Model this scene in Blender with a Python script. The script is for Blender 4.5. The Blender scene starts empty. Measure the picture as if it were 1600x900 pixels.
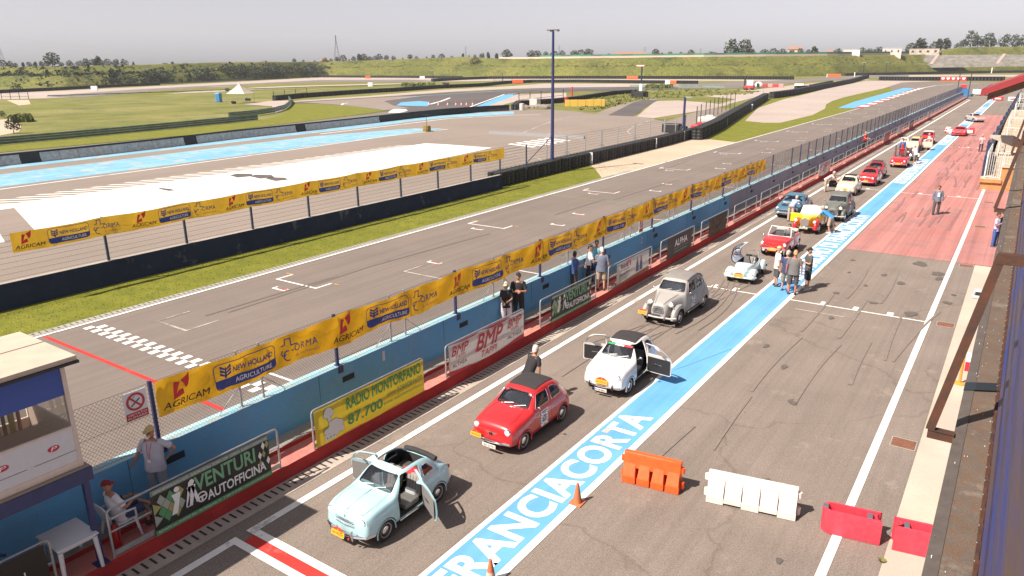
import bpy, bmesh, math, random
from math import radians, sin, cos, pi, sqrt, atan2, hypot
from mathutils import Vector, Matrix
random.seed(7)
S = bpy.context.scene
COL = S.collection
V = Vector
# ------------------------------------------------------------------ camera
CAM_H, CAM_YAW, CAM_PITCH, CAM_ROLL, CAM_F = 9.3, radians(34.639), radians(17.118), radians(-0.4737), 1144.6
_f = V((-sin(CAM_YAW)*cos(CAM_PITCH), cos(CAM_YAW)*cos(CAM_PITCH), -sin(CAM_PITCH)))
_r = _f.cross(V((0, 0, 1))).normalized()
_u = _r.cross(_f)
CR = _r*cos(CAM_ROLL) + _u*sin(CAM_ROLL)
CU = -_r*sin(CAM_ROLL) + _u*cos(CAM_ROLL)
CF = _f
cd = bpy.data.cameras.new('camera')
cam = bpy.data.objects.new('camera', cd); COL.objects.link(cam)
M3 = Matrix((CR, CU, -CF)).transposed().to_4x4(); M3.translation = V((0, 0, CAM_H))
cam.matrix_world = M3
cd.sensor_width = 36; cd.lens = 36*CAM_F/1600; cd.clip_start = 0.1; cd.clip_end = 6000
S.camera = cam
# ------------------------------------------------------------------ light
SUN_EL = radians(49.5); SH = V((0.39, 0.92)).normalized()      # shadows fall this way
w = bpy.data.worlds.new('World'); S.world = w; w.use_nodes = True
nt = w.node_tree; nt.nodes.clear()
sky = nt.nodes.new('ShaderNodeTexSky'); sky.sky_type = 'NISHITA'; sky.sun_disc = False
sky.sun_elevation = SUN_EL; sky.sun_rotation = atan2(-SH.x, -SH.y)
sky.altitude = 100; sky.air_density = 1.0; sky.dust_density = 1.0; sky.ozone_density = 1.0
hs = nt.nodes.new('ShaderNodeHueSaturation'); hs.inputs['Saturation'].default_value = 0.16; hs.inputs['Value'].default_value = 1.0
bg = nt.nodes.new('ShaderNodeBackground'); bg.inputs[1].default_value = 0.071
wo = nt.nodes.new('ShaderNodeOutputWorld')
nt.links.new(sky.outputs[0], hs.inputs['Color']); tn = nt.nodes.new('ShaderNodeMixRGB'); tn.blend_type = 'MULTIPLY'; tn.inputs[0].default_value = 1; tn.inputs[2].default_value = (1.0, .965, 1.03, 1); nt.links.new(hs.outputs[0], tn.inputs[1]); nt.links.new(tn.outputs[0], bg.inputs[0]); nt.links.new(bg.outputs[0], wo.inputs[0])
sd = bpy.data.lights.new('sun', 'SUN'); sd.energy = 5.0; sd.angle = radians(0.55); sd.color = (1.0, 0.90, 0.79)
sun = bpy.data.objects.new('sun', sd); COL.objects.link(sun)
ldir = V((SH.x*cos(SUN_EL), SH.y*cos(SUN_EL), -sin(SUN_EL)))
sun.rotation_euler = ldir.to_track_quat('-Z', 'Y').to_euler()
vs = S.view_settings
vs.view_transform = 'Standard'; vs.look = 'None'; vs.exposure = 0.88; vs.gamma = 1; vs.use_curve_mapping = False
# ------------------------------------------------------------------ helpers
def at(px, py, z=0.0):
 """photo pixel (1600 wide) -> world point on the level z"""
 d = CR*((px-800)/CAM_F) - CU*((py-450)/CAM_F) + CF
 t = (z-CAM_H)/d.z
 return V((d.x*t, d.y*t, z))
def atd(px, py, dist):
 """world point seen at a pixel, at a horizontal distance"""
 d = CR*((px-800)/CAM_F) - CU*((py-450)/CAM_F) + CF
 t = dist/hypot(d.x, d.y)
 return V((d.x*t, d.y*t, CAM_H + d.z*t))
def gdist(px, py):
 p = at(px, py); return hypot(p.x, p.y)
MATS = {}
def mat(name, col, rough=0.6, metal=0.0, var=0.0, scale=8.0, coat=0.0, bump=0.0, bscale=40.0, trans=0.0, spec=None, col2=None, st=None):
 if name in MATS: return MATS[name]
 m = bpy.data.materials.new(name); m.use_nodes = True; n = m.node_tree.nodes; l = m.node_tree.links
 b = n['Principled BSDF']; MATS[name] = m
 b.inputs['Base Color'].default_value = (*col, 1); b.inputs['Roughness'].default_value = rough; b.inputs['Metallic'].default_value = metal
 if spec is not None: b.inputs['Specular IOR Level'].default_value = spec
 if coat: b.inputs['Coat Weight'].default_value = coat; b.inputs['Coat Roughness'].default_value = 0.04
 tc = n.new('ShaderNodeTexCoord')
 if var or col2:
  no = n.new('ShaderNodeTexNoise'); no.inputs['Scale'].default_value = scale; no.inputs['Detail'].default_value = 6; no.inputs['Roughness'].default_value = 0.65
  if st:
   mp = n.new('ShaderNodeMapping'); mp.inputs['Scale'].default_value = st; l.new(tc.outputs['Object'], mp.inputs[0]); l.new(mp.outputs[0], no.inputs['Vector'])
  else: l.new(tc.outputs['Object'], no.inputs['Vector'])
  cr = n.new('ShaderNodeValToRGB'); cr.color_ramp.elements[0].position = 0.35; cr.color_ramp.elements[1].position = 0.65
  c2 = col2 if col2 else tuple(min(1, c*(1+var)) for c in col)
  c1 = col if col2 else tuple(c*(1-var) for c in col)
  cr.color_ramp.elements[0].color = (*c1, 1); cr.color_ramp.elements[1].color = (*c2, 1)
  l.new(no.outputs[0], cr.inputs[0]); l.new(cr.outputs[0], b.inputs['Base Color'])
 if bump:
  nb = n.new('ShaderNodeTexNoise'); nb.inputs['Scale'].default_value = bscale; nb.inputs['Detail'].default_value = 4
  l.new(tc.outputs['Object'], nb.inputs['Vector'])
  bp = n.new('ShaderNodeBump'); bp.inputs['Strength'].default_value = bump; bp.inputs['Distance'].default_value = 0.02
  l.new(nb.outputs[0], bp.inputs['Height']); l.new(bp.outputs[0], b.inputs['Normal'])
 if trans:   # cloth that lets light through
  tr = n.new('ShaderNodeBsdfTranslucent'); mx = n.new('ShaderNodeMixShader'); mx.inputs[0].default_value = trans
  if var or col2: l.new(cr.outputs[0], tr.inputs[0])
  else: tr.inputs[0].default_value = (*col, 1)
  l.new(b.outputs[0], mx.inputs[1]); l.new(tr.outputs[0], mx.inputs[2]); l.new(mx.outputs[0], n['Material Output'].inputs[0])
 return m
def glassmat(name, tint=(0.75, 0.8, 0.8), dark=0.35):
 if name in MATS: return MATS[name]
 m = bpy.data.materials.new(name); m.use_nodes = True; n = m.node_tree.nodes; l = m.node_tree.links; n.clear(); MATS[name] = m
 o = n.new('ShaderNodeOutputMaterial'); g = n.new('ShaderNodeBsdfGlossy'); g.inputs['Roughness'].default_value = 0.03; g.inputs[0].default_value = (0.95, 0.97, 1, 1)
 t = n.new('ShaderNodeBsdfTransparent'); t.inputs[0].default_value = (*[c*(1-dark) for c in tint], 1)
 f = n.new('ShaderNodeFresnel'); f.inputs[0].default_value = 1.5
 ma = n.new('ShaderNodeMath'); ma.operation = 'MULTIPLY_ADD'; ma.inputs[1].default_value = 1.3; ma.inputs[2].default_value = 0.03
 mx = n.new('ShaderNodeMixShader')
 l.new(f.outputs[0], ma.inputs[0]); l.new(ma.outputs[0], mx.inputs[0]); l.new(t.outputs[0], mx.inputs[1]); l.new(g.outputs[0], mx.inputs[2]); l.new(mx.outputs[0], o.inputs[0])
 return m
_txt = {}
def text_mesh(s, bold=0.0, res=3, spacing=1.0):
 bold = min(bold, 0 if 'M' in s else .034 if s[:4] == 'FRAN' else .022)
 k = (s, bold, res, spacing)
 if k in _txt: return _txt[k]
 c = bpy.data.curves.new('t', 'FONT'); c.body = s; c.size = 1; c.offset = bold; c.resolution_u = res; c.space_character = spacing
 c.dimensions = '2D'; c.fill_mode = 'BOTH'
 o = bpy.data.objects.new('t', c); COL.objects.link(o)
 dg = bpy.context.evaluated_depsgraph_get(); me = o.evaluated_get(dg).to_mesh()
 vs_ = [(v.co.x, v.co.y) for v in me.vertices]; fs = [tuple(p.vertices) for p in me.polygons]
 bpy.data.objects.remove(o); bpy.data.curves.remove(c)
 x0 = min(v[0] for v in vs_); x1 = max(v[0] for v in vs_); y0 = min(v[1] for v in vs_); y1 = max(v[1] for v in vs_)
 r = ([((x-x0)/(x1-x0), (y-y0)/(y1-y0)) for x, y in vs_], fs, (x1-x0)/(y1-y0))
 _txt[k] = r; return r
class MB:
 def __init__(s): s.v = []; s.f = []; s.m = []; s.mats = []
 def mi(s, m):
  if m not in s.mats: s.mats.append(m)
  return s.mats.index(m)
 def add(s, vs_, fs, m):
  o = len(s.v); s.v += [V(p) for p in vs_]; k = s.mi(m)
  for f in fs: s.f.append(tuple(i+o for i in f)); s.m.append(k)
  return s
 def quad(s, a, b, c, d, m): return s.add([a, b, c, d], [(0, 1, 2, 3)], m)
 def poly(s, pts, m): return s.add(pts, [tuple(range(len(pts)))], m)
 def box(s, x0, x1, y0, y1, z0, z1, m, M=None):
  p = [V((x, y, z)) for z in (z0, z1) for y in (y0, y1) for x in (x0, x1)]
  if M: p = [M @ q for q in p]
  return s.add(p, [(0, 2, 3, 1), (4, 5, 7, 6), (0, 1, 5, 4), (2, 6, 7, 3), (0, 4, 6, 2), (1, 3, 7, 5)], m)
 def rbox(s, x0, x1, y0, y1, z0, z1, m, b=0.02, M=None, seg=2):
  bm = bmesh.new(); bmesh.ops.create_cube(bm, size=1)
  for v in bm.verts: v.co = V(((x0+x1)/2+v.co.x*(x1-x0), (y0+y1)/2+v.co.y*(y1-y0), (z0+z1)/2+v.co.z*(z1-z0)))
  bmesh.ops.bevel(bm, geom=bm.edges[:], offset=b, segments=seg, affect='EDGES', profile=0.5)
  bm.verts.ensure_lookup_table(); bm.verts.index_update()
  p = [M @ v.co if M else v.co.copy() for v in bm.verts]; f = [tuple(v.index for v in q.verts) for q in bm.faces]; bm.free()
  return s.add(p, f, m)
 def tube(s, pts, r, m, n=6, closed=False, caps=True, rads=None):
  pts = [V(p) for p in pts]; L = len(pts); o = len(s.v); k = s.mi(m); prev = None
  for i, p in enumerate(pts):
   if closed: t = (pts[(i+1) % L]-pts[i-1])
   else: t = pts[min(i+1, L-1)]-pts[max(i-1, 0)]
   t = t.normalized() if t.length > 1e-9 else V((0, 0, 1))
   if prev is None:
    a = V((0, 0, 1)) if abs(t.z) < 0.9 else V((1, 0, 0)); prev = (a-t*a.dot(t)).normalized()
   else:
    q = prev-t*prev.dot(t); prev = q.normalized() if q.length > 1e-6 else prev
   b = t.cross(prev); rr = rads[i] if rads else r
   for j in range(n): a = 2*pi*j/n; s.v.append(p+prev*(cos(a)*rr)+b*(sin(a)*rr))
  for i in range(L if closed else L-1):
   for j in range(n):
    i2 = (i+1) % L; s.f.append((o+i*n+j, o+i*n+(j+1) % n, o+i2*n+(j+1) % n, o+i2*n+j)); s.m.append(k)
  if caps and not closed:
   s.f.append(tuple(o+j for j in range(n))[::-1]); s.m.append(k); s.f.append(tuple(o+(L-1)*n+j for j in range(n))); s.m.append(k)
  return s
 def lathe(s, prof, m, n=16, M=None, cap=True):   # prof: (r, z) along local z
  o = len(s.v); k = s.mi(m) if not isinstance(m, list) else None
  for r, z in prof:
   for j in range(n):
    p = V((r*cos(2*pi*j/n), r*sin(2*pi*j/n), z)); s.v.append(M @ p if M else p)
  for i in range(len(prof)-1):
   kk = s.mi(m[i]) if isinstance(m, list) else k
   for j in range(n): s.f.append((o+i*n+j, o+i*n+(j+1) % n, o+(i+1)*n+(j+1) % n, o+(i+1)*n+j)); s.m.append(kk)
  if cap:
   e = len(prof)-1
   s.f.append(tuple(o+j for j in range(n))[::-1]); s.m.append(s.mi(m[0]) if isinstance(m, list) else k)
   s.f.append(tuple(o+e*n+j for j in range(n))); s.m.append(s.mi(m[-1]) if isinstance(m, list) else k)
  return s
 def ell(s, c, r, m, n=10, M=None, k=8):
  prof = [(max(0.001, sin(pi*i/k)), -cos(pi*i/k)) for i in range(k+1)]
  T = Matrix.Translation(c) @ (M if M else Matrix()) @ Matrix.Diagonal((r[0], r[1], r[2], 1))
  return s.lathe(prof, m, n, T)
 def rings(s, R, m, close=True, cap=True):
  n = len(R[0]); o = len(s.v); k = s.mi(m)
  for r in R: s.v += [V(p) for p in r]
  for i in range(len(R)-1):
   for j in range(n if close else n-1): s.f.append((o+i*n+j, o+i*n+(j+1) % n, o+(i+1)*n+(j+1) % n, o+(i+1)*n+j)); s.m.append(k)
  if cap:
   s.f.append(tuple(o+j for j in range(n))[::-1]); s.m.append(k); s.f.append(tuple(o+(len(R)-1)*n+j for j in range(n))); s.m.append(k)
  return s
 def text(s, t, org, u, v, W, H, m, bold=0.0, fn=None, shear=0.0, res=3, spacing=1.0):
  vs_, fs, ar = text_mesh(t, bold, res, spacing)
  if W is None: W = H*ar
  org = V(org); u = V(u); v = V(v); P = [org+u*((x+shear*y)*W)+v*(y*H) for x, y in vs_]
  if fn: P = [fn(p) for p in P]
  s.add(P, fs, m)
  if bold > 0 and 'M' in t and not fn:      # thicken by slightly shifted prints
   for i, (a, c) in enumerate(((1, 0), (0, 1), (1, 1), (-1, 0), (0, -1))): s.add([p+(u*a+v*c)*(bold*1.0*H)+u.cross(v)*(.0006*(i+1)) for p in P], fs, m)
  elif bold > 0 and 'M' in t:
   for i, (a, c) in enumerate(((1, 0), (0, 1))): s.add([p+(u*a+v*c)*(bold*.7*H)+V((.0015*(i+1), 0, 0)) for p in P], fs, m)
  return s
 def build(s, name, parent=None, loc=None, smooth=False, angle=None, base=False, normals=False):
  me = bpy.data.meshes.new(name); off = V((0, 0, 0))
  if loc is not None: off = V(loc)
  elif base and parent is None:
   xs = [p.x for p in s.v]; ys = [p.y for p in s.v]; off = V(((min(xs)+max(xs))/2, (min(ys)+max(ys))/2, min(p.z for p in s.v)))
  me.from_pydata([p-off for p in s.v], [], s.f); me.polygons.foreach_set('material_index', s.m)
  for m in s.mats: me.materials.append(m)
  if normals or smooth:
   bm = bmesh.new(); bm.from_mesh(me)
   if normals: bmesh.ops.recalc_face_normals(bm, faces=bm.faces)
   bm.to_mesh(me); bm.free()
  if smooth:
   me.polygons.foreach_set('use_smooth', [True]*len(me.polygons))
   me.set_sharp_from_angle(angle=radians(angle if angle else 40))
  me.update()
  o = bpy.data.objects.new(name, me); COL.objects.link(o); o.location = off
  if parent: o.parent = parent
  return o
def tag(o, label=None, cat=None, group=None, kind=None):
 if label: o['label'] = label
 if cat: o['category'] = cat
 if group: o['group'] = group
 if kind: o['kind'] = kind
 return o
def thing(name, label, cat, loc=(0, 0, 0), rz=0, group=None):
 o = bpy.data.objects.new(name, None); COL.objects.link(o); o.empty_display_size = 0.3
 o.location = loc; o.rotation_euler = (0, 0, rz); return tag(o, label, cat, group)
def dup(root, loc=None, rz=None, label=None, scale=None):
 r = root.copy(); COL.objects.link(r)
 if loc is not None: r.location = loc
 if rz is not None: r.rotation_euler = (0, 0, rz)
 if scale is not None: r.scale = scale
 if label: r['label'] = label
 for ch in list(root.children):
  c = ch.copy(); COL.objects.link(c); c.parent = r
  for g in list(ch.children):
   d = g.copy(); COL.objects.link(d); d.parent = c
 return r
def struct(o): o['kind'] = 'structure'; return o
# ------------------------------------------------------------------ ground materials
def ground_mat(name, c1, c2, c3=None, big=0.08, mid=1.5, speck=0.25, streak=0.0, rough=0.9, patch=0.0, patchcol=None, bump=0.15, grain=90.0, crack=0.0):
 m = bpy.data.materials.new(name); m.use_nodes = True; n = m.node_tree.nodes; l = m.node_tree.links; MATS[name] = m
 b = n['Principled BSDF']; b.inputs['Roughness'].default_value = rough; b.inputs['Specular IOR Level'].default_value = 0.25
 tc = n.new('ShaderNodeTexCoord')
 def noise(sc, det=6, ro=0.6, vec=None, st=None):
  t = n.new('ShaderNodeTexNoise'); t.inputs['Scale'].default_value = sc; t.inputs['Detail'].default_value = det; t.inputs['Roughness'].default_value = ro
  if st:
   mp = n.new('ShaderNodeMapping'); mp.inputs['Scale'].default_value = st; l.new(tc.outputs['Object'], mp.inputs[0]); l.new(mp.outputs[0], t.inputs['Vector'])
  else: l.new(tc.outputs['Object'], t.inputs['Vector'])
  return t.outputs[0]
 def ramp(x, a, b_, c_a, c_b):
  r = n.new('ShaderNodeValToRGB'); r.color_ramp.elements[0].position = a; r.color_ramp.elements[1].position = b_
  r.color_ramp.elements[0].color = (*c_a, 1); r.color_ramp.elements[1].color = (*c_b, 1); l.new(x, r.inputs[0]); return r.outputs[0]
 def mix(mode, fac, a, b_):
  x = n.new('ShaderNodeMixRGB'); x.blend_type = mode
  if isinstance(fac, float): x.inputs[0].default_value = fac
  else: l.new(fac, x.inputs[0])
  l.new(a, x.inputs[1]); l.new(b_, x.inputs[2]); return x.outputs[0]
 col = ramp(noise(big), 0.35, 0.65, c1, c2)
 if c3: col = mix('MIX', ramp(noise(mid, 8, 0.7), 0.45, 0.68, (0, 0, 0), (1, 1, 1)), col, ramp(noise(mid*3), 0.3, 0.7, c3, tuple(c*0.8 for c in c3)))
 g = 1-speck
 col = mix('MULTIPLY', 1.0, col, ramp(noise(grain, 2, 0.8), 0.3, 0.72, (g, g, g), (1+speck,)*3))
 if streak:
  sx = ramp(noise(1.0, 5, 0.6, st=(1.7, 0.035, 1)), 0.42, 0.66, (1, 1, 1), (1-streak,)*3)
  col = mix('MULTIPLY', 1.0, col, sx); s2 = streak*.8
  col = mix('MULTIPLY', 1.0, col, ramp(noise(1.0, 3, 0.5, st=(6.5, 0.05, 1)), 0.46, 0.62, (1, 1, 1), (1-s2,)*3))
 if patch:
  pm = ramp(noise(0.55, 7, 0.75), 0.60-patch*0.25, 0.66-patch*0.2, (0, 0, 0), (1, 1, 1))
  x = n.new('ShaderNodeRGB'); x.outputs[0].default_value = (*patchcol, 1); col = mix('MIX', pm, col, x.outputs[0])
 if crack:      # thin wandering cracks
  nv = n.new('ShaderNodeTexNoise'); nv.inputs['Scale'].default_value = 0.6; nv.inputs['Detail'].default_value = 5; l.new(tc.outputs['Object'], nv.inputs['Vector'])
  va = n.new('ShaderNodeMixRGB'); va.blend_type = 'LINEAR_LIGHT'; va.inputs[0].default_value = 0.9; l.new(tc.outputs['Object'], va.inputs[1]); l.new(nv.outputs['Color'], va.inputs[2])
  vo = n.new('ShaderNodeTexVoronoi'); vo.feature = 'DISTANCE_TO_EDGE'; vo.inputs['Scale'].default_value = crack; l.new(va.outputs[0], vo.inputs['Vector'])
  col = mix('MULTIPLY', 1.0, col, mix('MIX', ramp(noise(0.13, 3), 0.47, 0.56, (0, 0, 0), (1, 1, 1)), ramp(vo.outputs['Distance'], 0.002, 0.007, (.82, .80, .79), (1, 1, 1)), ramp(vo.outputs['Distance'], 0.0, 1.0, (1, 1, 1), (1, 1, 1))))
 l.new(col, b.inputs['Base Color'])
 bp = n.new('ShaderNodeBump'); bp.inputs['Strength'].default_value = bump; bp.inputs['Distance'].default_value = 0.02
 l.new(noise(grain*0.7, 3), bp.inputs['Height']); l.new(bp.outputs[0], b.inputs['Normal'])
 return m
ASPH = (0.190, 0.156, 0.134); ASPH2 = (0.224, 0.184, 0.157)
g_asph = ground_mat('pit_asphalt', ASPH, ASPH2, big=0.35, speck=0.36, streak=0.09, grain=34, crack=0.14, patch=0.02, patchcol=(0.235, 0.195, 0.165))
g_track = ground_mat('track_asphalt', (0.168, 0.139, 0.122), (0.192, 0.158, 0.138), big=0.2, speck=0.25, streak=0.10, grain=30)
g_pad = ground_mat('paddock_asphalt', (0.215, 0.178, 0.152), (0.25, 0.205, 0.175), big=0.06, speck=0.12, streak=0.08, grain=20)
g_dark = ground_mat('dark_asphalt', (0.085, 0.075, 0.075), (0.11, 0.098, 0.095), big=0.05, speck=0.12, streak=0.1, grain=12)
g_road = ground_mat('service_asphalt', (0.15, 0.13, 0.118), (0.19, 0.165, 0.15), big=0.05, speck=0.12, grain=12)
g_red = ground_mat('faded_red_paint', (0.40, 0.165, 0.15), (0.46, 0.21, 0.19), (0.35, 0.18, 0.17), big=0.25, mid=0.5, speck=0.14, streak=0.18, grain=30)
g_conc = ground_mat('light_concrete', (0.40, 0.335, 0.275), (0.47, 0.40, 0.33), big=0.4, speck=0.10, grain=40)
g_gravel = ground_mat('gravel_trap', (0.34, 0.28, 0.25), (0.39, 0.325, 0.29), big=0.06, speck=0.22, grain=4)
g_sand = ground_mat('sand_ground', (0.40, 0.32, 0.235), (0.46, 0.375, 0.28), big=0.15, speck=0.15, grain=8)
g_lawn = ground_mat('mown_grass', (0.135, 0.142, 0.014), (0.175, 0.175, 0.020), (0.115, 0.130, 0.014), big=0.35, mid=1.2, speck=0.30, grain=22, bump=0.6)
g_mead = ground_mat('meadow', (0.135, 0.145, 0.026), (0.215, 0.19, 0.065), (0.09, 0.112, 0.022), big=0.05, mid=0.11, speck=0.25, grain=2.6, bump=0.6)
g_berm = ground_mat('berm_grass', (0.100, 0.112, 0.020), (0.165, 0.152, 0.036), (0.055, 0.072, 0.018), big=0.035, mid=0.07, speck=0.45, grain=0.7, bump=0.6)
p_white = ground_mat('white_road_paint', (0.80, 0.77, 0.73), (0.70, 0.67, 0.63), big=1.2, speck=0.08, grain=50, patch=0.08, patchcol=(0.42, 0.38, 0.35))
p_wash = ground_mat('washed_white_paint', (0.78, 0.74, 0.69), (0.66, 0.62, 0.57), (0.72, 0.64, 0.54), big=0.10, mid=0.25, speck=0.06, streak=0.07, grain=10, patch=0.10, patchcol=(0.50, 0.45, 0.40))
p_worn = ground_mat('worn_white_paint', (0.45, 0.41, 0.37), (0.36, 0.325, 0.30), big=0.8, speck=0.15, grain=30, patch=0.5, patchcol=(0.2, 0.17, 0.155))
p_blue = ground_mat('blue_road_paint', (0.11, 0.32, 0.60), (0.14, 0.36, 0.65), big=0.5, speck=0.08, streak=0.10, grain=50)
p_lblue = ground_mat('faded_blue_paint', (0.16, 0.37, 0.51), (0.24, 0.45, 0.57), (0.18, 0.36, 0.48), big=0.15, mid=0.5, speck=0.12, streak=0.15, grain=8, patch=0.30, patchcol=(0.36, 0.36, 0.34))
p_red = ground_mat('red_road_paint', (0.55, 0.035, 0.03), (0.48, 0.04, 0.035), big=1.0, speck=0.15, grain=40, patch=0.15, patchcol=(0.30, 0.10, 0.09))
m_stain = mat('oil_stain', (0.10, 0.085, 0.075), 0.8, var=0.2)
# common materials
chrome = mat('chrome', (0.75, 0.75, 0.76), 0.12, 1.0)
steel = mat('galvanised_steel', (0.42, 0.42, 0.43), 0.42, 0.6, var=0.12, scale=6)
rubber = mat('tyre_rubber', (0.022, 0.022, 0.024), 0.85, var=0.3, scale=9)
black = mat('black_plastic', (0.02, 0.02, 0.022), 0.5)
inner = mat('dark_interior', (0.03, 0.028, 0.028), 0.8)
glass = glassmat('car_glass', (.8, .84, .84), .12)
lens = mat('lamp_glass', (0.85, 0.86, 0.88), 0.08, 0.3, coat=0.8)
white = mat('white_print', (0.8, 0.8, 0.8), 0.5)
navy = mat('navy_post_paint', (0.025, 0.032, 0.11), 0.45, var=0.15)
# ================================================================== THE GROUND
def sheet(name, pts, m, z):
 pts = [V((p[0], p[1], z)) for p in pts]
 b = MB(); b.poly(pts, m); o = b.build(name); 
 bm = bmesh.new(); bm.from_mesh(o.data); bmesh.ops.triangulate(bm, faces=bm.faces)
 for f in bm.faces:
  if f.normal.z < 0: f.normal_flip()
 bm.to_mesh(o.data); bm.free()
 return struct(o)
def rect(name, x0, x1, y0, y1, m, z): return sheet(name, [(x0, y0), (x1, y0), (x1, y1), (x0, y1)], m, z)
def pxs(*a): return [at(a[i], a[i+1]) for i in range(0, len(a), 2)]
Z1, Z2, Z3, Z4, Z5 = 0.02, 0.03, 0.038, 0.044, 0.05
m_sk2 = mat('faint_rubber', (.180, .148, .127), .9, var=.12, scale=4)
rect('ground', -1500, 500, -60, 1600, g_mead, -0.03)
HZ = mat('haze_air', (1, 1, 1)); HZ.node_tree.nodes.clear(); hn = HZ.node_tree.nodes.new('ShaderNodeVolumePrincipled'); hn.inputs['Color'].default_value = (0.90, 0.93, 1.0, 1); hn.inputs['Density'].default_value = 0.00017; hn.inputs['Anisotropy'].default_value = 0.2
HZ.node_tree.links.new(hn.outputs[0], HZ.node_tree.nodes.new('ShaderNodeOutputMaterial').inputs['Volume'])
hb_ = MB(); hb_.box(-1510, 510, -70, 1610, -4, 75, HZ); hz = hb_.build('haze'); hz['kind'] = 'stuff'; tag(hz, 'thin pale summer haze in the air over the whole circuit', 'haze')
# race track + pit lane
track_pts = [(-28.3, -40), (-14.0, -40), (-14.0, 236)] + pxs(1520,139, 1560,137, 1640,137, 1640,127.5, 1480,127.5, 1409,129, 1381,138, 1319,152) + [(-28.3, 190), (-28.3, 60)]
sheet('race_track', track_pts, g_track, 0.0)
rect('pit_lane', -14.0, 3.0, -12, 330, g_asph, 0.004)
rect('red_painted_apron', -6.65, 1.5, 39.85, 153, g_red, 0.010)
rect('concrete_pavement', -0.94, 1.5, -12, 39.7, g_conc, 0.010)
# strip between kerb and lane: drain channel
m_grate = ground_mat('drain_concrete', (0.34, 0.29, 0.25), (0.42, 0.36, 0.31), big=1.5, speck=0.15, grain=40)
rect('drain_channel', -12.93, -12.42, -12, 215, m_grate, 0.012)
sl = MB(); slot = mat('drain_slot', (0.03, 0.026, 0.024), 0.9)
for i in range(800):
 y = 2.0+i*0.18
 if y > 128: break
 sl.quad((-12.86, y, 0.017), (-12.60, y, 0.017), (-12.60, y+0.05, 0.017), (-12.86, y+0.05, 0.017), slot)
struct(sl.build('drain_slots'))
# painted lines and bands
ln = MB()
def line(b, x0, x1, y0, y1, m, z=0.016): b.quad((x0, y0, z), (x1, y0, z), (x1, y1, z), (x0, y1, z), m)
line(ln, -12.05, -11.86, -12, 7.2, p_white); line(ln, -12.05, -11.86, 7.78, 208, p_white)
line(ln, -8.13, -8.01, -12, 214, p_white); line(ln, -6.93, -6.76, -12, 214, p_white)
line(ln, -1.93, -1.75, -12, 66, p_white)
for (x0, x1, y) in ((-11.86, -8.14, 29.56), (-6.75, -1.94, 29.60), (-11.86, -8.14, 60.0), (-6.75, -1.94, 59.7), (-6.75, -3.0, 94.7)):
 line(ln, x0, x1, y, y+0.09, p_white)
 n = 3
 for k in range(1, n+1):
  xx = x0+(x1-x0)*k/(n+1)-0.1; line(ln, xx, xx+0.22, y+0.11, y+0.5, p_white, 0.017)
line(ln, -6.3, -4.0, 28.55, 28.62, p_worn); line(ln, -11.4, -9.6, 28.6, 28.66, p_worn)
line(ln, -28.12, -27.97, -30, 178, p_white)
struct(ln.build('white_lane_lines'))
bl = MB(); line(bl, -8.01, -6.93, -12, 214, p_blue, 0.015); struct(bl.build('blue_lane_band'))
# white-red-white box across the lane
bx = MB()
line(bx, -12.05, -8.14, 7.19, 7.36, p_white, 0.020); line(bx, -12.05, -8.14, 7.62, 7.80, p_white, 0.020)
line(bx, -11.80, -8.14, 7.37, 7.61, p_red, 0.021)
struct(bx.build('pit_exit_line'))
# lettering on the blue band
tx = MB()
def lane_text(s, y0, y1):
 # reads along +Y, letter tops towards -X
 tx.text(s, (-7.08, y0, 0.020), (0, 1, 0), (-1, 0, 0), y1-y0, 0.84, p_white, bold=0.035, res=4, spacing=1.05)
lane_text('AUTODROMO DI', -0.2+0, 7.95)
lane_text('FRANCIACORTA', 8.5, 17.0)
for k in range(1, 7): lane_text('AUTODROMO DI FRANCIACORTA', 32.1*k, 32.1*k+17.3)
struct(tx.build('painted_lane_lettering'))
# track side: start line, chequered line, grid boxes
tk = MB()
line(tk, -27.9, -14.4, 10.70, 10.85, p_red, 0.012)
def cheq():
 n = 0; x = -27.6
 sx = 0.27
 while x < -14.5:
  for r in range(2):
   if (n+r) % 2 == 0:
    line(tk, x, x+sx, 11.95+r*0.34, 11.95+(r+1)*0.34, p_white, 0.012)
  n += 1; x += sx
cheq()
def gridbox(x0, x1, y, m=p_white, leg=0.95):
 line(tk, x0, x1, y, y+0.10, m, 0.012); line(tk, x0, x0+0.10, y+0.1, y+leg, m, 0.012); line(tk, x1-0.1, x1, y+0.1, y+leg, m, 0.012)
for k in range(13):
 y = 20.1+14.15*k
 gridbox(-26.9, -24.2, y); gridbox(-18.9, -16.2, y-7.0)
 if k: gridbox(-22.6, -21.7, y+2.5, p_white, 0.35)
 gridbox(-25.9, -25.1, y-1.0, p_white, 0.3); gridbox(-23.1, -22.3, y-8.0+14, p_white, 0.3)
gridbox(-26.1, -24.1, 13.9, p_worn, 1.4); gridbox(-22.9, -20.6, 24.2, p_worn, 1.6)
for k in range(7):
 line(tk, -25.5, -25.1, 19.25+14.15*k, 19.33+14.15*k, p_red, 0.014); line(tk, -22.8, -22.4, 26.2+14.15*k, 26.3+14.15*k, p_red, 0.014)
m_yl = mat('worn_yellow_paint', (0.45, 0.24, 0.05), 0.8, var=0.3, scale=20)
for k in range(4): line(tk, -27.3, -26.95, 21.0+14.15*k, 21.1+14.15*k, m_yl, 0.012); line(tk, -24.1, -23.8, 21.0+14.15*k, 21.1+14.15*k, m_yl, 0.012)
m_gl = mat('thin_green_line', (0.22, 0.38, 0.08), 0.8)
line(tk, -27.9, -14.4, 45.3, 45.36, m_gl, 0.012)
struct(tk.build('start_grid_markings'))
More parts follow.
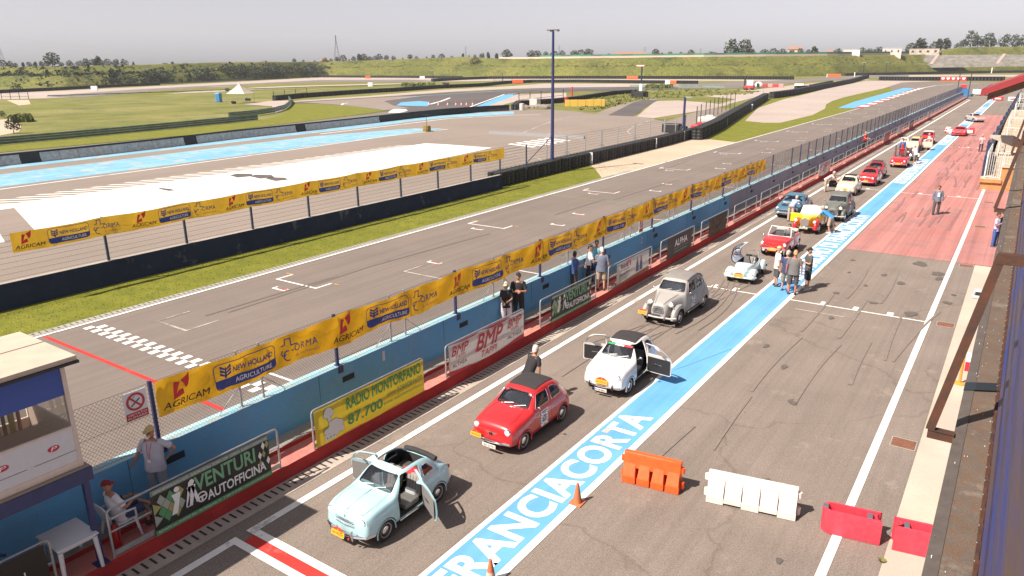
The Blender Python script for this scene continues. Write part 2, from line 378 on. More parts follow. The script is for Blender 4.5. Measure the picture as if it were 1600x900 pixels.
# concrete drain strip + lawn on the far side of the track
rect('trackside_drain', -28.62, -28.2, -30, 60, ground_mat('drain_strip', (0.26, 0.245, 0.22), (0.33, 0.31, 0.28), big=0.6, speck=0.2, grain=25), 0.010)
ds = MB()
for i in range(240):
 y = 4+i*0.22; ds.quad((-28.55, y, 0.015), (-28.32, y, 0.015), (-28.32, y+0.05, 0.015), (-28.55, y+0.05, 0.015), slot)
struct(ds.build('trackside_drain_slots'))
sheet('trackside_lawn', [(-28.62, -30), (-28.2, 54.2), (-32.3, 60.2), (-33.5, 62), (-33.0, 44), (-32.4, 11), (-32.3, -30)], g_lawn, 0.006)
sheet('sand_patch', [(-34.2, 62), (-32.2, 60), (-28.2, 54.2), (-28.2, 88), (-34.9, 91), (-35.2, 76)], g_sand, 0.008)
sheet('runoff_lawn', [(-34.3, 90), (-28.2, 88), (-28.2, 177)]+pxs(1345,167, 1400,152, 1390,135, 1356,122, 1300,130, 1206,154, 1190,155, 1152,180, 1115,206), g_lawn, 0.005)
sheet('gravel_trap', pxs(1164,189, 1184,169, 1225,155, 1260,147, 1294,138, 1325,131, 1353,126, 1475,126.5, 1409,129, 1381,138, 1345,146, 1319,152, 1300,158, 1291,163, 1289,170, 1269,180, 1240,187, 1219,192, 1194,192), g_gravel, 0.014)
sheet('blue_kerb_strip', pxs(1309,169, 1335,159, 1412,137.5, 1430,138, 1337,169), p_blue, 0.030)
kb = MB()
A0 = at(1337, 169); A1 = at(1436, 137.8)
for i in range(24):
 t0, t1 = i/24, (i+1)/24; a = A0.lerp(A1, t0); b_ = A0.lerp(A1, t1); o_ = V((1.3, 0, 0))
 for q in (a, b_): q.z = 0.034
 kb.quad(a-o_*0.2, a+o_, b_+o_, b_-o_*0.2, (p_red, p_white)[i % 2])
struct(kb.build('red_white_kerb'))
cl = MB()   # white edge line of the far bend
def pxline(b, pts, w, m, z, dz=0.0):
 P = [at(x, y) for x, y in pts]
 for i in range(len(P)-1):
  d = (P[i+1]-P[i]); d.z = 0; nn = V((-d.y, d.x, 0)).normalized()*w/2
  q = [P[i]-nn, P[i]+nn, P[i+1]+nn, P[i+1]-nn]
  for k in q: k.z = z
  b.quad(*q, m)
pxline(cl, [(1428,141), (1445,137), (1462,134), (1490,132), (1530,130.5)], 0.45, p_white, 0.04)
struct(cl.build('far_bend_edge_line'))
# ---- paddock left of the guard wall
sheet('paddock', [(-32.9, -30), (-33.6, 62), (-34.0, 88)] + pxs(1100,200, 1156,176, 1175,168, 1150,172, 1110,168, 1040,190, 1000,182, 965,176, 1005,160, 1040,153, 1020,150, 980,157, 930,178, 905,175, 870,172, 803,171, 700,181, 594,188, 500,201, 250,230, 0,258) + [(-90, -10), (-90, -30)], g_pad, 0.0)
sheet('ramp_asphalt', pxs(950,180, 990,160, 1005,156, 1028,157, 1010,166, 990,182), g_dark, 0.012)
sheet('ramp_concrete', pxs(1024,158, 1060,157, 1100,160, 1140,164, 1100,172, 1020,185, 995,182), g_conc if False else g_gravel, 0.010)
sheet('white_painted_area', [(-58.3, -10), (-58.3, 30), (-58.8, 50)] + pxs(665,224, 700,226, 769,231) + [(-47.5, 50), (-46.2, 30), (-45.4, 10), (-45.4, -10)], p_wash, 0.010)
zb = MB()
for i in range(38):      # hatching along the far edge of the white area
 y = 14+i*1.35; zb.quad((-58.0, y+2.9, 0.012), (-58.0, y+3.25, 0.012), (-60.9, y+.45, 0.012), (-60.9, y, 0.012), p_white)
for i in range(6):
 y = 71+i*1.6; zb.quad((-46.0, y, 0.011), (-46.0, y+0.8, 0.011), (-50.5, y+2.2, 0.011), (-50.5, y+1.4, 0.011), p_white)
struct(zb.build('hatched_markings'))
gs = MB(); gs.quad((-45.5, 16.6, 0.016), (-45.5, 18.4, 0.016), (-56.5, 21.6, 0.016), (-56.5, 19.9, 0.016), g_pad)
for x, y, a, b_ in ((-57, 39, 1.8, 1.6), (-55, 39.6, 2.0, 1.5), (-52.6, 39.4, 1.8, 1.3), (-55.5, 31.5, 1.6, .5)):
 gs.poly([(x, y, .016), (x+a, y-b_*.3, .016), (x+a*1.2, y+b_*.5, .016), (x+a*.5, y+b_, .016), (x-a*.2, y+b_*.6, .016)], g_dark)
struct(gs.build('worn_patches'))
sheet('wide_blue_band', [(-75.6, -10), (-75.6, 28), (-78.0, 55)] + pxs(500,212, 600,204, 650,200.5, 694,201, 560,219) + [(-69.3, 60), (-67.8, 35), (-67.3, 20), (-67.3, -10)], p_lblue, 0.010)
sheet('thin_blue_band', pxs(-60,266, 0,260, 250,231, 500,203, 594,190.5, 640,185, 700,178, 803,174) + pxs(803,178.5, 700,184, 640,190, 594,197, 500,207, 250,236, 0,265, -60,272), p_lblue, 0.010)
pl = MB()
pxline(pl, [(-40,301), (0,296), (250,263), (500,228), (600,213.5), (700,202)], 0.25, p_white, 0.014)
pxline(pl, [(500,209.5), (594,198.5), (700,185.5), (803,180), (845,179.3)], 0.35, p_white, 0.016)
pxline(pl, [(815,209), (840,198), (870,187), (900,181)], 0.25, p_worn, 0.014)
pxline(pl, [(840,212), (875,207)], 0.6, p_worn, 0.014)
pxline(pl, [(1021,186), (990,198), (980,205), (985,210), (1005,214)], 0.22, p_worn, 0.014)
pxline(pl, [(790,240), (840,247), (860,258)], 0.2, p_worn, 0.014)
struct(pl.build('paddock_lines'))
# ---- beyond the paddock barrier
sheet('service_road', pxs(-80,248, 0,239, 300,211, 500,187.5, 600,175.5, 640,171, 700,172, 803,168, 803,172, 700,180, 594,188, 500,199, 300,222, 0,257, -80,267), g_road, 0.010)
sheet('green_verge', pxs(-80,236, 0,228, 200,210, 400,190, 440,180, 452,168, 462,163, 500,162, 560,166, 605,173, 560,179, 500,187, 300,210.5, 0,238, -80,247.5), g_lawn, 0.012)
sheet('hairpin', pxs(456,161, 490,157.5, 534,155.5, 575,153, 619,150, 712,144, 775,141, 860,137.5, 960,136, 1060,136.5, 1130,134, 1220,132, 1220,136, 1130,138.5, 1000,140.5, 900,143, 850,144.5, 810,146, 790,150, 765,158, 735,171, 690,173, 640,175, 600,173, 560,167, 500,162), g_dark, 0.014)
sheet('hairpin_worn_part', pxs(470,160, 534,156, 619,151, 660,150, 600,158, 615,165, 640,169, 600,172, 560,167, 520,163), g_pad, 0.020)
sheet('blue_runoff_patch', pxs(619,165, 627,160, 655,158, 672,159.5, 668,166), p_blue, 0.028)
sheet('blue_kerb_lane', pxs(733,171, 786,149, 800,147.5, 806,149, 747,171), p_blue, 0.028)
sheet('kerb_sand', pxs(612,172, 618,170.5, 634,171, 637,173, 625,176, 606,176), p_white, 0.028)
pq = MB(); pxline(pq, [(620,153.5), (665,149.5), (712,146.5), (775,142.5), (860,139), (960,137.3)], 0.9, p_lblue, 0.030)
pxline(pq, [(724,171), (788,147.5), (806,146)], 0.4, p_white, 0.030); pxline(pq, [(534,164), (536,162), (544,161)], 0.5, p_white, 0.030)
pxline(pq, [(672,163), (690,158), (703,153)], 0.7, p_white, 0.030)
struct(pq.build('hairpin_lines'))
sheet('sand_corner', pxs(790,152, 806,148, 840,146.5, 885,145, 885,153, 850,155, 800,160, 770,169, 752,169.5), g_gravel, 0.024)
sheet('gravel_outer', pxs(431,161, 456,158, 575,150, 681,141, 806,134, 850,130.5, 1000,131, 1100,132, 1100,134.5, 900,136.5, 806,138.5, 712,143, 619,149.5, 534,155, 480,158), g_gravel, 0.010)
sheet('middle_grass_path', pxs(880,152, 940,146, 1000,141, 1100,141, 1190,142, 1170,146, 1060,152, 1000,155, 930,174, 905,172, 880,160), g_mead, 0.016)
sheet('right_road', pxs(1020,154, 1100,144, 1180,140, 1260,131, 1330,124, 1360,124, 1320,129, 1240,141, 1180,152, 1130,165, 1110,167, 1150,155, 1100,150), g_gravel, 0.012)
sheet('tarmac_mid_right', pxs(1060,132, 1240,124.5, 1300,120, 1420,116.5, 1420,120, 1330,123.5, 1260,128, 1200,134, 1130,139, 1060,138), g_road, 0.018)
# outer circuit at the left
sheet('outer_circuit', pxs(-80,150, 0,146, 190,137.5, 360,128.5, 500,121, 600,121, 800,123, 1000,123.5, 1240,125, 1240,127, 1000,126, 800,126, 640,128, 500,128, 430,129.5, 350,135.5, 203,141, 110,152, 75,153.5, -80,157), g_gravel, 0.008)
sheet('outer_asphalt', pxs(70,152, 110,147, 200,140.5, 330,133.5, 500,125, 640,124.5, 700,126.5, 640,128, 500,128.5, 420,131, 330,136, 240,142, 130,152), g_road, 0.014)
pr = MB(); pxline(pr, [(150,148.5), (203,144), (300,138.5), (400,132), (500,128.5)], 0.6, p_worn, 0.022); struct(pr.build('outer_edge_line'))
sheet('far_grass_island', pxs(205,148, 240,144, 330,138.5, 420,133, 520,130, 640,129.5, 640,134, 520,137, 360,143, 230,148.5), g_lawn, 0.022)
sheet('sand_track_middle', pxs(257,147, 300,143, 360,140.5, 400,136.5, 450,134.5, 560,131.5, 640,130, 650,131, 560,134, 450,138, 400,140, 330,144), g_gravel, 0.030)
sheet('dry_path', pxs(380,163, 420,158, 450,157, 450,163, 440,175, 430,177, 425,166), g_gravel, 0.018)
sheet('bare_soil', pxs(-60,190, 20,186, 34,196, 30,206, -10,214, -60,218), g_sand, 0.010)
sheet('bare_soil_far', pxs(10,156.5, 45,156, 48,163, 30,165), g_sand, 0.012)
sheet('kerb_side_grass', pxs(1180,152, 1230,141, 1290,133, 1353,121, 1300,128.5, 1206,153, 1198,152), g_lawn, 0.020)
sheet('lawn_before_far_wall', pxs(1352,121, 1640,121, 1640,126, 1480,126, 1353,125), g_mead, 0.010)
sheet('far_gravel_band', pxs(1300,121, 1350,117.5, 1640,116.5, 1640,120, 1380,121.5), g_gravel, 0.010)
# ---- embankment round the circuit
PRO = [(-260,139,108), (-120,137,106), (0,136,104.5), (100,136,103.5), (200,133,102), (260,131,100), (330,128,98), (400,125,97), (500,120,96.5), (600,119.5,93.5), (680,119,90.5), (735,119,88.5), (760,119,91), (800,119.5,92), (900,121,91), (1000,121,90), (1100,121,89), (1200,120,88), (1300,118.5,87), (1360,116.5,86), (1420,114.5,85.5), (1445,114,85), (1470,113.5,78), (1500,113,74), (1600,111.5,72.5), (1750,110,71), (1900,109,70)]
def prof(px):
 for a, b_ in zip(PRO, PRO[1:]):
  if a[0] <= px <= b_[0]:
   t = (px-a[0])/(b_[0]-a[0]); return a[1]+(b_[1]-a[1])*t, a[2]+(b_[2]-a[2])*t
 return PRO[-1][1:]
def berm_pt(px, t):
 """t 0 = foot, 1 = crest, up to 1.6 behind"""
 by, ty = prof(px); d0 = gdist(px, by); A = atd(px, by, d0); B = atd(px, ty, d0+28)
 if t <= 1:
  s_ = t; zz = B.z*(0.52*min(1, s_/0.36) if s_ < 0.36 else 0.52+0.06*(s_-0.36)/0.2 if s_ < 0.56 else 0.58+0.42*(s_-0.56)/0.44)
  P = A.lerp(B, t); P.z = max(0, zz); return P
 P = atd(px, ty, d0+28+(t-1)*60); P.z = B.z*(1-(t-1)*0.05); return P
TT = [-0.04, 0, .12, .24, .36, .46, .56, .67, .78, .9, 1.0, 1.3, 2.0]
cols = [i for i in range(-260, 1901, 9)]
rn = random.Random(3); R = []
for px in cols:
 row = []
 for t in TT:
  p = berm_pt(px, max(0, t))
  if t < 0: p.z = -0.5
  elif 0 < t <= 1: p.z += rn.uniform(-.28, .28)*(1 if t < 1 else .5); p.x += rn.uniform(-.5, .5); p.y += rn.uniform(-.5, .5)
  row.append(p)
 R.append(row)
b = MB(); b.rings(R, g_berm, close=False, cap=False); berm = b.build('embankment', smooth=True, angle=80, normals=True); struct(berm)
# ================================================================== PIT WALL AND WALKWAY
m_redk = ground_mat('red_kerb_paint', (0.36, 0.028, 0.028), (0.43, 0.04, 0.038), (0.30, 0.035, 0.032), big=0.9, mid=2.5, speck=0.12, grain=30)
m_redtop = ground_mat('worn_red_walkway', (0.50, 0.15, 0.13), (0.56, 0.19, 0.155), (0.55, 0.26, 0.19), big=0.8, mid=3.0, speck=0.12, grain=30)
m_step = ground_mat('walkway_concrete', (0.30, 0.265, 0.235), (0.37, 0.33, 0.29), big=0.9, speck=0.15, grain=30)
YE = 213.0
b = MB(); b.box(-13.56, -12.93, -12, YE, -0.02, 0.355, m_redk); struct(b.build('red_kerb', base=True))
rect('walkway_top', -13.56, -12.932, -12, YE, m_redtop, 0.359)
b = MB(); b.box(-14.07, -13.56, -12, YE, -0.02, 0.47, m_step); b.quad((-13.558, -12, 0.361), (-13.558, YE, 0.361), (-13.558, YE, 0.468), (-13.558, -12, 0.468), m_redk); struct(b.build('walkway_step', base=True))
m_wall = ground_mat('blue_wall_paint', (0.11, 0.34, 0.60), (0.13, 0.37, 0.63), (0.17, 0.38, 0.58), big=0.4, mid=1.0, speck=0.08, grain=30)
m_walltop = ground_mat('wall_top_paint', (0.28, 0.52, 0.60), (0.34, 0.57, 0.64), (0.50, 0.47, 0.40), big=0.8, mid=2.5, speck=0.12, grain=30)
m_wallfar = ground_mat('grey_wall_paint', (0.20, 0.23, 0.30), (0.26, 0.29, 0.36), big=0.4, speck=0.1, grain=30)
b = MB()
pr_ = [(-14.07, 0.40), (-14.10, 1.57), (-14.40, 1.57), (-14.44, -0.02)]
for (y0, y1, m) in ((-12, 43.6, m_wall), (43.6, YE, m_wallfar)):
 b.quad((-14.07, y0, .40), (-14.07, y1, .40), (-14.09, y1, 1.58), (-14.09, y0, 1.58), m)
 b.quad((-14.09, y0, 1.58), (-14.09, y1, 1.58), (-14.40, y1, 1.58), (-14.40, y0, 1.58), m_walltop)
 b.quad((-14.40, y0, 1.58), (-14.40, y1, 1.58), (-14.46, y1, -.02), (-14.46, y0, -.02), m)
hole = mat('wall_opening', (0.015, 0.03, 0.045), 0.9)
jt = mat('wall_joint', (0.06, 0.17, 0.26), 0.9)
for k in range(40):
 y = 2.2+k*5.06
 b.box(-14.086, -14.072, y, y+0.42, 1.08, 1.24, hole)
 b.box(-14.084, -14.076, y-0.8, y-0.788, 0.47, 1.56, jt)
wall = tag(b.build('pit_wall', base=True), 'long low light blue concrete wall between the pit lane walkway and the race track', 'wall')
wn = MB(); wn.text('1', (-14.078, 17.0-3.15, 1.17), (0, 1, 0), (0, 0, 1), 0.10, 0.30, mat('number_paint', (0.55, 0.55, 0.62), 0.7), bold=.02); wn.text('2', (-14.078, 36.0-4.9, 1.10), (0, 1, 0), (0, 0, 1), 0.14, 0.32, MATS['number_paint'], bold=.02)
o = wn.build('painted_number', parent=wall); o.location = -wall.location
# fence on the wall
fx = -14.2
fence = thing('wire_mesh_fence', 'tall wire mesh fence on blue and grey posts along the top of the pit wall', 'fence', (fx, 0, 1.58))
wire = mat('fence_wire', (0.055, 0.05, 0.048), 0.7)
b = MB()
step = 0.085; z0, z1 = 0.0, 1.40
def wirepath(b, A, B, r=0.0030):
 A = V(A); B = V(B); t = (B-A).normalized(); n1 = V((1, 0, 0)); n2 = t.cross(n1)
 o = len(b.v); k = b.mi(wire)
 for p in (A, B): b.v += [p+n1*r, p-n1*r*.5+n2*r*.87, p-n1*r*.5-n2*r*.87]
 for j in range(3): b.f.append((o+j, o+(j+1) % 3, o+3+(j+1) % 3, o+3+j)); b.m.append(k)
n = int((YE+8)/step)
for i in range(n):
 y = -8+i*step
 if y > 120 and i % 2: continue
 h = min(z1, (YE-y)); wirepath(b, (0, y, 0), (0, y+h*.9, h)); wirepath(b, (0, y+h*.9, 0), (0, y, h))
for z in (0.02, 0.70, 1.40): b.tube([(0, -8, z), (0, YE, z)], 0.004, wire, n=4)
b.build('wire_mesh', parent=fence)
def bpost():
 b = MB(); b.box(-.035, .035, -.035, .035, -.02, 1.44, navy); b.box(-.08, .13, -.07, .07, -.012, .01, navy); b.box(.105, .125, -.09, .09, -.20, -.01, navy); return b
p0 = bpost().build('post', parent=fence); p0.location = (0, 7.23-5.06, 0)
for k in range(41):
 y = 7.23+5.06*k
 if y > YE: break
 c = p0.copy(); COL.objects.link(c); c.parent = fence; c.location = (0, y, 0)
for k in range(30):
 c = p0.copy(); COL.objects.link(c); c.parent = fence; c.location = (0, 60.36+5.06*k, 0)
b = MB(); b.tube([(0, 0, 0), (0, 0, 1.42)], .028, steel, 8); b.tube([(0, 0, .55), (0, -.62, .02)], .012, steel, 5); b.box(-.05, .05, -.05, .05, -.01, .012, steel)
b.tube([(0, .62, 0), (0, .62, 1.42)], .028, steel, 8); b.tube([(0, .62, .55), (0, 1.24, .02)], .012, steel, 5)
s0 = b.build('support_post', parent=fence); s0.location = (0, 9.3, 0)
for k in range(1, 18):
 c = s0.copy(); COL.objects.link(c); c.parent = fence; c.location = (0, 9.3+5.06*(k if k < 9 else 9+(k-9)*2.5), 0)
# no smoking sign
sg = MB(); m_sr = mat('sign_red', (0.5, 0.03, 0.04), 0.5)
sg.box(-.006, .006, -.24, .24, 0, .62, mat('sign_white', (0.72, 0.72, 0.75), 0.5)); sg.box(.006, .009, -.23, .23, 0.01, .17, m_sr)
T = Matrix.Translation((0.008, 0, .39)) @ Matrix.Rotation(pi/2, 4, 'Y')
sg.lathe([(.145, 0), (.195, 0), (.195, .004), (.145, .004), (.145, 0)], m_sr, 28, T, cap=False)
def barx(b, y0, z0_, y1, z1_, w_, m, x=.013):
 d = V((0, y1-y0, z1_-z0_)).normalized(); nn = V((0, -d.z, d.y))*w_/2; A = V((x, y0, z0_)); B = V((x, y1, z1_)); b.quad(A-nn, B-nn, B+nn, A+nn, m)
barx(sg, -.10, .31, .09, .44, .028, black, .011); barx(sg, -.05, .47, .0, .52, .012, black, .011); barx(sg, .09, .28, -.11, .50, .04, m_sr, .014)
for i, t in enumerate(('VIETATO', 'FUMARE')): sg.text(t, (.012, -.2, .10-i*.065), (0, 1, 0), (0, 0, 1), .40, .045, white)
tag(sg.build('no_smoking_sign', loc=(0, 0, 0)), 'white and red no smoking sign hung on the fence beside the first blue post', 'sign').location = (fx+.03, 6.87, 2.32)
sg2 = MB(); sg2.box(-.006, .006, -.22, .22, 0, .6, MATS['sign_white']); sg2.box(.006, .009, -.2, .2, .02, .16, m_sr); sg2.lathe([(.13, 0), (.17, 0), (.17, .004), (.13, .004), (.13, 0)], m_sr, 24, T, cap=False); barx(sg2, .08, .3, -.09, .48, .035, m_sr, .013)
o = tag(sg2.build('no_smoking_sign', loc=(0, 0, 0)), 'small prohibition sign on the fence post above the black board with white lettering', 'sign'); o.location = (fx+.04, 31.2, 1.62)
# ------------------------------------------------------------------ yellow banners
m_yel = mat('yellow_banner_cloth', (0.78, 0.42, 0.012), 0.55, var=0.13, scale=1.6, bump=1.0, bscale=2.6, trans=0.42)
m_yel2 = mat('yellow_banner_cloth_far', (0.74, 0.44, 0.03), 0.55, var=0.10, scale=1.6, trans=0.35)
m_nb = mat('navy_print', (0.02, 0.045, 0.26), 0.5); m_rp = mat('red_print', (0.62, 0.02, 0.03), 0.5); m_bk = mat('black_print', (0.012, 0.012, 0.014), 0.5)
m_gyt = mat('grey_print', (0.30, 0.22, 0.09), 0.6); m_wp = mat('white_banner_print', (0.75, 0.75, 0.8), 0.5)
def rrect(y0, y1, z0_, z1_, r, n=5):
 P = []
 for cy, cz, a0 in ((y1-r, z0_+r, -90), (y1-r, z1_-r, 0), (y0+r, z1_-r, 90), (y0+r, z0_+r, 180)):
  for i in range(n+1): a = radians(a0+90*i/n); P.append((cy+r*cos(a), cz+r*sin(a)))
 D = []
 for i in range(len(P)):
  (ya, za), (yb, zb_) = P[i], P[(i+1) % len(P)]; m_ = 18 if abs(yb-ya) > .5 else 4 if abs(zb_-za) > .2 else 1; D += [(ya+(yb-ya)*j/m_, za+(zb_-za)*j/m_) for j in range(m_)]
 return D
def logo_set(parent, name_y, fn, yel):
 """the three printed logos of one repeat, starting at y=name_y; fn bends the print with the cloth"""
 def P(y, z, d=0.013): return fn(V((d, name_y+y, z)))
 b = MB()   # farm machinery logo: red mark above black wide letters
 b.poly([P(.34, .30), (P(.62, .36)), P(.60, .50), P(.50, .47), P(.44, .42), P(.50, .56), P(.56, .66), P(.46, .69), P(.42, .67)], m_rp)
 b.poly([P(.57, .69), P(.64, .72), P(.74, .76), P(.80, .83), P(.78, .64), P(.73, .53), P(.66, .48), P(.63, .60)], m_rp)
 b.text('AGRICAM', (0, .10, .12), (0, 1, 0), (0, 0, 1), 1.10, .155, m_bk, bold=.025, fn=lambda p: P(p.y, p.z), shear=.04)
 b.text('www.agricam.it', (0, .16, .045), (0, 1, 0), (0, 0, 1), .98, .05, m_gyt, fn=lambda p: P(p.y, p.z), spacing=1.3)
 b.build('printed_logo', parent=parent)
 b = MB()
 o_ = rrect(1.38, 3.04, .10, .74, .13); i_ = rrect(1.40, 3.02, .12, .72, .115); n = len(o_)
 for k in range(n):
  k2 = (k+1) % n; b.quad(P(*o_[k]), P(*o_[k2]), P(*i_[k2]), P(*i_[k]), m_nb)
 for k in range(24):     # the dark lower field in slices so that it follows the cloth
  ya = 1.40+1.62*k/24; yb = 1.40+1.62*(k+1)/24
  za = .12+(.08 if k == 0 else .02 if k == 1 else 0); zb_ = .12+(.08 if k == 23 else .02 if k == 22 else 0)
  b.quad(P(ya, za), P(yb, zb_), P(yb, .34), P(ya, .34), m_nb)
 b.text('NEW HOLLAND', (0, 1.86, .43), (0, 1, 0), (0, 0, 1), 1.10, .15, m_nb, bold=.03, fn=lambda p: P(p.y, p.z))
 b.text('AGRICULTURE', (0, 1.90, .165), (0, 1, 0), (0, 0, 1), .98, .12, m_wp, bold=.01, fn=lambda p: P(p.y, p.z, .028))
 for k in range(3):     # leaf emblem
  zc = .40+k*.085
  b.quad(P(1.645, zc), P(1.655, zc+.03), P(1.53, zc+.12), P(1.52, zc+.05), m_nb); b.quad(P(1.675, zc), P(1.80, zc+.05), P(1.79, zc+.12), P(1.665, zc+.03), m_nb)
 b.quad(P(1.63, .36), P(1.69, .36), P(1.67, .64), P(1.65, .64), m_nb)
 b.build('printed_logo', parent=parent)
 b = MB()
 b.text('ORMA', (0, 3.62, .30), (0, 1, 0), (0, 0, 1), .74, .20, m_nb, bold=.004, fn=lambda p: P(p.y, p.z), spacing=1.15)
 b.text('di Venturelli', (0, 3.66, .14), (0, 1, 0), (0, 0, 1), .72, .09, m_gyt if False else m_nb, fn=lambda p: P(p.y, p.z), spacing=1.1, bold=-.012)
 def seg(y0, z0_, y1, z1_, w_=.03):
  d = V((0, y1-y0, z1_-z0_)).normalized(); nn = V((0, -d.z, d.y))*w_/2
  A = V((0, y0, z0_)); B = V((0, y1, z1_)); b.quad(*[P(q.y, q.z) for q in (A-nn, B-nn, B+nn, A+nn)], m_nb)
 for s_ in ((3.36, .72, 3.54, .72), (3.38, .72, 3.36, .55), (3.53, .72, 3.53, .50), (3.36, .56, 3.26, .56), (3.53, .52, 3.72, .52), (3.53, .36, 3.60, .36), (3.30, .36, 3.40, .40)): seg(*s_)
 for cy, cz, r_, a0, a1 in ((3.40, .26, .13, 60, 290), (3.29, .36, .07, 100, 330)):
  q = [(cy+r_*cos(radians(a0+(a1-a0)*i/9)), cz+r_*sin(radians(a0+(a1-a0)*i/9))) for i in range(10)]
  for i in range(9): seg(*q[i], *q[i+1])
 b.build('printed_logo', parent=parent)
def cloth(parent, y0, y1, zt, zb_, fn, m, name='cloth'):
 b = MB(); ny = int((y1-y0)/.08); R = []
 for i in range(ny+1):
  y = y0+(y1-y0)*i/ny; R.append([fn(V((0, y, zb_+(zt-zb_)*j/6))) for j in range(7)])
 b.rings(R, m, close=False, cap=False); return b.build(name, parent=parent, smooth=True, angle=80)
def near_fn(p):
 y = p.y; sag = -.05*abs(sin(pi*(y-7.27)/5.06))*(p.z/.8) + .04*sin(y*1.9)*(1-p.z/.8)
 return V((p.x+.034*sin(y*2.6+p.z*3)+.022*sin(y*6.1-p.z*5)+.012*sin(y*13+p.z*9), p.y, p.z+sag))
ban = thing('advertising_banner', 'long yellow cloth banner with tractor firm logos tied along the pit wall fence', 'banner', (fx+.07, 0, 2.15))
cloth(ban, 7.28, 50.7, .84, 0, near_fn, m_yel)
for k in range(9): logo_set(ban, 7.28+4.76*k, near_fn, m_yel)
def far_fn(p):
 y = p.y; t = (y-12)/34
 return V((p.x+.03*sin(y*2.1+p.z*3)+.015*sin(y*5.3), p.y, p.z-.10*abs(sin(pi*(y-11.9)/3.78))*.5+t*.12))
ban2 = thing('advertising_banner', 'long yellow banner of repeated logos on the fence across the track beside the grass strip', 'banner', (-32.38, 0, 2.22))
cloth(ban2, 12.0, 46.0, .80, 0, far_fn, m_yel2)
for k in range(7): logo_set(ban2, 12.0+4.78*k, far_fn, m_yel2)
# ------------------------------------------------------------------ railings and boards on the kerb
def railing(y0, y1, label, mid=True):
 t = thing('railing', label, 'railing', (-12.97, y0, .359), 0, 'steel railings along the red kerb'); L = y1-y0
 b = MB(); r = .024
 b.tube([(0, 0, -.02), (0, 0, .94), (0, .03, 1.0), (0, .09, 1.02), (0, L-.09, 1.02), (0, L-.03, 1.0), (0, L, .94), (0, L, -.02)], r, steel, 7)
 b.build('frame', parent=t, smooth=True)
 b = MB(); b.tube([(0, 0, .55), (0, L, .55)], .018, steel, 6); b.build('middle_rail', parent=t)
 b = MB(); b.box(-.012, .012, 0, L, .03, .14, steel); b.build('toe_board', parent=t)
 if mid: b = MB(); b.tube([(0, L/2, 0), (0, L/2, 1.0)], .018, steel, 6); b.build('upright', parent=t)
 return t
def board(name, y0, y1, z0_, z1_, label, m, draw):
 L = y1-y0; Hh = z1_-z0_
 t = thing(name, label, 'banner', (-12.925, y0, z0_+.359))
 b = MB(); R = []
 for i in range(25):
  y = L*i/24; R.append([V((.008*sin(y*4+z*3), y, Hh*z/4)) for z in range(5)])
 b.rings(R, m, close=False, cap=False); b.build('sheet', parent=t, smooth=True, angle=80)
 b = MB(); draw(b, L, Hh); b.build('print', parent=t)
 return t
def T_(b, s, y, z, W, H_, m, bold=0.0, x=.022, shear=0, spacing=1.0): b.text(s, (x, y, z), (0, 1, 0), (0, 0, 1), W, H_, m, bold=bold, shear=shear, spacing=spacing)
ONE = 'first second third fourth fifth sixth seventh eighth ninth tenth eleventh twelfth thirteenth fourteenth fifteenth sixteenth seventeenth eighteenth nineteenth twentieth'.split()
TEN = {2: 'twenty', 3: 'thirty', 4: 'forty', 5: 'fifty', 6: 'sixty', 7: 'seventy', 8: 'eighty', 9: 'ninety', 10: 'hundred'}; TTH = {3: 'thirtieth', 4: 'fortieth', 5: 'fiftieth', 6: 'sixtieth', 7: 'seventieth', 8: 'eightieth', 9: 'ninetieth', 10: 'hundredth'}
def ordw(n):
 if n <= 20: return ONE[n-1]
 return TTH[n//10] if n % 10 == 0 else TEN[n//10]+' '+ONE[n % 10-1]
rails = [(5.41, 9.28), (10.29, 14.29), (15.31, 19.42), (20.49, 24.59), (25.64, 29.83), (30.85, 35.0), (36.0, 40.15), (41.2, 45.4)]
k = 46.3
while k < 208: rails.append((k, k+4.1)); k += 5.12
RL = ['railing that carries the green and black garage board nearest the seated man', 'railing behind the yellow radio board', 'railing that carries the white board with red letters', 'railing in front of the two people in black, with a green board', 'railing of the white board with a photo of two people', 'railing that carries the black board with white letters', 'railing that carries the dark brown cloth']
for i, (a, c) in enumerate(rails):
 lab = RL[i] if i < len(RL) else ('bare steel railing along the red kerb, %s beyond the brown cloth' % ordw(i-6))
 railing(a, c, lab, mid=i > 6)
railing(0.3, 4.40, 'railing with a black board in the lower left corner of the photo')
m_g1 = mat('green_print', (0.10, 0.30, 0.13), 0.55); m_g2 = mat('green_letters', (0.19, 0.42, 0.24), 0.55); m_dkb = mat('dark_board', (0.02, 0.022, 0.02), 0.5, var=.4, scale=2)
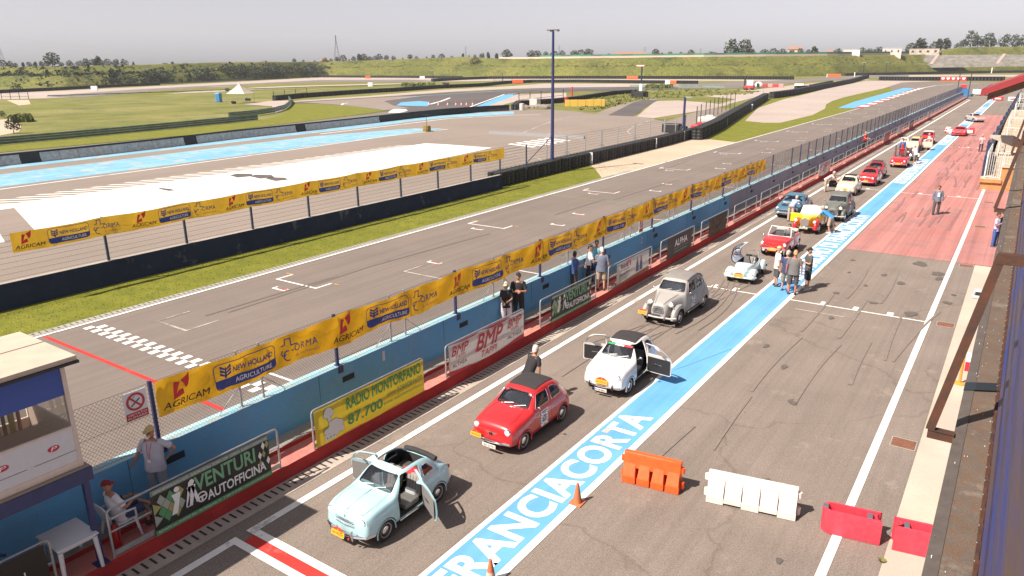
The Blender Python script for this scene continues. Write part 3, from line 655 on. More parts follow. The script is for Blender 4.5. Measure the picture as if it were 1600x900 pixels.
def venturi(b, L, Hh):
 x = .016
 b.quad((x, 0, 0), (x, L, 0), (x, L, .115), (x, 0, .115), m_g1); b.quad((x, 0, Hh-.12), (x, L, Hh-.12), (x, L, Hh), (x, 0, Hh), mat('board_grey_green', (0.16, 0.22, 0.17), .6))
 T_(b, 'CENTRO REVISIONI AUTO E MOTO - REVISIONE CRISTALLI - RICARICA CLIMA - GOMMISTA - RICARICA CONDIZIONATORI', .05, Hh-.095, L-.1, .06, white)
 T_(b, 'ROVATO Loc. DUOMO (BS) - Via Campanella, 23 - T. 030 77 22 848 - www.venturiautofficina.it', .06, .03, L-.12, .06, white)
 T_(b, 'VENTURI', L*.33, .52, L*.53, .34, m_g2, bold=.05, x=.024); T_(b, 'AUTOFFICINA', L*.42, .20, L*.53, .23, white, bold=.03, x=.024)
 for i in range(3):
  for j in range(4):
   y = L*.035+i*.2+(j % 2)*.10; z = .20+j*.13; mm = (mat('pale_green_print', (.34, .38, .33), .6), m_g1, mat('sand_print', (.35, .33, .12), .6))[(i+j) % 3]
   b.poly([(x+.002, y, z), (x+.002, y+.09, z+.13), (x+.002, y, z+.26), (x+.002, y-.09, z+.13)] if y > .1 else [(x+.002, .02, z), (x+.002, y+.09, z+.13), (x+.002, .02, z+.26)], mm)
 for dy in (0, .33):       # the big emblem letters
  y = L*.13+dy; b.poly([(.026, y, .28), (.026, y+.13, .28), (.026, y+.25, .72), (.026, y+.05, .72), (.026, y+.1, .55)], white)
  b.lathe([(.001, 0), (.06, 0)], white, 12, Matrix.Translation((.027, y+.17, .80)) @ Matrix.Rotation(pi/2, 4, 'Y'), cap=False)
 y = L*.30; b.poly([(.026, y-.16, .30), (.026, y-.08, .30), (.026, y, .70), (.026, y+.08, .30), (.026, y+.16, .30), (.026, y+.04, .82), (.026, y-.04, .82)], white)
 Tm = Matrix.Translation((.028, L*.375, .36)) @ Matrix.Rotation(pi/2, 4, 'Y'); b.lathe([(.09, 0), (.12, 0), (.12, .003), (.09, .003)], white, 18, Tm, cap=False)
 b.quad((.028, L*.375-.09, .35), (.028, L*.375+.09, .35), (.028, L*.375+.09, .385), (.028, L*.375-.09, .385), white); b.quad((.028, L*.375-.02, .25), (.028, L*.375+.02, .25), (.028, L*.375+.02, .35), (.028, L*.375-.02, .35), white)
 for i in range(3):
  for j in range(3): b.poly([(x+.002, L-.10*i-.06, .3+j*.2), (x+.002, L-.10*i-.01, .4+j*.2), (x+.002, L-.10*i-.06, .5+j*.2), (x+.002, L-.10*i-.11, .4+j*.2)], (white, m_bk, MATS['sand_print'])[(i+j) % 3])
board('advertising_board', 6.22, 9.0, .0, 1.01, 'green and black garage banner with white lettering on the railing beside the seated man', m_dkb, venturi)
board('advertising_board', 21.15, 24.1, .0, .98, 'green and black garage banner on the railing below the two people dressed in black', m_dkb, venturi)
m_rad = mat('yellow_board', (0.66, 0.50, 0.03), 0.55, var=.06, trans=.35); m_grn = mat('radio_green', (0.03, 0.27, 0.09), 0.5)
def radio(b, L, Hh):
 T_(b, 'RADIO MONTORFANO', 1.02, .62, L-1.15, .30, m_grn, bold=.03); T_(b, '87.700', 1.02, .17, 1.25, .29, m_grn, bold=.03)
 T_(b, 'sms 3288084600', 2.45, .40, 1.40, .14, m_grn); T_(b, 'www.radiomontorfano.it', 2.30, .20, 1.60, .13, m_grn)
 wv = mat('cartoon_grey', (.62, .60, .60), .6)
 for k, (y, z, r_) in enumerate(((.42, .78, .15), (.34, .74, .09), (.52, .74, .09), (.44, .60, .07), (.46, .48, .07), (.60, .40, .17), (.74, .34, .15), (.48, .32, .14), (.62, .22, .14), (.80, .22, .10), (.33, .30, .10))):
  Tm = Matrix.Translation((.018+.0006*k, y, z)) @ Matrix.Rotation(pi/2, 4, 'Y'); b.lathe([(.001, 0), (r_, 0)], m_grn, 14, Tm, cap=False)
  Tm = Matrix.Translation((.0215+.0006*k, y, z)) @ Matrix.Rotation(pi/2, 4, 'Y'); b.lathe([(.001, 0), (r_-.012, 0)], wv, 14, Tm, cap=False)
 b.quad((.031, .26, .06), (.031, .60, .06), (.031, .60, .22), (.031, .26, .22), wv)
 for i in range(3): b.box(.031, .033, .31+i*.1, .35+i*.1, .11, .15, m_grn)
board('advertising_board', 10.33, 14.26, .03, 1.0, 'yellow board with green radio station lettering between the two garage style boards', m_rad, radio)
m_wb = mat('white_board', (0.62, 0.59, 0.57), 0.55, var=.05, trans=.25); m_dr = mat('board_red', (0.50, 0.02, 0.04), 0.5)
def bmp(b, L, Hh):
 for y0, y1, z_ in ((1.35, 2.75, Hh), ):
  pass
 b.poly([(.014, 0, 0), (.014, 1.3, 0), (.014, .95, .07), (.014, .5, .10), (.014, 0, .16)], m_dr); b.poly([(.014, 2.6, 0), (.014, L, 0), (.014, L, .16), (.014, 3.5, .12), (.014, 3.0, .05)], m_dr)
 b.poly([(.014, .0, Hh), (.014, .6, Hh-.04), (.014, 1.2, Hh-.05), (.014, 1.5, Hh)], m_dr); b.poly([(.014, 1.6, Hh), (.014, 2.2, Hh-.08), (.014, 2.9, Hh-.06), (.014, 3.2, Hh)], m_dr)
 T_(b, 'BMP', .10, .60, .75, .28, m_dr, bold=.02, shear=.15); T_(b, 'TAPPI', .30, .46, .46, .11, m_dr); T_(b, 'ALTHEA', .14, .22, .70, .13, m_bk)
 T_(b, 'BMP', 1.30, .36, 1.30, .52, m_dr, bold=.025, shear=.15); T_(b, 'TAPPI', 1.50, .10, .85, .20, m_dr, bold=.01, shear=.1)
 T_(b, 'BMP', 3.00, .60, .75, .28, m_dr, bold=.02, shear=.15); T_(b, 'TAPPI', 3.16, .46, .46, .11, m_dr); T_(b, 'ALTHEA', 3.02, .22, .80, .13, m_bk)
board('advertising_board', 15.40, 19.38, .02, 1.0, 'white board with large red letters behind the man dressed in black and the red car', m_wb, bmp)
def bosco(b, L, Hh):
 T_(b, 'Bosco', .35, .68, .62, .19, mat('print_blue', (.03, .05, .2), .5), bold=.03)
 b.tube([(.02, 1.0, .66), (.02, 1.0, .84), (.02, 1.12, .93), (.02, 1.24, .84), (.02, 1.24, .66)], .018, m_dr, 4); T_(b, 'IMMOBILIARE', .35, .56, .85, .06, mat('print_orange', (.6, .12, .02), .5), bold=.02)
 for i in range(6): b.box(.014, .017, .25, 1.2-(i % 3)*.12, .44-i*.055, .455-i*.055, m_bk)
 b.poly([(.014, 0, 0), (.014, L, 0), (.014, L, .20), (.014, 1.6, .14), (.014, 0, .07)], mat('board_brown', (.30, .10, .04), .6))
 sk = mat('print_skin', (.45, .24, .17), .6); bl_ = mat('print_denim', (.10, .13, .25), .6)
 for y in (1.95, 2.32):
  b.poly([(.017, y-.14, .22), (.017, y+.15, .22), (.017, y+.12, .55), (.017, y+.05, .68), (.017, y-.05, .68), (.017, y-.12, .55)], bl_)
  b.poly([(.019, y-.07, .66), (.019, y+.07, .66), (.019, y+.06, .82), (.019, y, .88), (.019, y-.06, .82)], sk)
board('advertising_board', 26.3, 29.45, .02, .98, 'white board with a blue name and a picture of two people', m_wb, bosco)
def alpha(b, L, Hh):
 T_(b, 'ALPHA', .85, .46, 1.6, .34, white, bold=.03); T_(b, 'PROGETTI', .80, .30, 1.65, .09, mat('print_grey', (.35, .33, .35), .5), spacing=1.6); b.box(.016, .018, .85, 2.4, .18, .21, MATS['print_grey'])
board('advertising_board', 31.5, 34.6, .0, .99, 'black board with white capital letters hung on the railing beyond the board with two people', mat('black_board', (.035, .028, .032), .5, trans=.15), alpha)
board('advertising_board', 37.0, 39.75, -.02, .99, 'dark brown hanging cloth without readable lettering on the railing', mat('brown_cloth', (.085, .06, .045), .8, var=.3, scale=5, trans=.2), lambda b, L, Hh: b.tube([(.015, .5, .8), (.015, 1.3, .3), (.015, 2.1, .8)], .012, mat('cloth_crease', (.11, .08, .06), .9), 4))
board('advertising_board', 61.5, 65.5, .02, 1.0, 'pale board with large red letters far along the kerb before the red cars', m_wb, bmp)
for k, y in enumerate((92.3, 102.6, 112.8, 133.2)):
 lab = ['red faded board just beyond the man in the red shirt', 'pale board second beyond the man in the red shirt', 'dark red board third beyond the man in the red shirt', 'white board farthest along the kerb near the end of the railings'][k]
 board('advertising_board', y, y+4, .02, 1.0, lab, (mat('pink_board', (.45, .2, .18), .6), m_wb, mat('maroon_board', (.2, .04, .04), .6), m_wb)[k], bmp if k != 2 else (lambda b, L, Hh: T_(b, 'BMP', 1, .3, 2, .4, white)))
def dibo(b, L, Hh):
 T_(b, 'DI', L-.62, .44, .26, .20, white, bold=-.01, spacing=1.1); T_(b, 'BE', L-.58, .18, .34, .20, white, bold=-.01)
board('advertising_board', .4, 4.30, .02, 1.0, 'black cloth board with thin white letters in the lower left corner below the white table', mat('near_black_cloth', (.03, .022, .018), .6, trans=.1), dibo)
# ------------------------------------------------------------------ control booth on posts
m_cream = mat('cream_panel', (0.62, 0.50, 0.42), 0.6, var=.05); m_pan = mat('white_panel', (0.60, 0.58, 0.60), 0.5, var=.03); m_roof = mat('booth_roof', (0.46, 0.37, 0.29), 0.7, var=.08, scale=2)
m_ply = mat('booth_floor', (.25, .2, .16), .8)
bt = thing('control_booth', 'raised glazed race control booth on dark blue posts beside the pit wall', 'booth', (-13.0, 5.22, .359))
def bb(name, f, **k): b = MB(); f(b); return b.build(name, parent=bt, **k)
YB = -7.0; ZT = 4.10; ZF = 2.05
bb('roof', lambda b: (b.rbox(-1.95, .16, YB, .16, ZT, ZT+.09, m_roof, .01), b.box(-1.97, .18, YB, .18, ZT-.05, ZT-.003, black), b.box(-1.0, -.98, YB, .15, ZT+.09, ZT+.10, MATS['booth_floor'])))
bb('floor_beam', lambda b: (b.box(-.10, .06, YB, .10, ZF-.28, ZF-.02, navy), b.box(-1.9, -1.74, YB, .10, ZF-.28, ZF-.02, navy), b.box(-1.74, -.10, -.06, .10, ZF-.28, ZF-.02, navy), b.box(-1.88, .04, YB, .06, ZF-.02, ZF+.03, m_ply)))
for (x, y) in ((-.03, -.03), (-.03, -3.6), (-1.82, -.03), (-1.82, -3.6)):
 bb('post', lambda b: (b.box(x-.05, x+.05, y-.05, y+.05, 0.0 if x > -1 else -.36, ZF-.28, navy), b.box(x-.12, x+.12, y-.12, y+.12, 0, .015, navy) if x > -1 else None))
def walls(b):
 # +X face: cream frame, panel band low, window above ; +Y face likewise
 for y0, y1 in ((-.07, .0), (YB, YB+.07), (-3.5, -3.44)): b.box(-.06, .0, y0, y1, ZF+.03, ZT-.05, m_cream)
 b.box(-.055, -.005, YB+.07, -.07, ZF+.03, ZF+.16, m_cream); b.box(-.055, -.005, YB+.07, -.07, ZT-.12, ZT-.05, m_cream)
 b.box(-.05, -.012, YB+.07, -.07, ZF+.16, ZF+.80, m_pan)
 b.box(-.06, -.0, YB+.07, -.07, ZF+.80, ZF+.84, m_cream)
 for x0, x1 in ((-1.86, -1.80), (-.12, -.06)): b.box(x0, x1, -.06, 0, ZF+.03, ZT-.05, m_cream)
 b.box(-1.8, -.12, -.05, -.012, ZF+.03, ZF+.84, m_cream)
 b.box(-1.86, -1.80, YB, -.06, ZF+.03, ZF+.5, m_cream)
 for y in (-1.3, -2.6, -3.9, -5.2): b.box(-1.86, -1.80, y, y+.06, ZF+.5, ZT-.05, m_cream)
bb('frame', walls)
gb = glassmat('booth_glass', (.85, .85, .85), .12)
bb('window', lambda b: b.quad((-.03, YB+.07, ZF+.84), (-.03, -.07, ZF+.84), (-.03, -.07, ZT-.12), (-.03, YB+.07, ZT-.12), gb))
bb('window', lambda b: b.quad((-1.8, -.03, ZF+.84), (-.12, -.03, ZF+.84), (-.12, -.03, ZT-.05), (-1.8, -.03, ZT-.05), gb))
bb('window', lambda b: b.quad((-1.83, YB+.07, ZF+.5), (-1.83, -.07, ZF+.5), (-1.83, -.07, ZT-.05), (-1.83, YB+.07, ZT-.05), gb))
m_reflect = mat('reflection_blue', (.03, .075, .32), .3)  # blue reflection in the booth window, put in as a plain coloured strip
bb('blue_reflection', lambda b: b.quad((-.026, YB+.07, ZT-.62), (-.026, -.07, ZT-.62), (-.026, -.07, ZT-.12), (-.026, YB+.07, ZT-.12), m_reflect))
def logos(b):
 for y in (-.42, -1.22):
  b.lathe([(.001, 0), (.10, 0)], m_dr, 16, Matrix.Translation((-.008, y, ZF+.55)) @ Matrix.Rotation(pi/2, 4, 'Y') @ Matrix.Diagonal((.55, 1, 1, 1)), cap=False)
  b.text('P', (-.005, y-.05, ZF+.515), (0, 1, 0), (0, 0, 1), .09, .07, white, shear=.3); b.box(-.011, -.007, y-.34, y+.34, ZF+.36, ZF+.366, m_bk)
bb('logo_print', logos)
bb('flag_rack', lambda b: [b.tube([(-1.5, -.35-i*.12, ZF+.05), (-1.55, -.3-i*.13, ZF+1.15)], .035+.02*(i % 2), mat('flag%d' % i, c, .8), 5) for i, c in enumerate(((.5, .03, .03), (.6, .4, .03), (.02, .02, .02), (.5, .5, .5), (.5, .03, .03), (.6, .4, .03)))])
def desk(b): b.box(-.75, -.1, YB+.3, -.3, ZF+.72, ZF+.76, mat('desk_wood', (.32, .15, .09), .6)); b.box(-.7, -.2, -1.6, -1.0, ZF+.3, ZF+.36, black); b.box(-.75, -.70, -1.6, -1.0, ZF+.36, ZF+.85, black); b.box(-.8, -.3, -2.7, -2.1, ZF+.3, ZF+.36, black); b.box(-.85, -.80, -2.7, -2.1, ZF+.36, ZF+.95, black)
bb('desk', desk)
# ------------------------------------------------------------------ guard wall across the track with its fence
m_nw = ground_mat('dark_blue_wall', (0.016, 0.024, 0.050), (0.022, 0.032, 0.062), (0.03, 0.04, 0.07), big=.5, mid=1.2, speck=.12, grain=20, patch=.07, patchcol=(.09, .10, .12))
def XL(y): return -32.42-(max(0, y-35)*.02)
b = MB()
for i in range(40):
 y0 = -30+76*i/40; y1 = -30+76*(i+1)/40; a, c = XL(y0), XL(y1)
 b.quad((a+.10, y0, -.02), (c+.10, y1, -.02), (c, y1, 1.06), (a, y0, 1.06), m_nw); b.quad((a, y0, 1.06), (c, y1, 1.06), (c-.28, y1, 1.06), (a-.28, y0, 1.06), m_step); b.quad((a-.28, y0, 1.06), (c-.28, y1, 1.06), (c-.36, y1, -.02), (a-.36, y0, -.02), m_nw)
tag(b.build('guard_wall', base=True), 'dark navy concrete guard wall between the grass strip and the paddock', 'wall')
lf = thing('wire_fence', 'dark post and wire fence on the navy guard wall behind the yellow banner', 'fence', (-32.55, 0, 1.06))
m_dkp = mat('dark_post', (.02, .035, .06), .5)
pb = MB(); pb.box(-.045, .045, -.045, .045, -.02, 1.95, m_dkp); lp0 = pb.build('post', parent=lf); lp0.location = (0, 8.15, 0)
for k in range(-2, 11):
 if k == 0: continue
 c = lp0.copy(); COL.objects.link(c); c.parent = lf; c.location = (XL(11.93+3.78*k)+32.42, 11.93+3.78*k, 0)
b = MB()
for i in range(9): b.tube([(0, -8, .1+i*.22), (0, 36, .1+i*.22), (-.25, 49, .1+i*.22)], .0055, wire, 4)
for i in range(560):
 y = -5+i*.092; wirepath(b, (XL(y)+32.42, y, 0), (XL(y)+32.42, y, 1.9), .0011)
b.build('wires', parent=lf)
# ------------------------------------------------------------------ tyre walls
m_tb = mat('black_belt', (0.016, 0.017, 0.018), .55, var=.3)
def tyre_wall(name, pts, h, label, cell=.62, wpan=True, cat='tyre wall', green=False):
 """row of stacked tyres bolted behind a black conveyor belt, following ground points"""
 b = MB(); P = [V(p) for p in pts]; L = [0]
 for i in range(len(P)-1): L.append(L[-1]+(P[i+1]-P[i]).length)
 n = max(2, int(L[-1]/cell))
 def pos(s_):
  for i in range(len(P)-1):
   if s_ <= L[i+1] or i == len(P)-2: return P[i].lerp(P[i+1], (s_-L[i])/max(1e-6, L[i+1]-L[i])), (P[i+1]-P[i]).normalized()
 mm = (m_tb, rubber, MATS['green_black'] if green else m_tb)
 for i in range(n):
  p, d = pos((i+.5)*L[-1]/n); nn = V((d.y, -d.x, 0)); nl = 4
  for side in (0, .55):
   c = p-nn*side; r_ = cell*.5
   b.lathe([(r_*.94, 0), (r_, h*.08), (r_, h*.22), (r_*.93, h*.25), (r_, h*.28), (r_, h*.47), (r_*.93, h*.5), (r_, h*.53), (r_, h*.72), (r_*.93, h*.75), (r_, h*.78), (r_, h*.97), (r_*.8, h)], mm[(i*7+int(side)) % 3], 8, Matrix.Translation((c.x, c.y, 0)))
 o = b.build(name, base=True, smooth=True, angle=50); return tag(o, label, cat)
mat('green_black', (0.022, 0.03, 0.028), .6)
tyre_wall('tyre_wall', [(-33.3, 46, 0), (-33.6, 62, 0), (-33.9, 80, 0), (-34.6, 92, 0)], 1.15, 'black tyre wall continuing the navy guard wall below the tall light pole')
tyre_wall('tyre_wall', pxs(1091,219, 1120,205, 1156,181, 1198,155), 1.5, 'black tyre wall running away beside the lawn and the gravel trap', .9)
tyre_wall('tyre_wall', pxs(1207,154, 1240,149, 1280,140, 1330,130, 1356,121.5), 1.6, 'black tyre wall starting after the gap, beyond the gravel trap', 1.1)
tyre_wall('tyre_wall', pxs(1373,125.5, 1420,126.2, 1480,126, 1570,126), 1.7, 'black tyre wall across the end of the straight with a red and white banner', 1.3)
tyre_wall('tyre_wall', pxs(1320,118.5, 1400,117, 1500,115, 1600,113.5), 1.5, 'upper black tyre wall at the foot of the concrete stand', 1.4)
tyre_wall('tyre_wall', pxs(430,157, 470,153, 525,149, 575,145.5, 619,143, 681,138.5, 753,135, 790,131, 831,129, 900,128.7, 1000,130, 1090,131), 1.3, 'long dark tyre wall around the outside of the hairpin', .9)
tyre_wall('tyre_wall', pxs(487,120.8, 600,121.5, 722,122.5), 1.4, 'low black tyre wall at the foot of the embankment left of the light pole', 1.3)
tyre_wall('tyre_wall', pxs(676,127.5, 720,125, 760,123.4, 900,122.7, 1100,123.3, 1240,124.3), 1.5, 'long black tyre wall under the embankment behind the light pole', 1.4)
tyre_wall('tyre_wall', pxs(-60,149, 0,145.5, 90,141, 190,135.5, 250,133), 1.2, 'thin dark tyre wall outside the bend at the far left', 1.0)
tyre_wall('tyre_wall', pxs(805,172, 812,165, 828,164), 1.1, 'short tyre stack at the corner of the little fence left of the soil heap', .7)
tyre_wall('tyre_wall', pxs(842,163, 870,161, 905,157, 935,152, 960,148, 988,146), 1.1, 'tyre wall behind the yellow and white block', .8)
tyre_wall('tyre_wall', pxs(1243,140.5, 1262,140), 1.3, 'detached short stack of tyres on the gravel right of the red barriers', 1.0)
tyre_wall('tyre_wall', pxs(1268,138, 1300,131), 1.2, 'short row of tyres behind the wall beyond the gravel trap', 1.0)
tyre_wall('tyre_wall', pxs(990,152, 1000,150.5, 1008,152), 1.5, 'pile of tyres at the foot of the marshal post', .8)
# number boards standing on the long tyre wall
for i, (px, py) in enumerate(((917, 257), (1018, 232), (1062, 220), (1130, 197), (1156, 179), (1171, 172))):
 p = at(px, py); b = MB(); b.box(-.25, .25, -.04, .04, .1, 1.15, mat('marker_white', (.55, .55, .55), .7, var=.3, scale=14))
 tag(b.build('distance_marker', loc=(0, 0, 0)), ['dirty white marker on the tyre wall just right of the light pole', 'thin pale marker on the tyre wall, second right of the light pole', 'thin pale marker near the dark blue post on the tyre wall', 'white marker plate at the bend of the tyre wall', 'white plate with a dark digit on the tyre wall by the lawn', 'last white marker before the tyre wall ends by the gravel'][i], 'marker', 'marker plates on the tyre walls').location = (p.x+.35, p.y, 0)
# fence of grey pipes right of the pole
gf = thing('wire_fence', 'grey pipe and wire fence behind the tyre wall right of the tall light pole', 'fence', (-34.3, 55, 0))
gx = [55.2, 58.6, 62.4, 65.7, 69.5, 73.6, 77.8, 82.0, 85.6, 88.6]
for i, y in enumerate(gx):
 b = MB(); b.tube([(0, 0, 0), (0, 0, 2.9)], .05, steel, 6)
 if i % 2 == 1: b.tube([(0, .22, 0), (0, .22, 2.9)], .05, steel, 6); b.tube([(0, 0, 1.5), (0, -1.1, .9)], .02, steel, 5); b.tube([(0, .2, 1.5), (0, 1.2, .9)], .02, steel, 5)
 o = b.build('post', parent=gf); o.location = (-.02*(y-55), y-55, 0)
b = MB()
for i in range(9): b.tube([(0, -9, .9+i*.24), (-.6, 34, .9+i*.24)], .008, wire, 4)
b.build('wires', parent=gf)
df = thing('wire_fence', 'dark mesh fence on the left side of the tyre wall along the lawn', 'fence', at(1103, 196))
pts = pxs(1103,200, 1109,195, 1116,190, 1122,186, 1128,182, 1134,179, 1140,176, 1146,173.5, 1152,171, 1159,168); o0 = df.location.copy()
for p in pts:
 b = MB(); b.tube([(0, 0, 0), (0, 0, 3.0)], .06, black, 5); o = b.build('post', parent=df); o.location = (p.x-o0.x-1.5, p.y-o0.y, 0)
b = MB()
for z in [i*.3 for i in range(11)]: b.tube([(p.x-o0.x-1.5, p.y-o0.y, z) for p in pts], .012, wire, 4)
b.build('wires', parent=df)
# black and white concrete barrier left of the paddock
bp = pxs(-60,268, 0,259.5, 125,246, 250,231.5, 375,216, 500,202, 594,191, 640,185.5, 700,179, 760,174.5, 800,172.5)
m_bw = mat('barrier_grey', (.40, .39, .38), .8, var=.25, scale=3); m_bk2 = mat('barrier_black', (.018, .02, .022), .7)
LL = [0]
for i in range(len(bp)-1): LL.append(LL[-1]+(bp[i+1]-bp[i]).length)
def along(s_):
 for i in range(len(bp)-1):
  if s_ <= LL[i+1] or i == len(bp)-2: return bp[i].lerp(bp[i+1], (s_-LL[i])/(LL[i+1]-LL[i])), (bp[i+1]-bp[i]).normalized()
b = MB(); s_ = 0; i = 0; cut = LL[6]
while s_ < LL[-1]-1:
 ln_ = 1.9; p, d = along(s_+ln_/2); A = p-d*(ln_/2-.015); B = p+d*(ln_/2-.015); nn = V((d.y, -d.x, 0))
 m = m_bk2 if (s_ > cut or i % 10 == 3) else m_bw; h = .95
 zz = [(0, .28), (.12, .28), (.40, .15), (h, .09)]
 R = [[q+nn*w_+V((0, 0, z)) for q in (A, B)] for z, w_ in zz]+[[q-nn*w_+V((0, 0, z)) for q in (A, B)] for z, w_ in zz[::-1]]
 b.rings([[r[0] for r in R], [r[1] for r in R]], m)
 top = [A+nn*.12+V((0, 0, h)), B+nn*.12+V((0, 0, h)), B-nn*.12+V((0, 0, h)), A-nn*.12+V((0, 0, h))]
 b.box(-1, 1, -.12, .12, .0, .18, m_bk2, Matrix.Translation((p.x, p.y, h)) @ Matrix.Rotation(atan2(d.y, d.x), 4, 'Z')); s_ += ln_; i += 1
tag(b.build('concrete_barrier', base=True, normals=True), 'long grey and black concrete barrier between the blue paddock stripes and the service road', 'barrier')
# guardrails
m_gr = mat('weathered_guardrail', (.16, .22, .19), .5, .5, var=.2, scale=1)
def guardrail(pts, label, h=1.0, n=3):
 b = MB(); P = [V(p) for p in pts]
 for k in range(n):
  z = h-.16-k*.33
  R = []
  for i, p in enumerate(P):
   d = (P[min(i+1, len(P)-1)]-P[max(i-1, 0)]).normalized(); nn = V((d.y, -d.x, 0))
   R.append([p+nn*w_+V((0, 0, z+dz)) for w_, dz in ((.03, -.15), (.10, -.10), (.03, 0), (.10, .10), (.03, .15), (-.02, .15), (-.02, -.15))])
  b.rings(R, m_gr)
 for i in range(len(P)-1):
  q = int((P[i+1]-P[i]).length/4)+1
  for j in range(q): p = P[i].lerp(P[i+1], j/q); b.box(p.x-.12, p.x-.03, p.y-.05, p.y+.05, 0, h, m_gr)
 return tag(b.build('guardrail', base=True, normals=True), label, 'guardrail')
guardrail(pxs(-80,236, 0,226.5, 100,217.5, 200,208, 300,198, 403,187.5), 'long three band steel guardrail between the meadow and the mown verge')
guardrail(pxs(358,185, 400,181, 430,176, 445,171.5, 452,166, 455,161, 451,156), 'curved end of steel guardrail by the dry path right of the tent', 1.1)
guardrail(pxs(75,151.5, 130,150, 203,147.5, 300,144, 400,140.5, 500,137, 600,134.5, 660,132.5), 'thin low guardrail on the far side of the meadow', .6, 1)
guardrail(pxs(250,133, 330,129.5, 400,125, 485,120.5), 'grey guardrail at the foot of the row of trees', 1.0, 2)
guardrail(pxs(985,137, 1100,137.5, 1132,138), 'short grey guardrail behind the green mound', .9, 2)
# ------------------------------------------------------------------ tall light pole and others
lp = thing('light_pole', 'tall dark blue floodlight pole behind the guard wall, the highest thing in the picture', 'pole', (-33.75, 55.2, 0))
b = MB(); b.tube([(0, 0, 0), (0, 0, 11.8)], .15, navy, 10, rads=[.17, .10]); b.build('mast', parent=lp, smooth=True)
b = MB(); b.box(-.55, .55, -.12, .12, 11.8, 11.88, black); b.box(-.5, -.2, -.2, .2, 11.72, 11.80, steel); b.box(.2, .5, -.2, .2, 11.72, 11.80, steel); b.build('lamp_head', parent=lp)
b = MB(); b.tube([(0, 0, 3.2), (-.2, -4.5, .9)], .035, navy, 5); b.build('stay', parent=lp)
p = at(1067.2, 207, .8); b = MB(); b.tube([(0, 0, 0), (0, 0, 5.1)], .15, navy, 8); b.box(-.1, .9, -.1, .1, 5.0, 5.12, steel)
tag(b.build('light_pole', loc=(0, 0, 0)), 'short thick dark blue lamp post at the end of the grey pipe fence', 'pole').location = (p.x, p.y, 0)
# ================================================================== FAR BACKGROUND
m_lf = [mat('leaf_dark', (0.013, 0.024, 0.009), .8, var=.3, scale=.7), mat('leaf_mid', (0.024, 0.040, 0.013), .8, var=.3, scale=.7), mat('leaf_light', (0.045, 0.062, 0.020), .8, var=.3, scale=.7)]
m_bark = mat('bark', (0.10, 0.075, 0.055), .9, var=.2)
def crown_mesh(seed, lobes, n, size, name='crown', low=.12):
 """unit-height crown made of small leaf clumps spread through several lobes"""
 r = random.Random(seed); b = MB()
 for c, rad in lobes:
  k = int(n*rad[0]*rad[2]/sum(q[0]*q[2] for _, q in lobes))
  for i in range(k):
   d = V((r.gauss(0, 1), r.gauss(0, 1), r.gauss(0, 1))).normalized(); q = r.uniform(.45, 1.0)**.45*(1+r.uniform(-.12, .16))
   p = V((c[0]+d.x*rad[0]*q, c[1]+d.y*rad[1]*q, max(low, c[2]+d.z*rad[2]*q)))
   u = V((r.gauss(0, 1), r.gauss(0, 1), r.gauss(0, 1))).normalized(); v = u.cross(V((r.gauss(0, 1), r.gauss(0, 1), r.gauss(0, 1)))).normalized(); s_ = size*r.uniform(.6, 1.4)
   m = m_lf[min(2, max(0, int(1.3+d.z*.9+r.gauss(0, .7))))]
   b.add([p-u*s_, p+v*s_*.8, p+u*s_, p-v*s_*.7+u*.2*s_], [(0, 1, 2, 3)], m)
 return b
KINDS = {
 'round': [((0, 0, .60), (.42, .42, .38)), ((.22, .1, .45), (.25, .25, .26)), ((-.25, -.05, .42), (.24, .24, .25)), ((.05, 0, .82), (.22, .22, .17))],
 'tall': [((0, 0, .5), (.22, .22, .42)), ((.05, 0, .75), (.14, .14, .24)), ((-.1, 0, .35), (.16, .16, .22))],
 'bushy': [((0, 0, .5), (.48, .4, .42)), ((.35, 0, .35), (.3, .3, .3)), ((-.36, 0, .38), (.3, .3, .32)), ((.1, .1, .75), (.28, .28, .24))],
 'pine': [((0, 0, .35), (.30, .30, .26)), ((0, 0, .58), (.21, .21, .22)), ((0, 0, .80), (.11, .11, .2))]}
protos = {}
def tree(kind, px, ytop, ybase, dist, label, group, seed=0, zb=None, wfac=1.0):
 key = (kind, seed % 3); B = atd(px, ybase, dist); T = atd(px, ytop, dist); h = max(1.0, T.z-B.z)
 if key not in protos:
  n = 380; me = crown_mesh(seed % 3+hash(kind) % 50 if False else seed % 3+{'round': 10, 'tall': 20, 'bushy': 30, 'pine': 40}[kind], KINDS[kind], n, .055).build('crown'); tr = MB()
  tr.tube([(0, 0, -.05), (.01, 0, .3), (0, 0, .7)], .03, m_bark, 6, rads=[.035, .026, .010])
  for a in (0, 2.1, 4.2): tr.tube([(0, 0, .3), (.14*cos(a), .14*sin(a), .52)], .012, m_bark, 4)
  t2 = tr.build('trunk'); protos[key] = (me.data, t2.data); bpy.data.objects.remove(me); bpy.data.objects.remove(t2)
 t = thing('tree', label, 'tree', B, random.uniform(0, 6), group); t.scale = (h*wfac, h*wfac, h)
 for nm, d in zip(('crown', 'trunk'), protos[key]): o = bpy.data.objects.new(nm, d); COL.objects.link(o); o.parent = t
 return t
G1 = 'trees on the skyline'
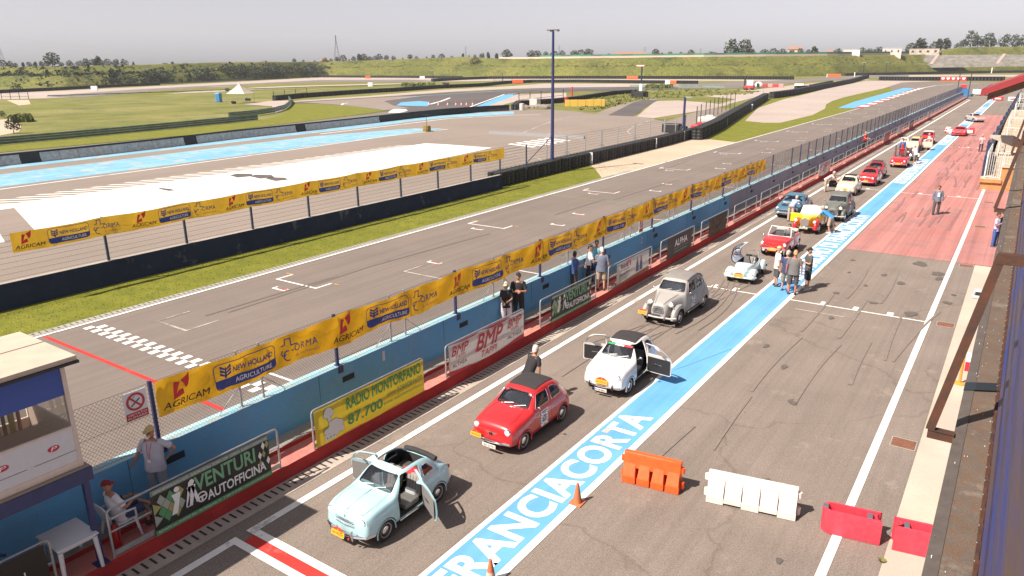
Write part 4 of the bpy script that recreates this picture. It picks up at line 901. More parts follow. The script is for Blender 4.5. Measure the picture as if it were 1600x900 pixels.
# (x, ytop, ybase, kind, width) on the skyline
SK = [(6,93,105,'bushy',1.1),(17,95,105,'round',1),(25,98,105,'round',1),(37,97,104,'tall',1.2),(47,96,104,'bushy',1),(56,96,104,'tall',1.4),(66,95,104,'round',.9),(83,81.5,104,'round',1.2),(75,95,104,'round',.9),(97,97,103.5,'round',1.2),(110,94,103,'round',1.1),(126,94,103,'bushy',1.2),(137,91,103,'bushy',1.1),(147,92,103,'round',1.1),(154,87,102,'tall',1.3),(160,94,102,'round',1),(170,91,102,'bushy',1),(182,91.5,102,'bushy',1),(195,91.5,102,'bushy',1),(209,96,101,'pine',1),(270,96,104,'tall',1.5),
 (460,91,96,'round',1),(474,93,96,'bushy',1),(492,94,96,'bushy',1),(508,90,96,'round',1.2),(517,91,97,'bushy',1),(527,88.5,97,'round',1.1),(536,85.5,95,'bushy',1.2),(546,92,97,'round',.8),(553,88,96,'round',1),(562,84,95,'tall',1.5),(570,83.5,95,'bushy',1.2),(578,88,95,'round',1),(585,87,94,'bushy',1),(593,84,94,'round',1.2),(604,86,94,'round',1.1),(615,87,94,'round',1.1),(630,90,93,'bushy',1),(641,85,92,'round',1.3),(651,87,92,'bushy',1),(667,88,91,'bushy',1),(677,85.5,91,'round',1.2),(690,83.5,90,'bushy',1.4),(706,87,90,'bushy',1.2),(723.5,83,90,'tall',1.2),(733,86,90,'tall',1.2),(742,85,89,'round',1),(753,82.5,88,'bushy',1.2),(763,81,90,'tall',1),(776,83,91,'tall',1.3),(792,77,90,'round',1.2),
 (830,78.5,88,'round',1.1),(841,78,88,'bushy',1),(853,80.5,88,'round',.9),(866,79,88,'bushy',1.1),(878,78.5,88,'round',.9),(897,78.5,87,'round',1.1),(908,77,87,'bushy',1.1),(919,76,87,'round',1.1),(952,83,87,'bushy',1),(1024,76,86,'round',1),(1034,82,86,'round',.8),(1047,80,86,'bushy',1),(1064,81,86,'round',.9),(1079,77.5,86,'round',1.1),
 (1113,80,85,'bushy',1.8),(1140,60.5,85,'bushy',.92),(1160,60,85,'bushy',.95),(1152,74,85,'round',1),(1169,72,85,'round',1),(1176,78,85,'round',1),(1194,77,84,'round',1.4),(1208,75,84,'bushy',1.2),(1222,76,84,'round',1.2),(1236,77,84,'bushy',1),(1251,75,84,'bushy',1),(1262,77,84,'round',1),(1272,72,84,'tall',1.4),(1308,75.5,87,'round',1.1),(1346,74,84,'round',1.1),(1358,75,83,'bushy',1),(1372,73,83,'round',1.2),
 (1422,67,77,'round',1),(1436,59,76,'tall',1.6),(1459,64,76,'bushy',.9),(1466,60,75,'tall',1.2),(1478,59,75,'tall',1.4),(1494,67,74,'bushy',1),(1504,62,74,'round',1),(1516,46,74,'bushy',.72),(1527,56,74,'round',1),(1541,50,74,'bushy',.85),(1551,60,74,'round',.9),(1568,53,73,'bushy',1.0),(1586,53,73,'bushy',.95),(1601,53,73,'bushy',1)]
DK = {'round': 'round leafy', 'tall': 'slim upright', 'bushy': 'broad bushy', 'pine': 'pointed'}
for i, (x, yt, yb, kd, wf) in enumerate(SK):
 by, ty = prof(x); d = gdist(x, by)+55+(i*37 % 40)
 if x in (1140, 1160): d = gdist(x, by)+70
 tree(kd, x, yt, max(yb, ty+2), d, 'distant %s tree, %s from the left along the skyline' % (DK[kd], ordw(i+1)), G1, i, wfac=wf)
# dark row of trees at the foot of the embankment
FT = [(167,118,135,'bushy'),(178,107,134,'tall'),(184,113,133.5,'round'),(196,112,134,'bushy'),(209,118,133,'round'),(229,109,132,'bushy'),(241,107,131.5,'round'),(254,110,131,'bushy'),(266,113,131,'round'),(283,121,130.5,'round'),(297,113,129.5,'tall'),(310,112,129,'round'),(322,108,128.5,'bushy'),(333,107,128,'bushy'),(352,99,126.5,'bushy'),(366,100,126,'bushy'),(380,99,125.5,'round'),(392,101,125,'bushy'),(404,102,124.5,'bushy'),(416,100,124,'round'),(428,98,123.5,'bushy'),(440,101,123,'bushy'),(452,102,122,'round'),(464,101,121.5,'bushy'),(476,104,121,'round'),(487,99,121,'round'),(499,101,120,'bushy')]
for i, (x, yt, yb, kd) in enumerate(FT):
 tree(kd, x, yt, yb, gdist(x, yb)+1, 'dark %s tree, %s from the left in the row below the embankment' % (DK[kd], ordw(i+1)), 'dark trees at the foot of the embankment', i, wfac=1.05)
tree('round', 22, 179, 208.5, gdist(22, 208.5), 'small lone round tree in the meadow at the far left', 'small trees in the meadow', 1, wfac=.8)
for i, (x, yt, yb) in enumerate(((3,173,183),(33,105,114),(27,131,142),(743,89,101))):
 tree('bushy', x, yt, yb, gdist(x, yb) if yb > 130 else gdist(x, prof(x)[0])+18, ['dark bush at the left edge of the meadow above the bare soil', 'dark round bush high on the embankment at the far left', 'pale round bush in front of the embankment at the far left', 'dark slanting bush on the embankment crest left of the light pole'][i], 'bushes on the grass', i, wfac=1.3)
# shrubs and tufts nobody could count
m_tuft = [mat('tuft_a', (0.135, 0.145, 0.03), .9, var=.15), mat('tuft_b', (0.175, 0.165, 0.05), .9, var=.15), mat('tuft_c', (0.10, 0.12, 0.026), .9, var=.15), mat('tuft_d', (0.24, 0.22, 0.13), .9)]
rn = random.Random(11); b = MB()
for i in range(2300):
 px = rn.uniform(-60, 1700); t = rn.choice((rn.uniform(.02, .95), rn.uniform(.4, .6))); p = berm_pt(px, t); s_ = rn.uniform(.4, 1.1)*(1.5 if px < 520 else .6)
 m = (m_lf[1], m_lf[2], m_tuft[0], m_tuft[2])[rn.choice((0, 1, 1, 2, 2, 3) if px > 520 else (0, 0, 1, 3))]
 for k in range(5):
  u = V((rn.gauss(0, 1), rn.gauss(0, 1), rn.gauss(0, 1))).normalized(); v = V((rn.gauss(0, 1), rn.gauss(0, 1), rn.gauss(0, 1))).normalized(); c = p+V((rn.uniform(-1, 1)*s_, rn.uniform(-1, 1)*s_, rn.uniform(0, .6)*s_))
  b.add([c-u*s_*.6, c+v*s_*.5, c+u*s_*.6, c-v*s_*.5], [(0, 1, 2, 3)], m)
tag(b.build('shrubs'), 'low shrubs and tufts scattered over the embankment slope', 'shrubs', kind='stuff')
b = MB(); MEAD = [(-40,232), (0,224), (200,206), (400,186), (440,170), (380,164), (360,158), (330,146), (100,152), (-40,156)]
def inpoly(x, y, P):
 c = False
 for i in range(len(P)):
  (x1, y1), (x2, y2) = P[i], P[i-1]
  if (y1 > y) != (y2 > y) and x < (x2-x1)*(y-y1)/(y2-y1)+x1: c = not c
 return c
n = 0
def tuft(p, s_, m):
 for k in range(3):
  a = rn.uniform(0, pi); d = V((cos(a), sin(a), 0))*s_*.7; c = p+V((rn.uniform(-.4, .4), rn.uniform(-.4, .4), 0))
  b.add([c-d, c+d, c+d*.6+V((0, 0, s_)), c-d*.7+V((0, 0, s_*.8))], [(0, 1, 2, 3)], m)
while n < 1:
 x = rn.uniform(-40, 440); y = rn.uniform(146, 232)
 if inpoly(x, y, MEAD):
  p = at(x, y)
  if inpoly(x, y, [(-60,190), (20,186), (34,196), (30,206), (-10,214), (-60,218)]): continue
  tuft(p, rn.uniform(.06, .24), m_tuft[rn.choice((0, 0, 1, 1, 2, 2, 3) if (int(p.x/9)+int(p.y/7)) % 2 else (0, 1, 0, 1, 2))]); n += 1
for i in range(1500):     # green mound and path verges right of the light pole
 x = rn.uniform(905, 1195); y = rn.uniform(139, 172)
 if inpoly(x, y, [(905,172), (930,174), (1000,157), (1060,152), (1170,148), (1195,143), (1120,139), (1000,140), (920,152)]): tuft(at(x, y), rn.uniform(.15, .45), m_tuft[rn.choice((0, 2, 1))])
for (x0, y0, x1, y1) in ((630,137,680,133), (1010,137,1050,137), (25,188,45,190)):
 for i in range(120): tuft(at(x0+(x1-x0)*rn.random(), y0+(y1-y0)*rn.random()+rn.uniform(-1, 1)), rn.uniform(.6, 1.3), m_tuft[2])
tag(b.build('meadow_grass'), 'uneven tufts of long grass over the meadow', 'grass', kind='stuff')
# blades along the trackside lawn
b = MB()
for i in range(12000):
 y = rn.uniform(2, 62); x = rn.uniform(-32.3, -28.6); h = rn.uniform(.015, .04); a = rn.uniform(0, pi); d = V((cos(a), sin(a), 0))*.02
 p = V((x, y, .006)); b.add([p-d, p+d, p+V((rn.uniform(-.03, .03), rn.uniform(-.03, .03), h))], [(0, 1, 2)], m_tuft[rn.choice((0, 0, 2))])
tag(b.build('lawn_grass'), 'short grass blades of the lawn strip beside the race track', 'grass', kind='stuff')
# ------------------------------------------------------------------ pylons
def pylon(px, ytop, ybase, dist, label, w=.22):
 B = atd(px, ybase, dist); T = atd(px, ytop, dist); h = T.z-B.z; m = mat('pylon_steel', (.20, .20, .22), .6); b = MB(); r = .10*dist/900
 def sq(z): k = 1-.88*min(1, z/.8) if z < .8 else .12; return w*k/2*h
 lv = [0, .15, .3, .45, .6, .72, .82, .92, 1.0]
 C4 = lambda z: [V((sx*sq(z), sy*sq(z), z*h)) for sx, sy in ((-1, -1), (1, -1), (1, 1), (-1, 1))]
 for z0_, z1_ in zip(lv, lv[1:]):
  a, c = C4(z0_), C4(z1_)
  for i in range(4): b.tube([a[i], c[i]], r*1.5, m, 3); b.tube([a[i], c[(i+1) % 4]], r, m, 3); b.tube([a[(i+1) % 4], c[i]], r, m, 3)
 for z, L in ((.70, .16), (.81, .20), (.91, .13)):
  b.tube([(-L*h, 0, z*h), (L*h, 0, z*h)], r*1.2, m, 3); b.tube([(-L*h, 0, z*h), (0, 0, (z+.06)*h)], r, m, 3); b.tube([(L*h, 0, z*h), (0, 0, (z+.06)*h)], r, m, 3)
 o = tag(b.build('pylon', loc=(0, 0, 0)), label, 'pylon', 'electricity pylons'); o.location = B; o.rotation_euler = (0, 0, radians(35)); return B, h
pylon(2, 50, 105, 700, 'large lattice electricity pylon cut by the left edge of the photo')
pylon(527, 55, 96, 850, 'lattice electricity pylon above the trees left of centre')
pylon(728, 72, 91, 1300, 'thin far pylon behind the trees between the two light poles', .12)
pylon(873.5, 70, 90, 1400, 'thin far pylon just right of the tall light pole', .10)
pylon(1007, 73, 90, 1400, 'thin far pylon above the brown roofed shed', .10)
pylon(1094, 75, 88, 1400, 'thin far pylon left of the big pair of dark trees', .10)
cb = MB()
for (x0, y0, x1, y1) in ((5, 56, 527, 82), (5, 64, 527, 90), (530, 62, 790, 80)):
 A = atd(x0, y0, 700); B = atd(x1, y1, 850); P = [A.lerp(B, i/14)-V((0, 0, 9*4*(i/14)*(1-i/14))) for i in range(15)]; cb.tube(P, .035, mat('cable', (.35, .35, .37), .7), 3)
tag(cb.build('power_cables', base=True), 'thin power cables strung between the left pylons', 'cables')
# ------------------------------------------------------------------ buildings on the skyline
m_wallb = mat('far_plaster', (.55, .45, .38), .8, var=.08, scale=.5); m_tile = mat('far_tile', (.30, .16, .11), .85, var=.15, scale=.6); m_whb = mat('far_white', (.62, .60, .60), .7, var=.06, scale=.3)
m_win = mat('far_window', (.05, .05, .06), .4)
def house(px0, px1, ytop, ybase, dist, label, roof=m_tile, wallm=m_wallb, pitch=.35, wins=3, name='house'):
 A = atd(px0, ybase, dist); B = atd(px1, ybase, dist); h = atd((px0+px1)/2, ytop, dist).z-A.z; L = (B-A).length; ang = atan2(B.y-A.y, B.x-A.x); D = max(6, L*.4)
 t = thing(name, label, 'building', (A+B)/2, ang); hw = h*(1-pitch)
 b = MB(); b.box(-L/2, L/2, 0, D, -3, hw, wallm)
 if pitch: b.poly([(-L/2, 0, hw), (-L/2, D, hw), (-L/2, D/2, h)], wallm); b.poly([(L/2, 0, hw), (L/2, D, hw), (L/2, D/2, h)], wallm)
 b.build('wall', parent=t)
 b = MB()
 if pitch:
  e = L*.03
  for s_ in (0, 1):
   y0 = -D*.06 if s_ == 0 else D*1.06; z = hw-h*.03
   b.rings([[V((-L/2-e, y0, z)), V((-L/2-e, D/2, h)), V((-L/2-e, D/2, h+.2)), V((-L/2-e, y0, z+.2))], [V((L/2+e, y0, z)), V((L/2+e, D/2, h)), V((L/2+e, D/2, h+.2)), V((L/2+e, y0, z+.2))]], roof)
 else: b.box(-L/2-.2, L/2+.2, -.2, D+.2, hw, hw+.25, roof)
 b.build('roof', parent=t)
 for i in range(wins):
  x = -L/2+L*(i+.5)/wins; b = MB(); b.box(x-L*.04/1, x+L*.04, -.06, .02, hw*.35, hw*.72, m_win); b.build('window', parent=t)
 return t
def bd(x): return gdist(x, prof(x)[0])
house(960, 1008, 81.5, 87.5, bd(980)+80, 'long low shed with a red brown roof above the green wall', pitch=.5, wins=4)
house(1231, 1252, 73, 83, bd(1240)+120, 'farmhouse with cream gable behind the trees and the green wall', pitch=.4, wins=2)
house(1290, 1302, 79, 84, bd(1300)+120, 'low red roofed house right of the farmhouse', pitch=.5, wins=1)
house(500, 514, 92, 97, bd(500)+110, 'small red roofed house at the left foot of the pylon trees', pitch=.6, wins=1)
house(535, 547, 93.5, 97, bd(540)+110, 'small red roofed house right of the lattice pylon', pitch=.6, wins=1)
house(566, 577, 92.5, 96, bd(570)+110, 'little pinkish house in the skyline trees', pitch=.4, wins=1)
house(507, 543, 97, 99.5, bd(520)+60, 'long low white roof just over the crest below the pylon', roof=m_whb, pitch=0, wins=0)
house(254, 262, 98.5, 101, bd(260)+60, 'small pale roof on the crest left of the slope bush', roof=m_whb, pitch=0, wins=0)
house(1317, 1343, 77.5, 87, bd(1330)+34, 'white box shaped hoarding building on the crest', roof=m_whb, wallm=m_whb, pitch=0, wins=0, name='box_building')
house(1378, 1408, 75.5, 85, bd(1390)+34, 'pale pink flat roofed building on the crest', roof=m_whb, wallm=mat('far_pink', (.60, .50, .48), .8), pitch=0, wins=3, name='box_building')
house(1420, 1467, 76, 85, bd(1440)+30, 'ruined striped shed with dark openings below the right crest trees', roof=mat('rust_roof', (.35, .27, .22), .8), wallm=mat('striped_wall', (.45, .38, .32), .8, var=.4, scale=.8), pitch=0, wins=4, name='shed')
# green and white wall along the crest
gw = thing('boundary_wall', 'long cream wall with green panels along the embankment crest', 'wall', berm_pt(1050, 1.0)); o0 = gw.location.copy()
m_gp = mat('green_panel', (.045, .20, .115), .7, var=.2); m_gp2 = mat('dull_green_panel', (.07, .12, .09), .7); m_cw = mat('cream_wall', (.50, .42, .35), .8, var=.1)
xs = [780+i*16 for i in range(41)]
def wl(px):
 by, ty = prof(px); d = gdist(px, by)+34; return atd(px, ty+.8, d)
for i in range(len(xs)-1):
 A, B = wl(xs[i])-o0, wl(xs[i+1])-o0
 up = lambda z: V((0, 0, z)); dn = (B-A).normalized(); nn = V((dn.y, -dn.x, 0))*.3
 b = MB(); b.rings([[A-nn-up(2), A+nn-up(2), A+nn+up(1.5), A-nn+up(1.5)], [B-nn-up(2), B+nn-up(2), B+nn+up(1.5), B-nn+up(1.5)]], m_cw); b.build('wall_panel', parent=gw)
 if xs[i] > 830:
  b = MB(); m = m_gp if (i*5) % 3 else m_gp2; b.rings([[A-nn*.6+up(1.5), A+nn*.6+up(1.5), A+nn*.6+up(2.6), A-nn*.6+up(2.6)], [B-nn*.6+up(1.5), B+nn*.6+up(1.5), B+nn*.6+up(2.6), B-nn*.6+up(2.6)]], m); b.build('green_panel', parent=gw)
# concrete stand on the right slope
m_st = mat('weathered_concrete', (.215, .20, .18), .9, var=.3, scale=.35, bump=.3, bscale=2)
cs = thing('concrete_stand', 'weathered stepped concrete stand on the grassy slope at the right', 'stand', berm_pt(1500, .5)); o0 = cs.location.copy()
b = MB(); N = 9; pxsn = [1413, 1440, 1470, 1500, 1530, 1560, 1590, 1620, 1660, 1720]
BOT = lambda x: atd(x+(0 if x > 1420 else -4), 102.0-(x-1413)*.018, gdist(x, 114)+10); TOP = lambda x: atd(x+(10 if x < 1420 else 0), 86.5-(x-1413)*.008, gdist(x, 114)+27)
R = []
for x in pxsn:
 A, B = BOT(x), TOP(x); row = [A-V((0, 0, 2))-o0]
 for k in range(N):
  p = A.lerp(B, k/N); q = A.lerp(B, (k+1)/N); row += [V((p.x, p.y, q.z))-o0, V((q.x, q.y, q.z))-o0]
 row.append(row[-1]-V((0, 0, 3))); R.append(row)
b.rings(R, m_st, close=False, cap=False); b.build('steps', parent=cs, normals=True)
for x in (1452, 1556):
 b = MB(); A, B = BOT(x), TOP(x+11); A2, B2 = BOT(x+5), TOP(x+16); z = V((0, 0, .5))
 b.rings([[A+z-o0, A2+z-o0, A2-o0, A-o0], [B+z-o0, B2+z-o0, B2-o0, B-o0]], mat('pink_stair', (.42, .30, .27), .8)); b.build('stairway', parent=cs)
# ------------------------------------------------------------------ things around the circuit
tp = at(377, 161); t = thing('tent', 'small white pointed canopy tent standing in the meadow', 'tent', tp, radians(25))
m_tent = mat('tent_cloth', (.68, .60, .50), .7, trans=.25)
b = MB(); s_ = 2.45; e = 2.35; pk = V((0, 0, 5.0)); R = []
for i in range(6):
 k = i/5; sc = (1-k)**1.35*s_; R.append([V((sx*sc, sy*sc, e+(5.0-e)*k)) for sx, sy in ((-1, -1), (0, -1.0), (1, -1), (1, 0), (1, 1), (0, 1), (-1, 1), (-1, 0))])
b.rings(R[:-1]+[[p*.02+V((0, 0, 4.95)) for p in R[0]]], m_tent); b.build('canopy', parent=t, normals=True)
for sx, sy in ((-1, -1), (1, -1), (1, 1), (-1, 1)): b = MB(); b.tube([(sx*s_*.97, sy*s_*.97, 0), (sx*s_*.97, sy*s_*.97, e)], .05, steel, 5); b.build('leg', parent=t)
q = at(342.5, 159.5); t = thing('portable_toilet', 'bright blue portable cabin in the meadow left of the tent', 'cabin', q, .3)
mb = mat('cabin_blue', (.06, .25, .48), .5); b = MB(); b.rbox(-.6, .6, -.6, .6, 0, 2.1, mb, .05); b.build('body', parent=t); b = MB(); b.rbox(-.66, .66, -.66, .66, 2.1, 2.35, mat('cabin_roof', (.25, .45, .6), .5), .08); b.build('roof', parent=t); b = MB(); b.box(-.4, .4, -.63, -.6, .1, 1.95, mat('cabin_door', (.04, .18, .38), .5)); b.build('door', parent=t)
for i, (x, y, w_, h) in enumerate(((366, 162.5, 1.2, .8), (387, 157.5, 1.5, .8), (357, 142.5, 3, 1.3), (697, 132.5, 4, 1.2))):
 b = MB(); p = at(x, y)
 for k in range(6): b.ell((rn.uniform(-w_, w_)*.5, rn.uniform(-.3, .3), h*.4+rn.uniform(0, .2)), (w_*.3, .3, h*.4), (rubber, black, m_lf[0])[k % 3], 7, k=5)
 tag(b.build('equipment_pile', loc=(0, 0, 0)), ['dark heap under the left leg of the tent', 'dark heap under the right side of the tent', 'dark equipment beside the track behind the tent', 'dark low vehicle like heap behind the hairpin tyre wall'][i], 'pile').location = p
m_pk = mat('cone_pink', (.62, .12, .09), .6)
def cone(px, py, h, label, group, m1=m_pk, m2=white, r=.0):
 p = at(px, py); b = MB(); k = h
 b.rbox(-.15*k/.5, .15*k/.5, -.15*k/.5, .15*k/.5, 0, .035*k/.5, m1, .01)
 b.lathe([(.11*k/.5, .03), (.09*k/.5, .12*k/.5), (.07*k/.5, .24*k/.5), (.048*k/.5, .36*k/.5), (.025*k/.5, .5*k/.5)], [m1, m2, m1, m1, m1], 14)
 o = tag(b.build('traffic_cone', loc=(0, 0, 0), smooth=True, angle=35), label, 'cone', group); o.location = p; return o
for i, x in enumerate((670.5, 685, 699.5, 712.5, 721, 729, 738.5)):
 cone(x, 164.6, .9, 'pink and white cone standing on the hairpin, %s of the row' % ('leftmost', 'second from the left', 'third from the left', 'middle one', 'third from the right', 'second from the right', 'rightmost')[i], 'cones on the hairpin')
m_oc = mat('cone_orange', (.42, .13, .05), .7, var=.15); m_ow = mat('cone_dirty_white', (.50, .36, .28), .7)
cone(902, 786, .50, 'faded orange cone on the edge of the blue band beside the orange barrier', 'cones by the lane', m_oc, m_oc)
cone(767, 909, .50, 'orange cone with a white band cut off by the bottom edge of the photo', 'cones by the lane', m_oc, m_ow)
# orange / white marker blocks on the tyre walls
m_or = mat('safety_orange', (.70, .12, .03), .6)
for i, (x, y, dx, m) in enumerate(((575, 121.5, 3.4, m_or), (660, 122.5, 3, white), (579, 134.6, 2, white), (809, 129.5, 5, m_or), (988, 123, 6, m_or), (1048, 131.5, 4.5, m_or), (1043, 131.5, 2, white), (1303, 119.5, 7, m_or), (1296, 119.5, 3, white), (148, 140.5, 2.4, white), (1248, 138, 3, white))):
 p = at(x, y+1); b = MB(); b.rbox(-dx/2, dx/2, -.4, .4, 0, 1.7, m, .12); b.box(-dx*.3, dx*.3, -.46, -.40, .4, 1.0, m)
 tag(b.build('barrier_block', loc=(0, 0, 0)), ['orange block on the low tyre wall at the left foot of the embankment', 'white block on the low tyre wall right of the orange one', 'small white block on the middle grass island', 'orange block on the tyre wall left of the light pole', 'orange block on the upper tyre wall left of the marshal post lamp', 'orange block on the tyre wall above the green mound', 'white block touching the orange one above the green mound', 'large orange block at the end of the road under the right embankment', 'white block touching the large orange block', 'small leaning white panel by the far left bend', 'white and dark block by the detached tyre stack'][i], 'barrier', 'marker blocks by the tyre walls').location = p
 bpy.context.scene.collection.objects[-1].rotation_euler = (0, 0, radians(35 if x < 900 else 15))
# red and white banner across the end of the straight
t = thing('advertising_banner', 'red banner with white oval marks on the tyre wall at the end of the straight', 'banner', at(1489, 126.8)); L = 4.9
b = MB(); b.box(-L, L, -.06, 0, .2, 1.7, m_rp); b.build('sheet', parent=t)
b = MB()
for k in range(5): b.poly([(-L+1+k*1.95-.7, -.08, 1.5), (-L+1+k*1.95+.7, -.08, 1.5), (-L+1+k*1.95+.4, -.08, .7), (-L+1+k*1.95-.4, -.08, .7)], white)
b.build('print', parent=t)
# fence posts, lamp posts, marshal post
def post(px, py, h, r, label, m=m_dkp, head=None, name='lamp_post', cat='lamp'):
 p = at(px, py); b = MB(); b.tube([(0, 0, 0), (0, 0, h)], r, m, 6)
 if head: b.box(-head, head, -.15, .15, h, h+.25, steel)
 o = tag(b.build(name, loc=(0, 0, 0)), label, cat); o.location = p; return o
post(677, 128, 5.5, .16, 'dark lamp post with white head left of the light pole behind the hairpin', head=.5)
post(785, 128.5, 4.5, .14, 'thin dark post on the tyre wall left of the light pole')
post(904, 120.5, 3.4, .12, 'small post on the embankment foot right of the light pole', head=.3)
post(1348, 119, 7.5, .22, 'dark lamp post with white head at the end of the road', head=.9)
post(1383.5, 116.5, 7.5, .2, 'second dark lamp post left of the concrete stand', head=.9)
post(137, 138, 3.2, .14, 'small dark post with white top by the far left bend', head=.3)
post(1549, 114.5, 3.6, .3, 'short white post before the tyre wall under the concrete stand', white)
post(1335, 120, 2.5, .25, 'short white post left of the dark lamp post', white)
ms = thing('marshal_post', 'marshal post with a dark pole, white board and orange lamp on the mound', 'post', at(1001, 153))
b = MB(); b.tube([(0, 0, 0), (0, 0, 8.0)], .22, m_dkp, 6); b.build('mast', parent=ms)
b = MB(); b.box(-1.4, .8, -.3, .3, 8.0, 8.4, m_or); b.box(-1.4, .8, -.32, -.3, 8.1, 8.3, white); b.build('lamp_head', parent=ms)
b = MB(); b.box(-.3, .5, -.5, -.2, 1.8, 3.6, white); b.build('board', parent=ms)
b = MB(); b.rbox(-1.6, 1.2, -1, .6, 0, 1.6, rubber, .2); b.rbox(-2.4, -1.4, -.6, .4, .6, 2.2, black, .1); b.build('base', parent=ms)
for (x0, x1, y, n_, h, lab) in ((811, 880, 163.5, 5, 2.6, 'dark little post and wire fence left of the soil heap'), (428, 480, 155, 4, 2.2, 'four dark posts above the start of the hairpin tyre wall'), (3, 45, 155, 4, 2.0, 'dark posts with a rail at the far left edge'), (110, 142, 138.5, 5, 1.6, 'row of low dark posts by the far left bend'), (772, 800, 128, 3, 2.0, 'dark posts left of the light pole behind the hairpin')):
 f_ = thing('post_fence', lab, 'fence', at(x0, y)); o0 = f_.location.copy()
 for i in range(n_):
  q = at(x0+(x1-x0)*i/(n_-1), y-(.12*(x1-x0)*i/(n_-1) if x0 in (811, 428) else 0))-o0; b = MB(); b.tube([(0, 0, 0), (0, 0, h)], .09, black, 5); o = b.build('post', parent=f_); o.location = q
 q = at(x1, y-(.12*(x1-x0) if x0 in (811, 428) else 0))-o0; b = MB(); b.tube([(0, 0, h*.4), (q.x, q.y, h*.4)], .05, wire, 4); b.tube([(0, 0, h*.8), (q.x, q.y, h*.8)], .03, wire, 4); b.build('rail', parent=f_)
b = MB(); p = at(845, 169)
for i in range(26): b.ell((rn.uniform(-3.5, 2.5), rn.uniform(-1, 1), rn.uniform(0, .25)), (rn.uniform(.6, 1.3), rn.uniform(.5, .9), rn.uniform(.25, .7)), mat('spoil', (.20, .165, .15), .95, var=.25, scale=2), 7, k=5)
o = tag(b.build('soil_heap', loc=(0, 0, 0)), 'grey brown heap of soil and rubble right of the white container', 'heap'); o.location = p
b = MB(); b.rbox(-1, 1, -.8, .8, 0, 1.5, mat('dirty_white', (.50, .47, .44), .7, var=.2), .1); b.box(-.9, .9, -.7, .7, 1.5, 1.53, mat('dirty_shade', (.3, .29, .28), .8)); tag(b.build('water_container', loc=(0, 0, 0)), 'dirty white container beside the soil heap', 'container').location = at(836, 165)
b = MB(); b.lathe([(.5, 0), (.52, .4), (.48, .45), (.52, .5), (.5, 1.3), (.2, 1.35)], MATS['dirty_white'], 12); tag(b.build('barrel', loc=(0, 0, 0)), 'white barrel in front of the little fence', 'barrel').location = at(815.5, 172)
b = MB(); b.lathe([(.5, 0), (.52, .4), (.48, .45), (.52, .5), (.5, 1.3), (.2, 1.35)], mat('barrel_red', (.3, .02, .03), .6), 12); tag(b.build('barrel', loc=(0, 0, 0)), 'dark red barrel at the end of the tyre wall by the yellow block', 'barrel').location = at(885, 161.5)
b = MB(); L = 8.6; b.rbox(-L/2, L/2, -.3, .3, 0, 1.45, mat('block_yellow', (.62, .40, .07), .7, var=.1), .05)
for k in range(5): b.box(-L/2+1+k*1.7, -L/2+1.04+k*1.7, -.31, -.30, .05, 1.4, m_bk)
o = tag(b.build('concrete_block', loc=(0, 0, 0)), 'long yellow and white concrete block left of the ramp', 'block'); o.location = at(914, 166.5); o.rotation_euler = (0, 0, radians(35))
post(893.5, 156, 3.2, .22, 'thin red and white post beside the dark red barrel', m_rp, name='marker_post', cat='post')
# red machinery and barriers near the far track junction
for i, (x, y) in enumerate(((1171, 140.5), (1185, 138), (1207, 136.5))):
 b = MB()
 if i == 0: b.rbox(-1.6, 1.4, -.8, .8, .3, 1.4, mat('machine_red', (.45, .04, .04), .6), .15); b.rbox(-.8, 1.2, -.7, .7, 1.4, 2.9, white, .15); b.box(-1.9, -1.5, -.3, .3, 0, 3.6, black); b.lathe([(.4, -.9), (.4, .9)], rubber, 10, Matrix.Translation((.9, 0, .4)) @ Matrix.Rotation(pi/2, 4, 'X')); b.lathe([(.4, -.9), (.4, .9)], rubber, 10, Matrix.Translation((-.9, 0, .4)) @ Matrix.Rotation(pi/2, 4, 'X'))
 elif i == 1: b.ell((0, 0, 1.1), (1.3, 1.0, 1.1), white, 10); b.rbox(-.4, .5, -1.1, -.9, .4, 1.8, black, .05)
 else:
  for k in range(4): b.rbox(-3.6+k*1.9, -1.9+k*1.9, -.4+.3*(k % 2), .1+.3*(k % 2), 0, 1.2, (MATS['machine_red'], mat('machine_pink', (.6, .25, .22), .6))[k % 2], .1)
 tag(b.build(('forklift', 'covered_pallet', 'plastic_barriers')[i], loc=(0, 0, 0)), ['small red machine with white cab at the far track junction', 'white covered pallet right of the small red machine', 'cluster of red and pink plastic barriers at the far junction'][i], ('machine', 'pallet', 'barriers')[i]).location = at(x, y)
b = MB(); b.lathe([(.55, 0), (.6, .3), (.55, .8), (.3, .85)], mat('drum_olive', (.20, .14, .03), .7), 12); b.tube([(0, 0, .8), (0, 0, 2.4)], .03, black, 5); b.box(-.7, .7, -.05, .05, 2.3, 2.34, black)
tag(b.build('weighted_drum', loc=(0, 0, 0)), 'olive drum with a thin pole standing on the wide blue band', 'drum').location = at(667, 205.5)
b = MB(); b.box(-5.4, 5.4, -.15, .15, 0, .35, mat('low_beam', (.25, .25, .26), .7)); o = tag(b.build('low_beam', loc=(0, 0, 0)), 'long thin grey beam lying on the paddock left of the light pole', 'beam'); o.location = at(795, 210.5); A = at(765, 209); B = at(913, 217); o.rotation_euler = (0, 0, atan2(B.y-A.y, B.x-A.x)); o.scale = ((B-A).length/10.8, 1, 1); o.location = (A+B)/2
b = MB()
for (x, y, s_) in ((1008, 225, 1), (978, 192, .7)): pass
b.rbox(-1.5, 1.0, -.6, .6, 0, 1.2, black, .15); b.rbox(.8, 1.9, -.4, .4, 0, .9, rubber, .1); tag(b.build('equipment_pile', loc=(0, 0, 0)), 'dark equipment behind the grey pipe fence beside the short lamp post', 'pile').location = at(1052, 207)
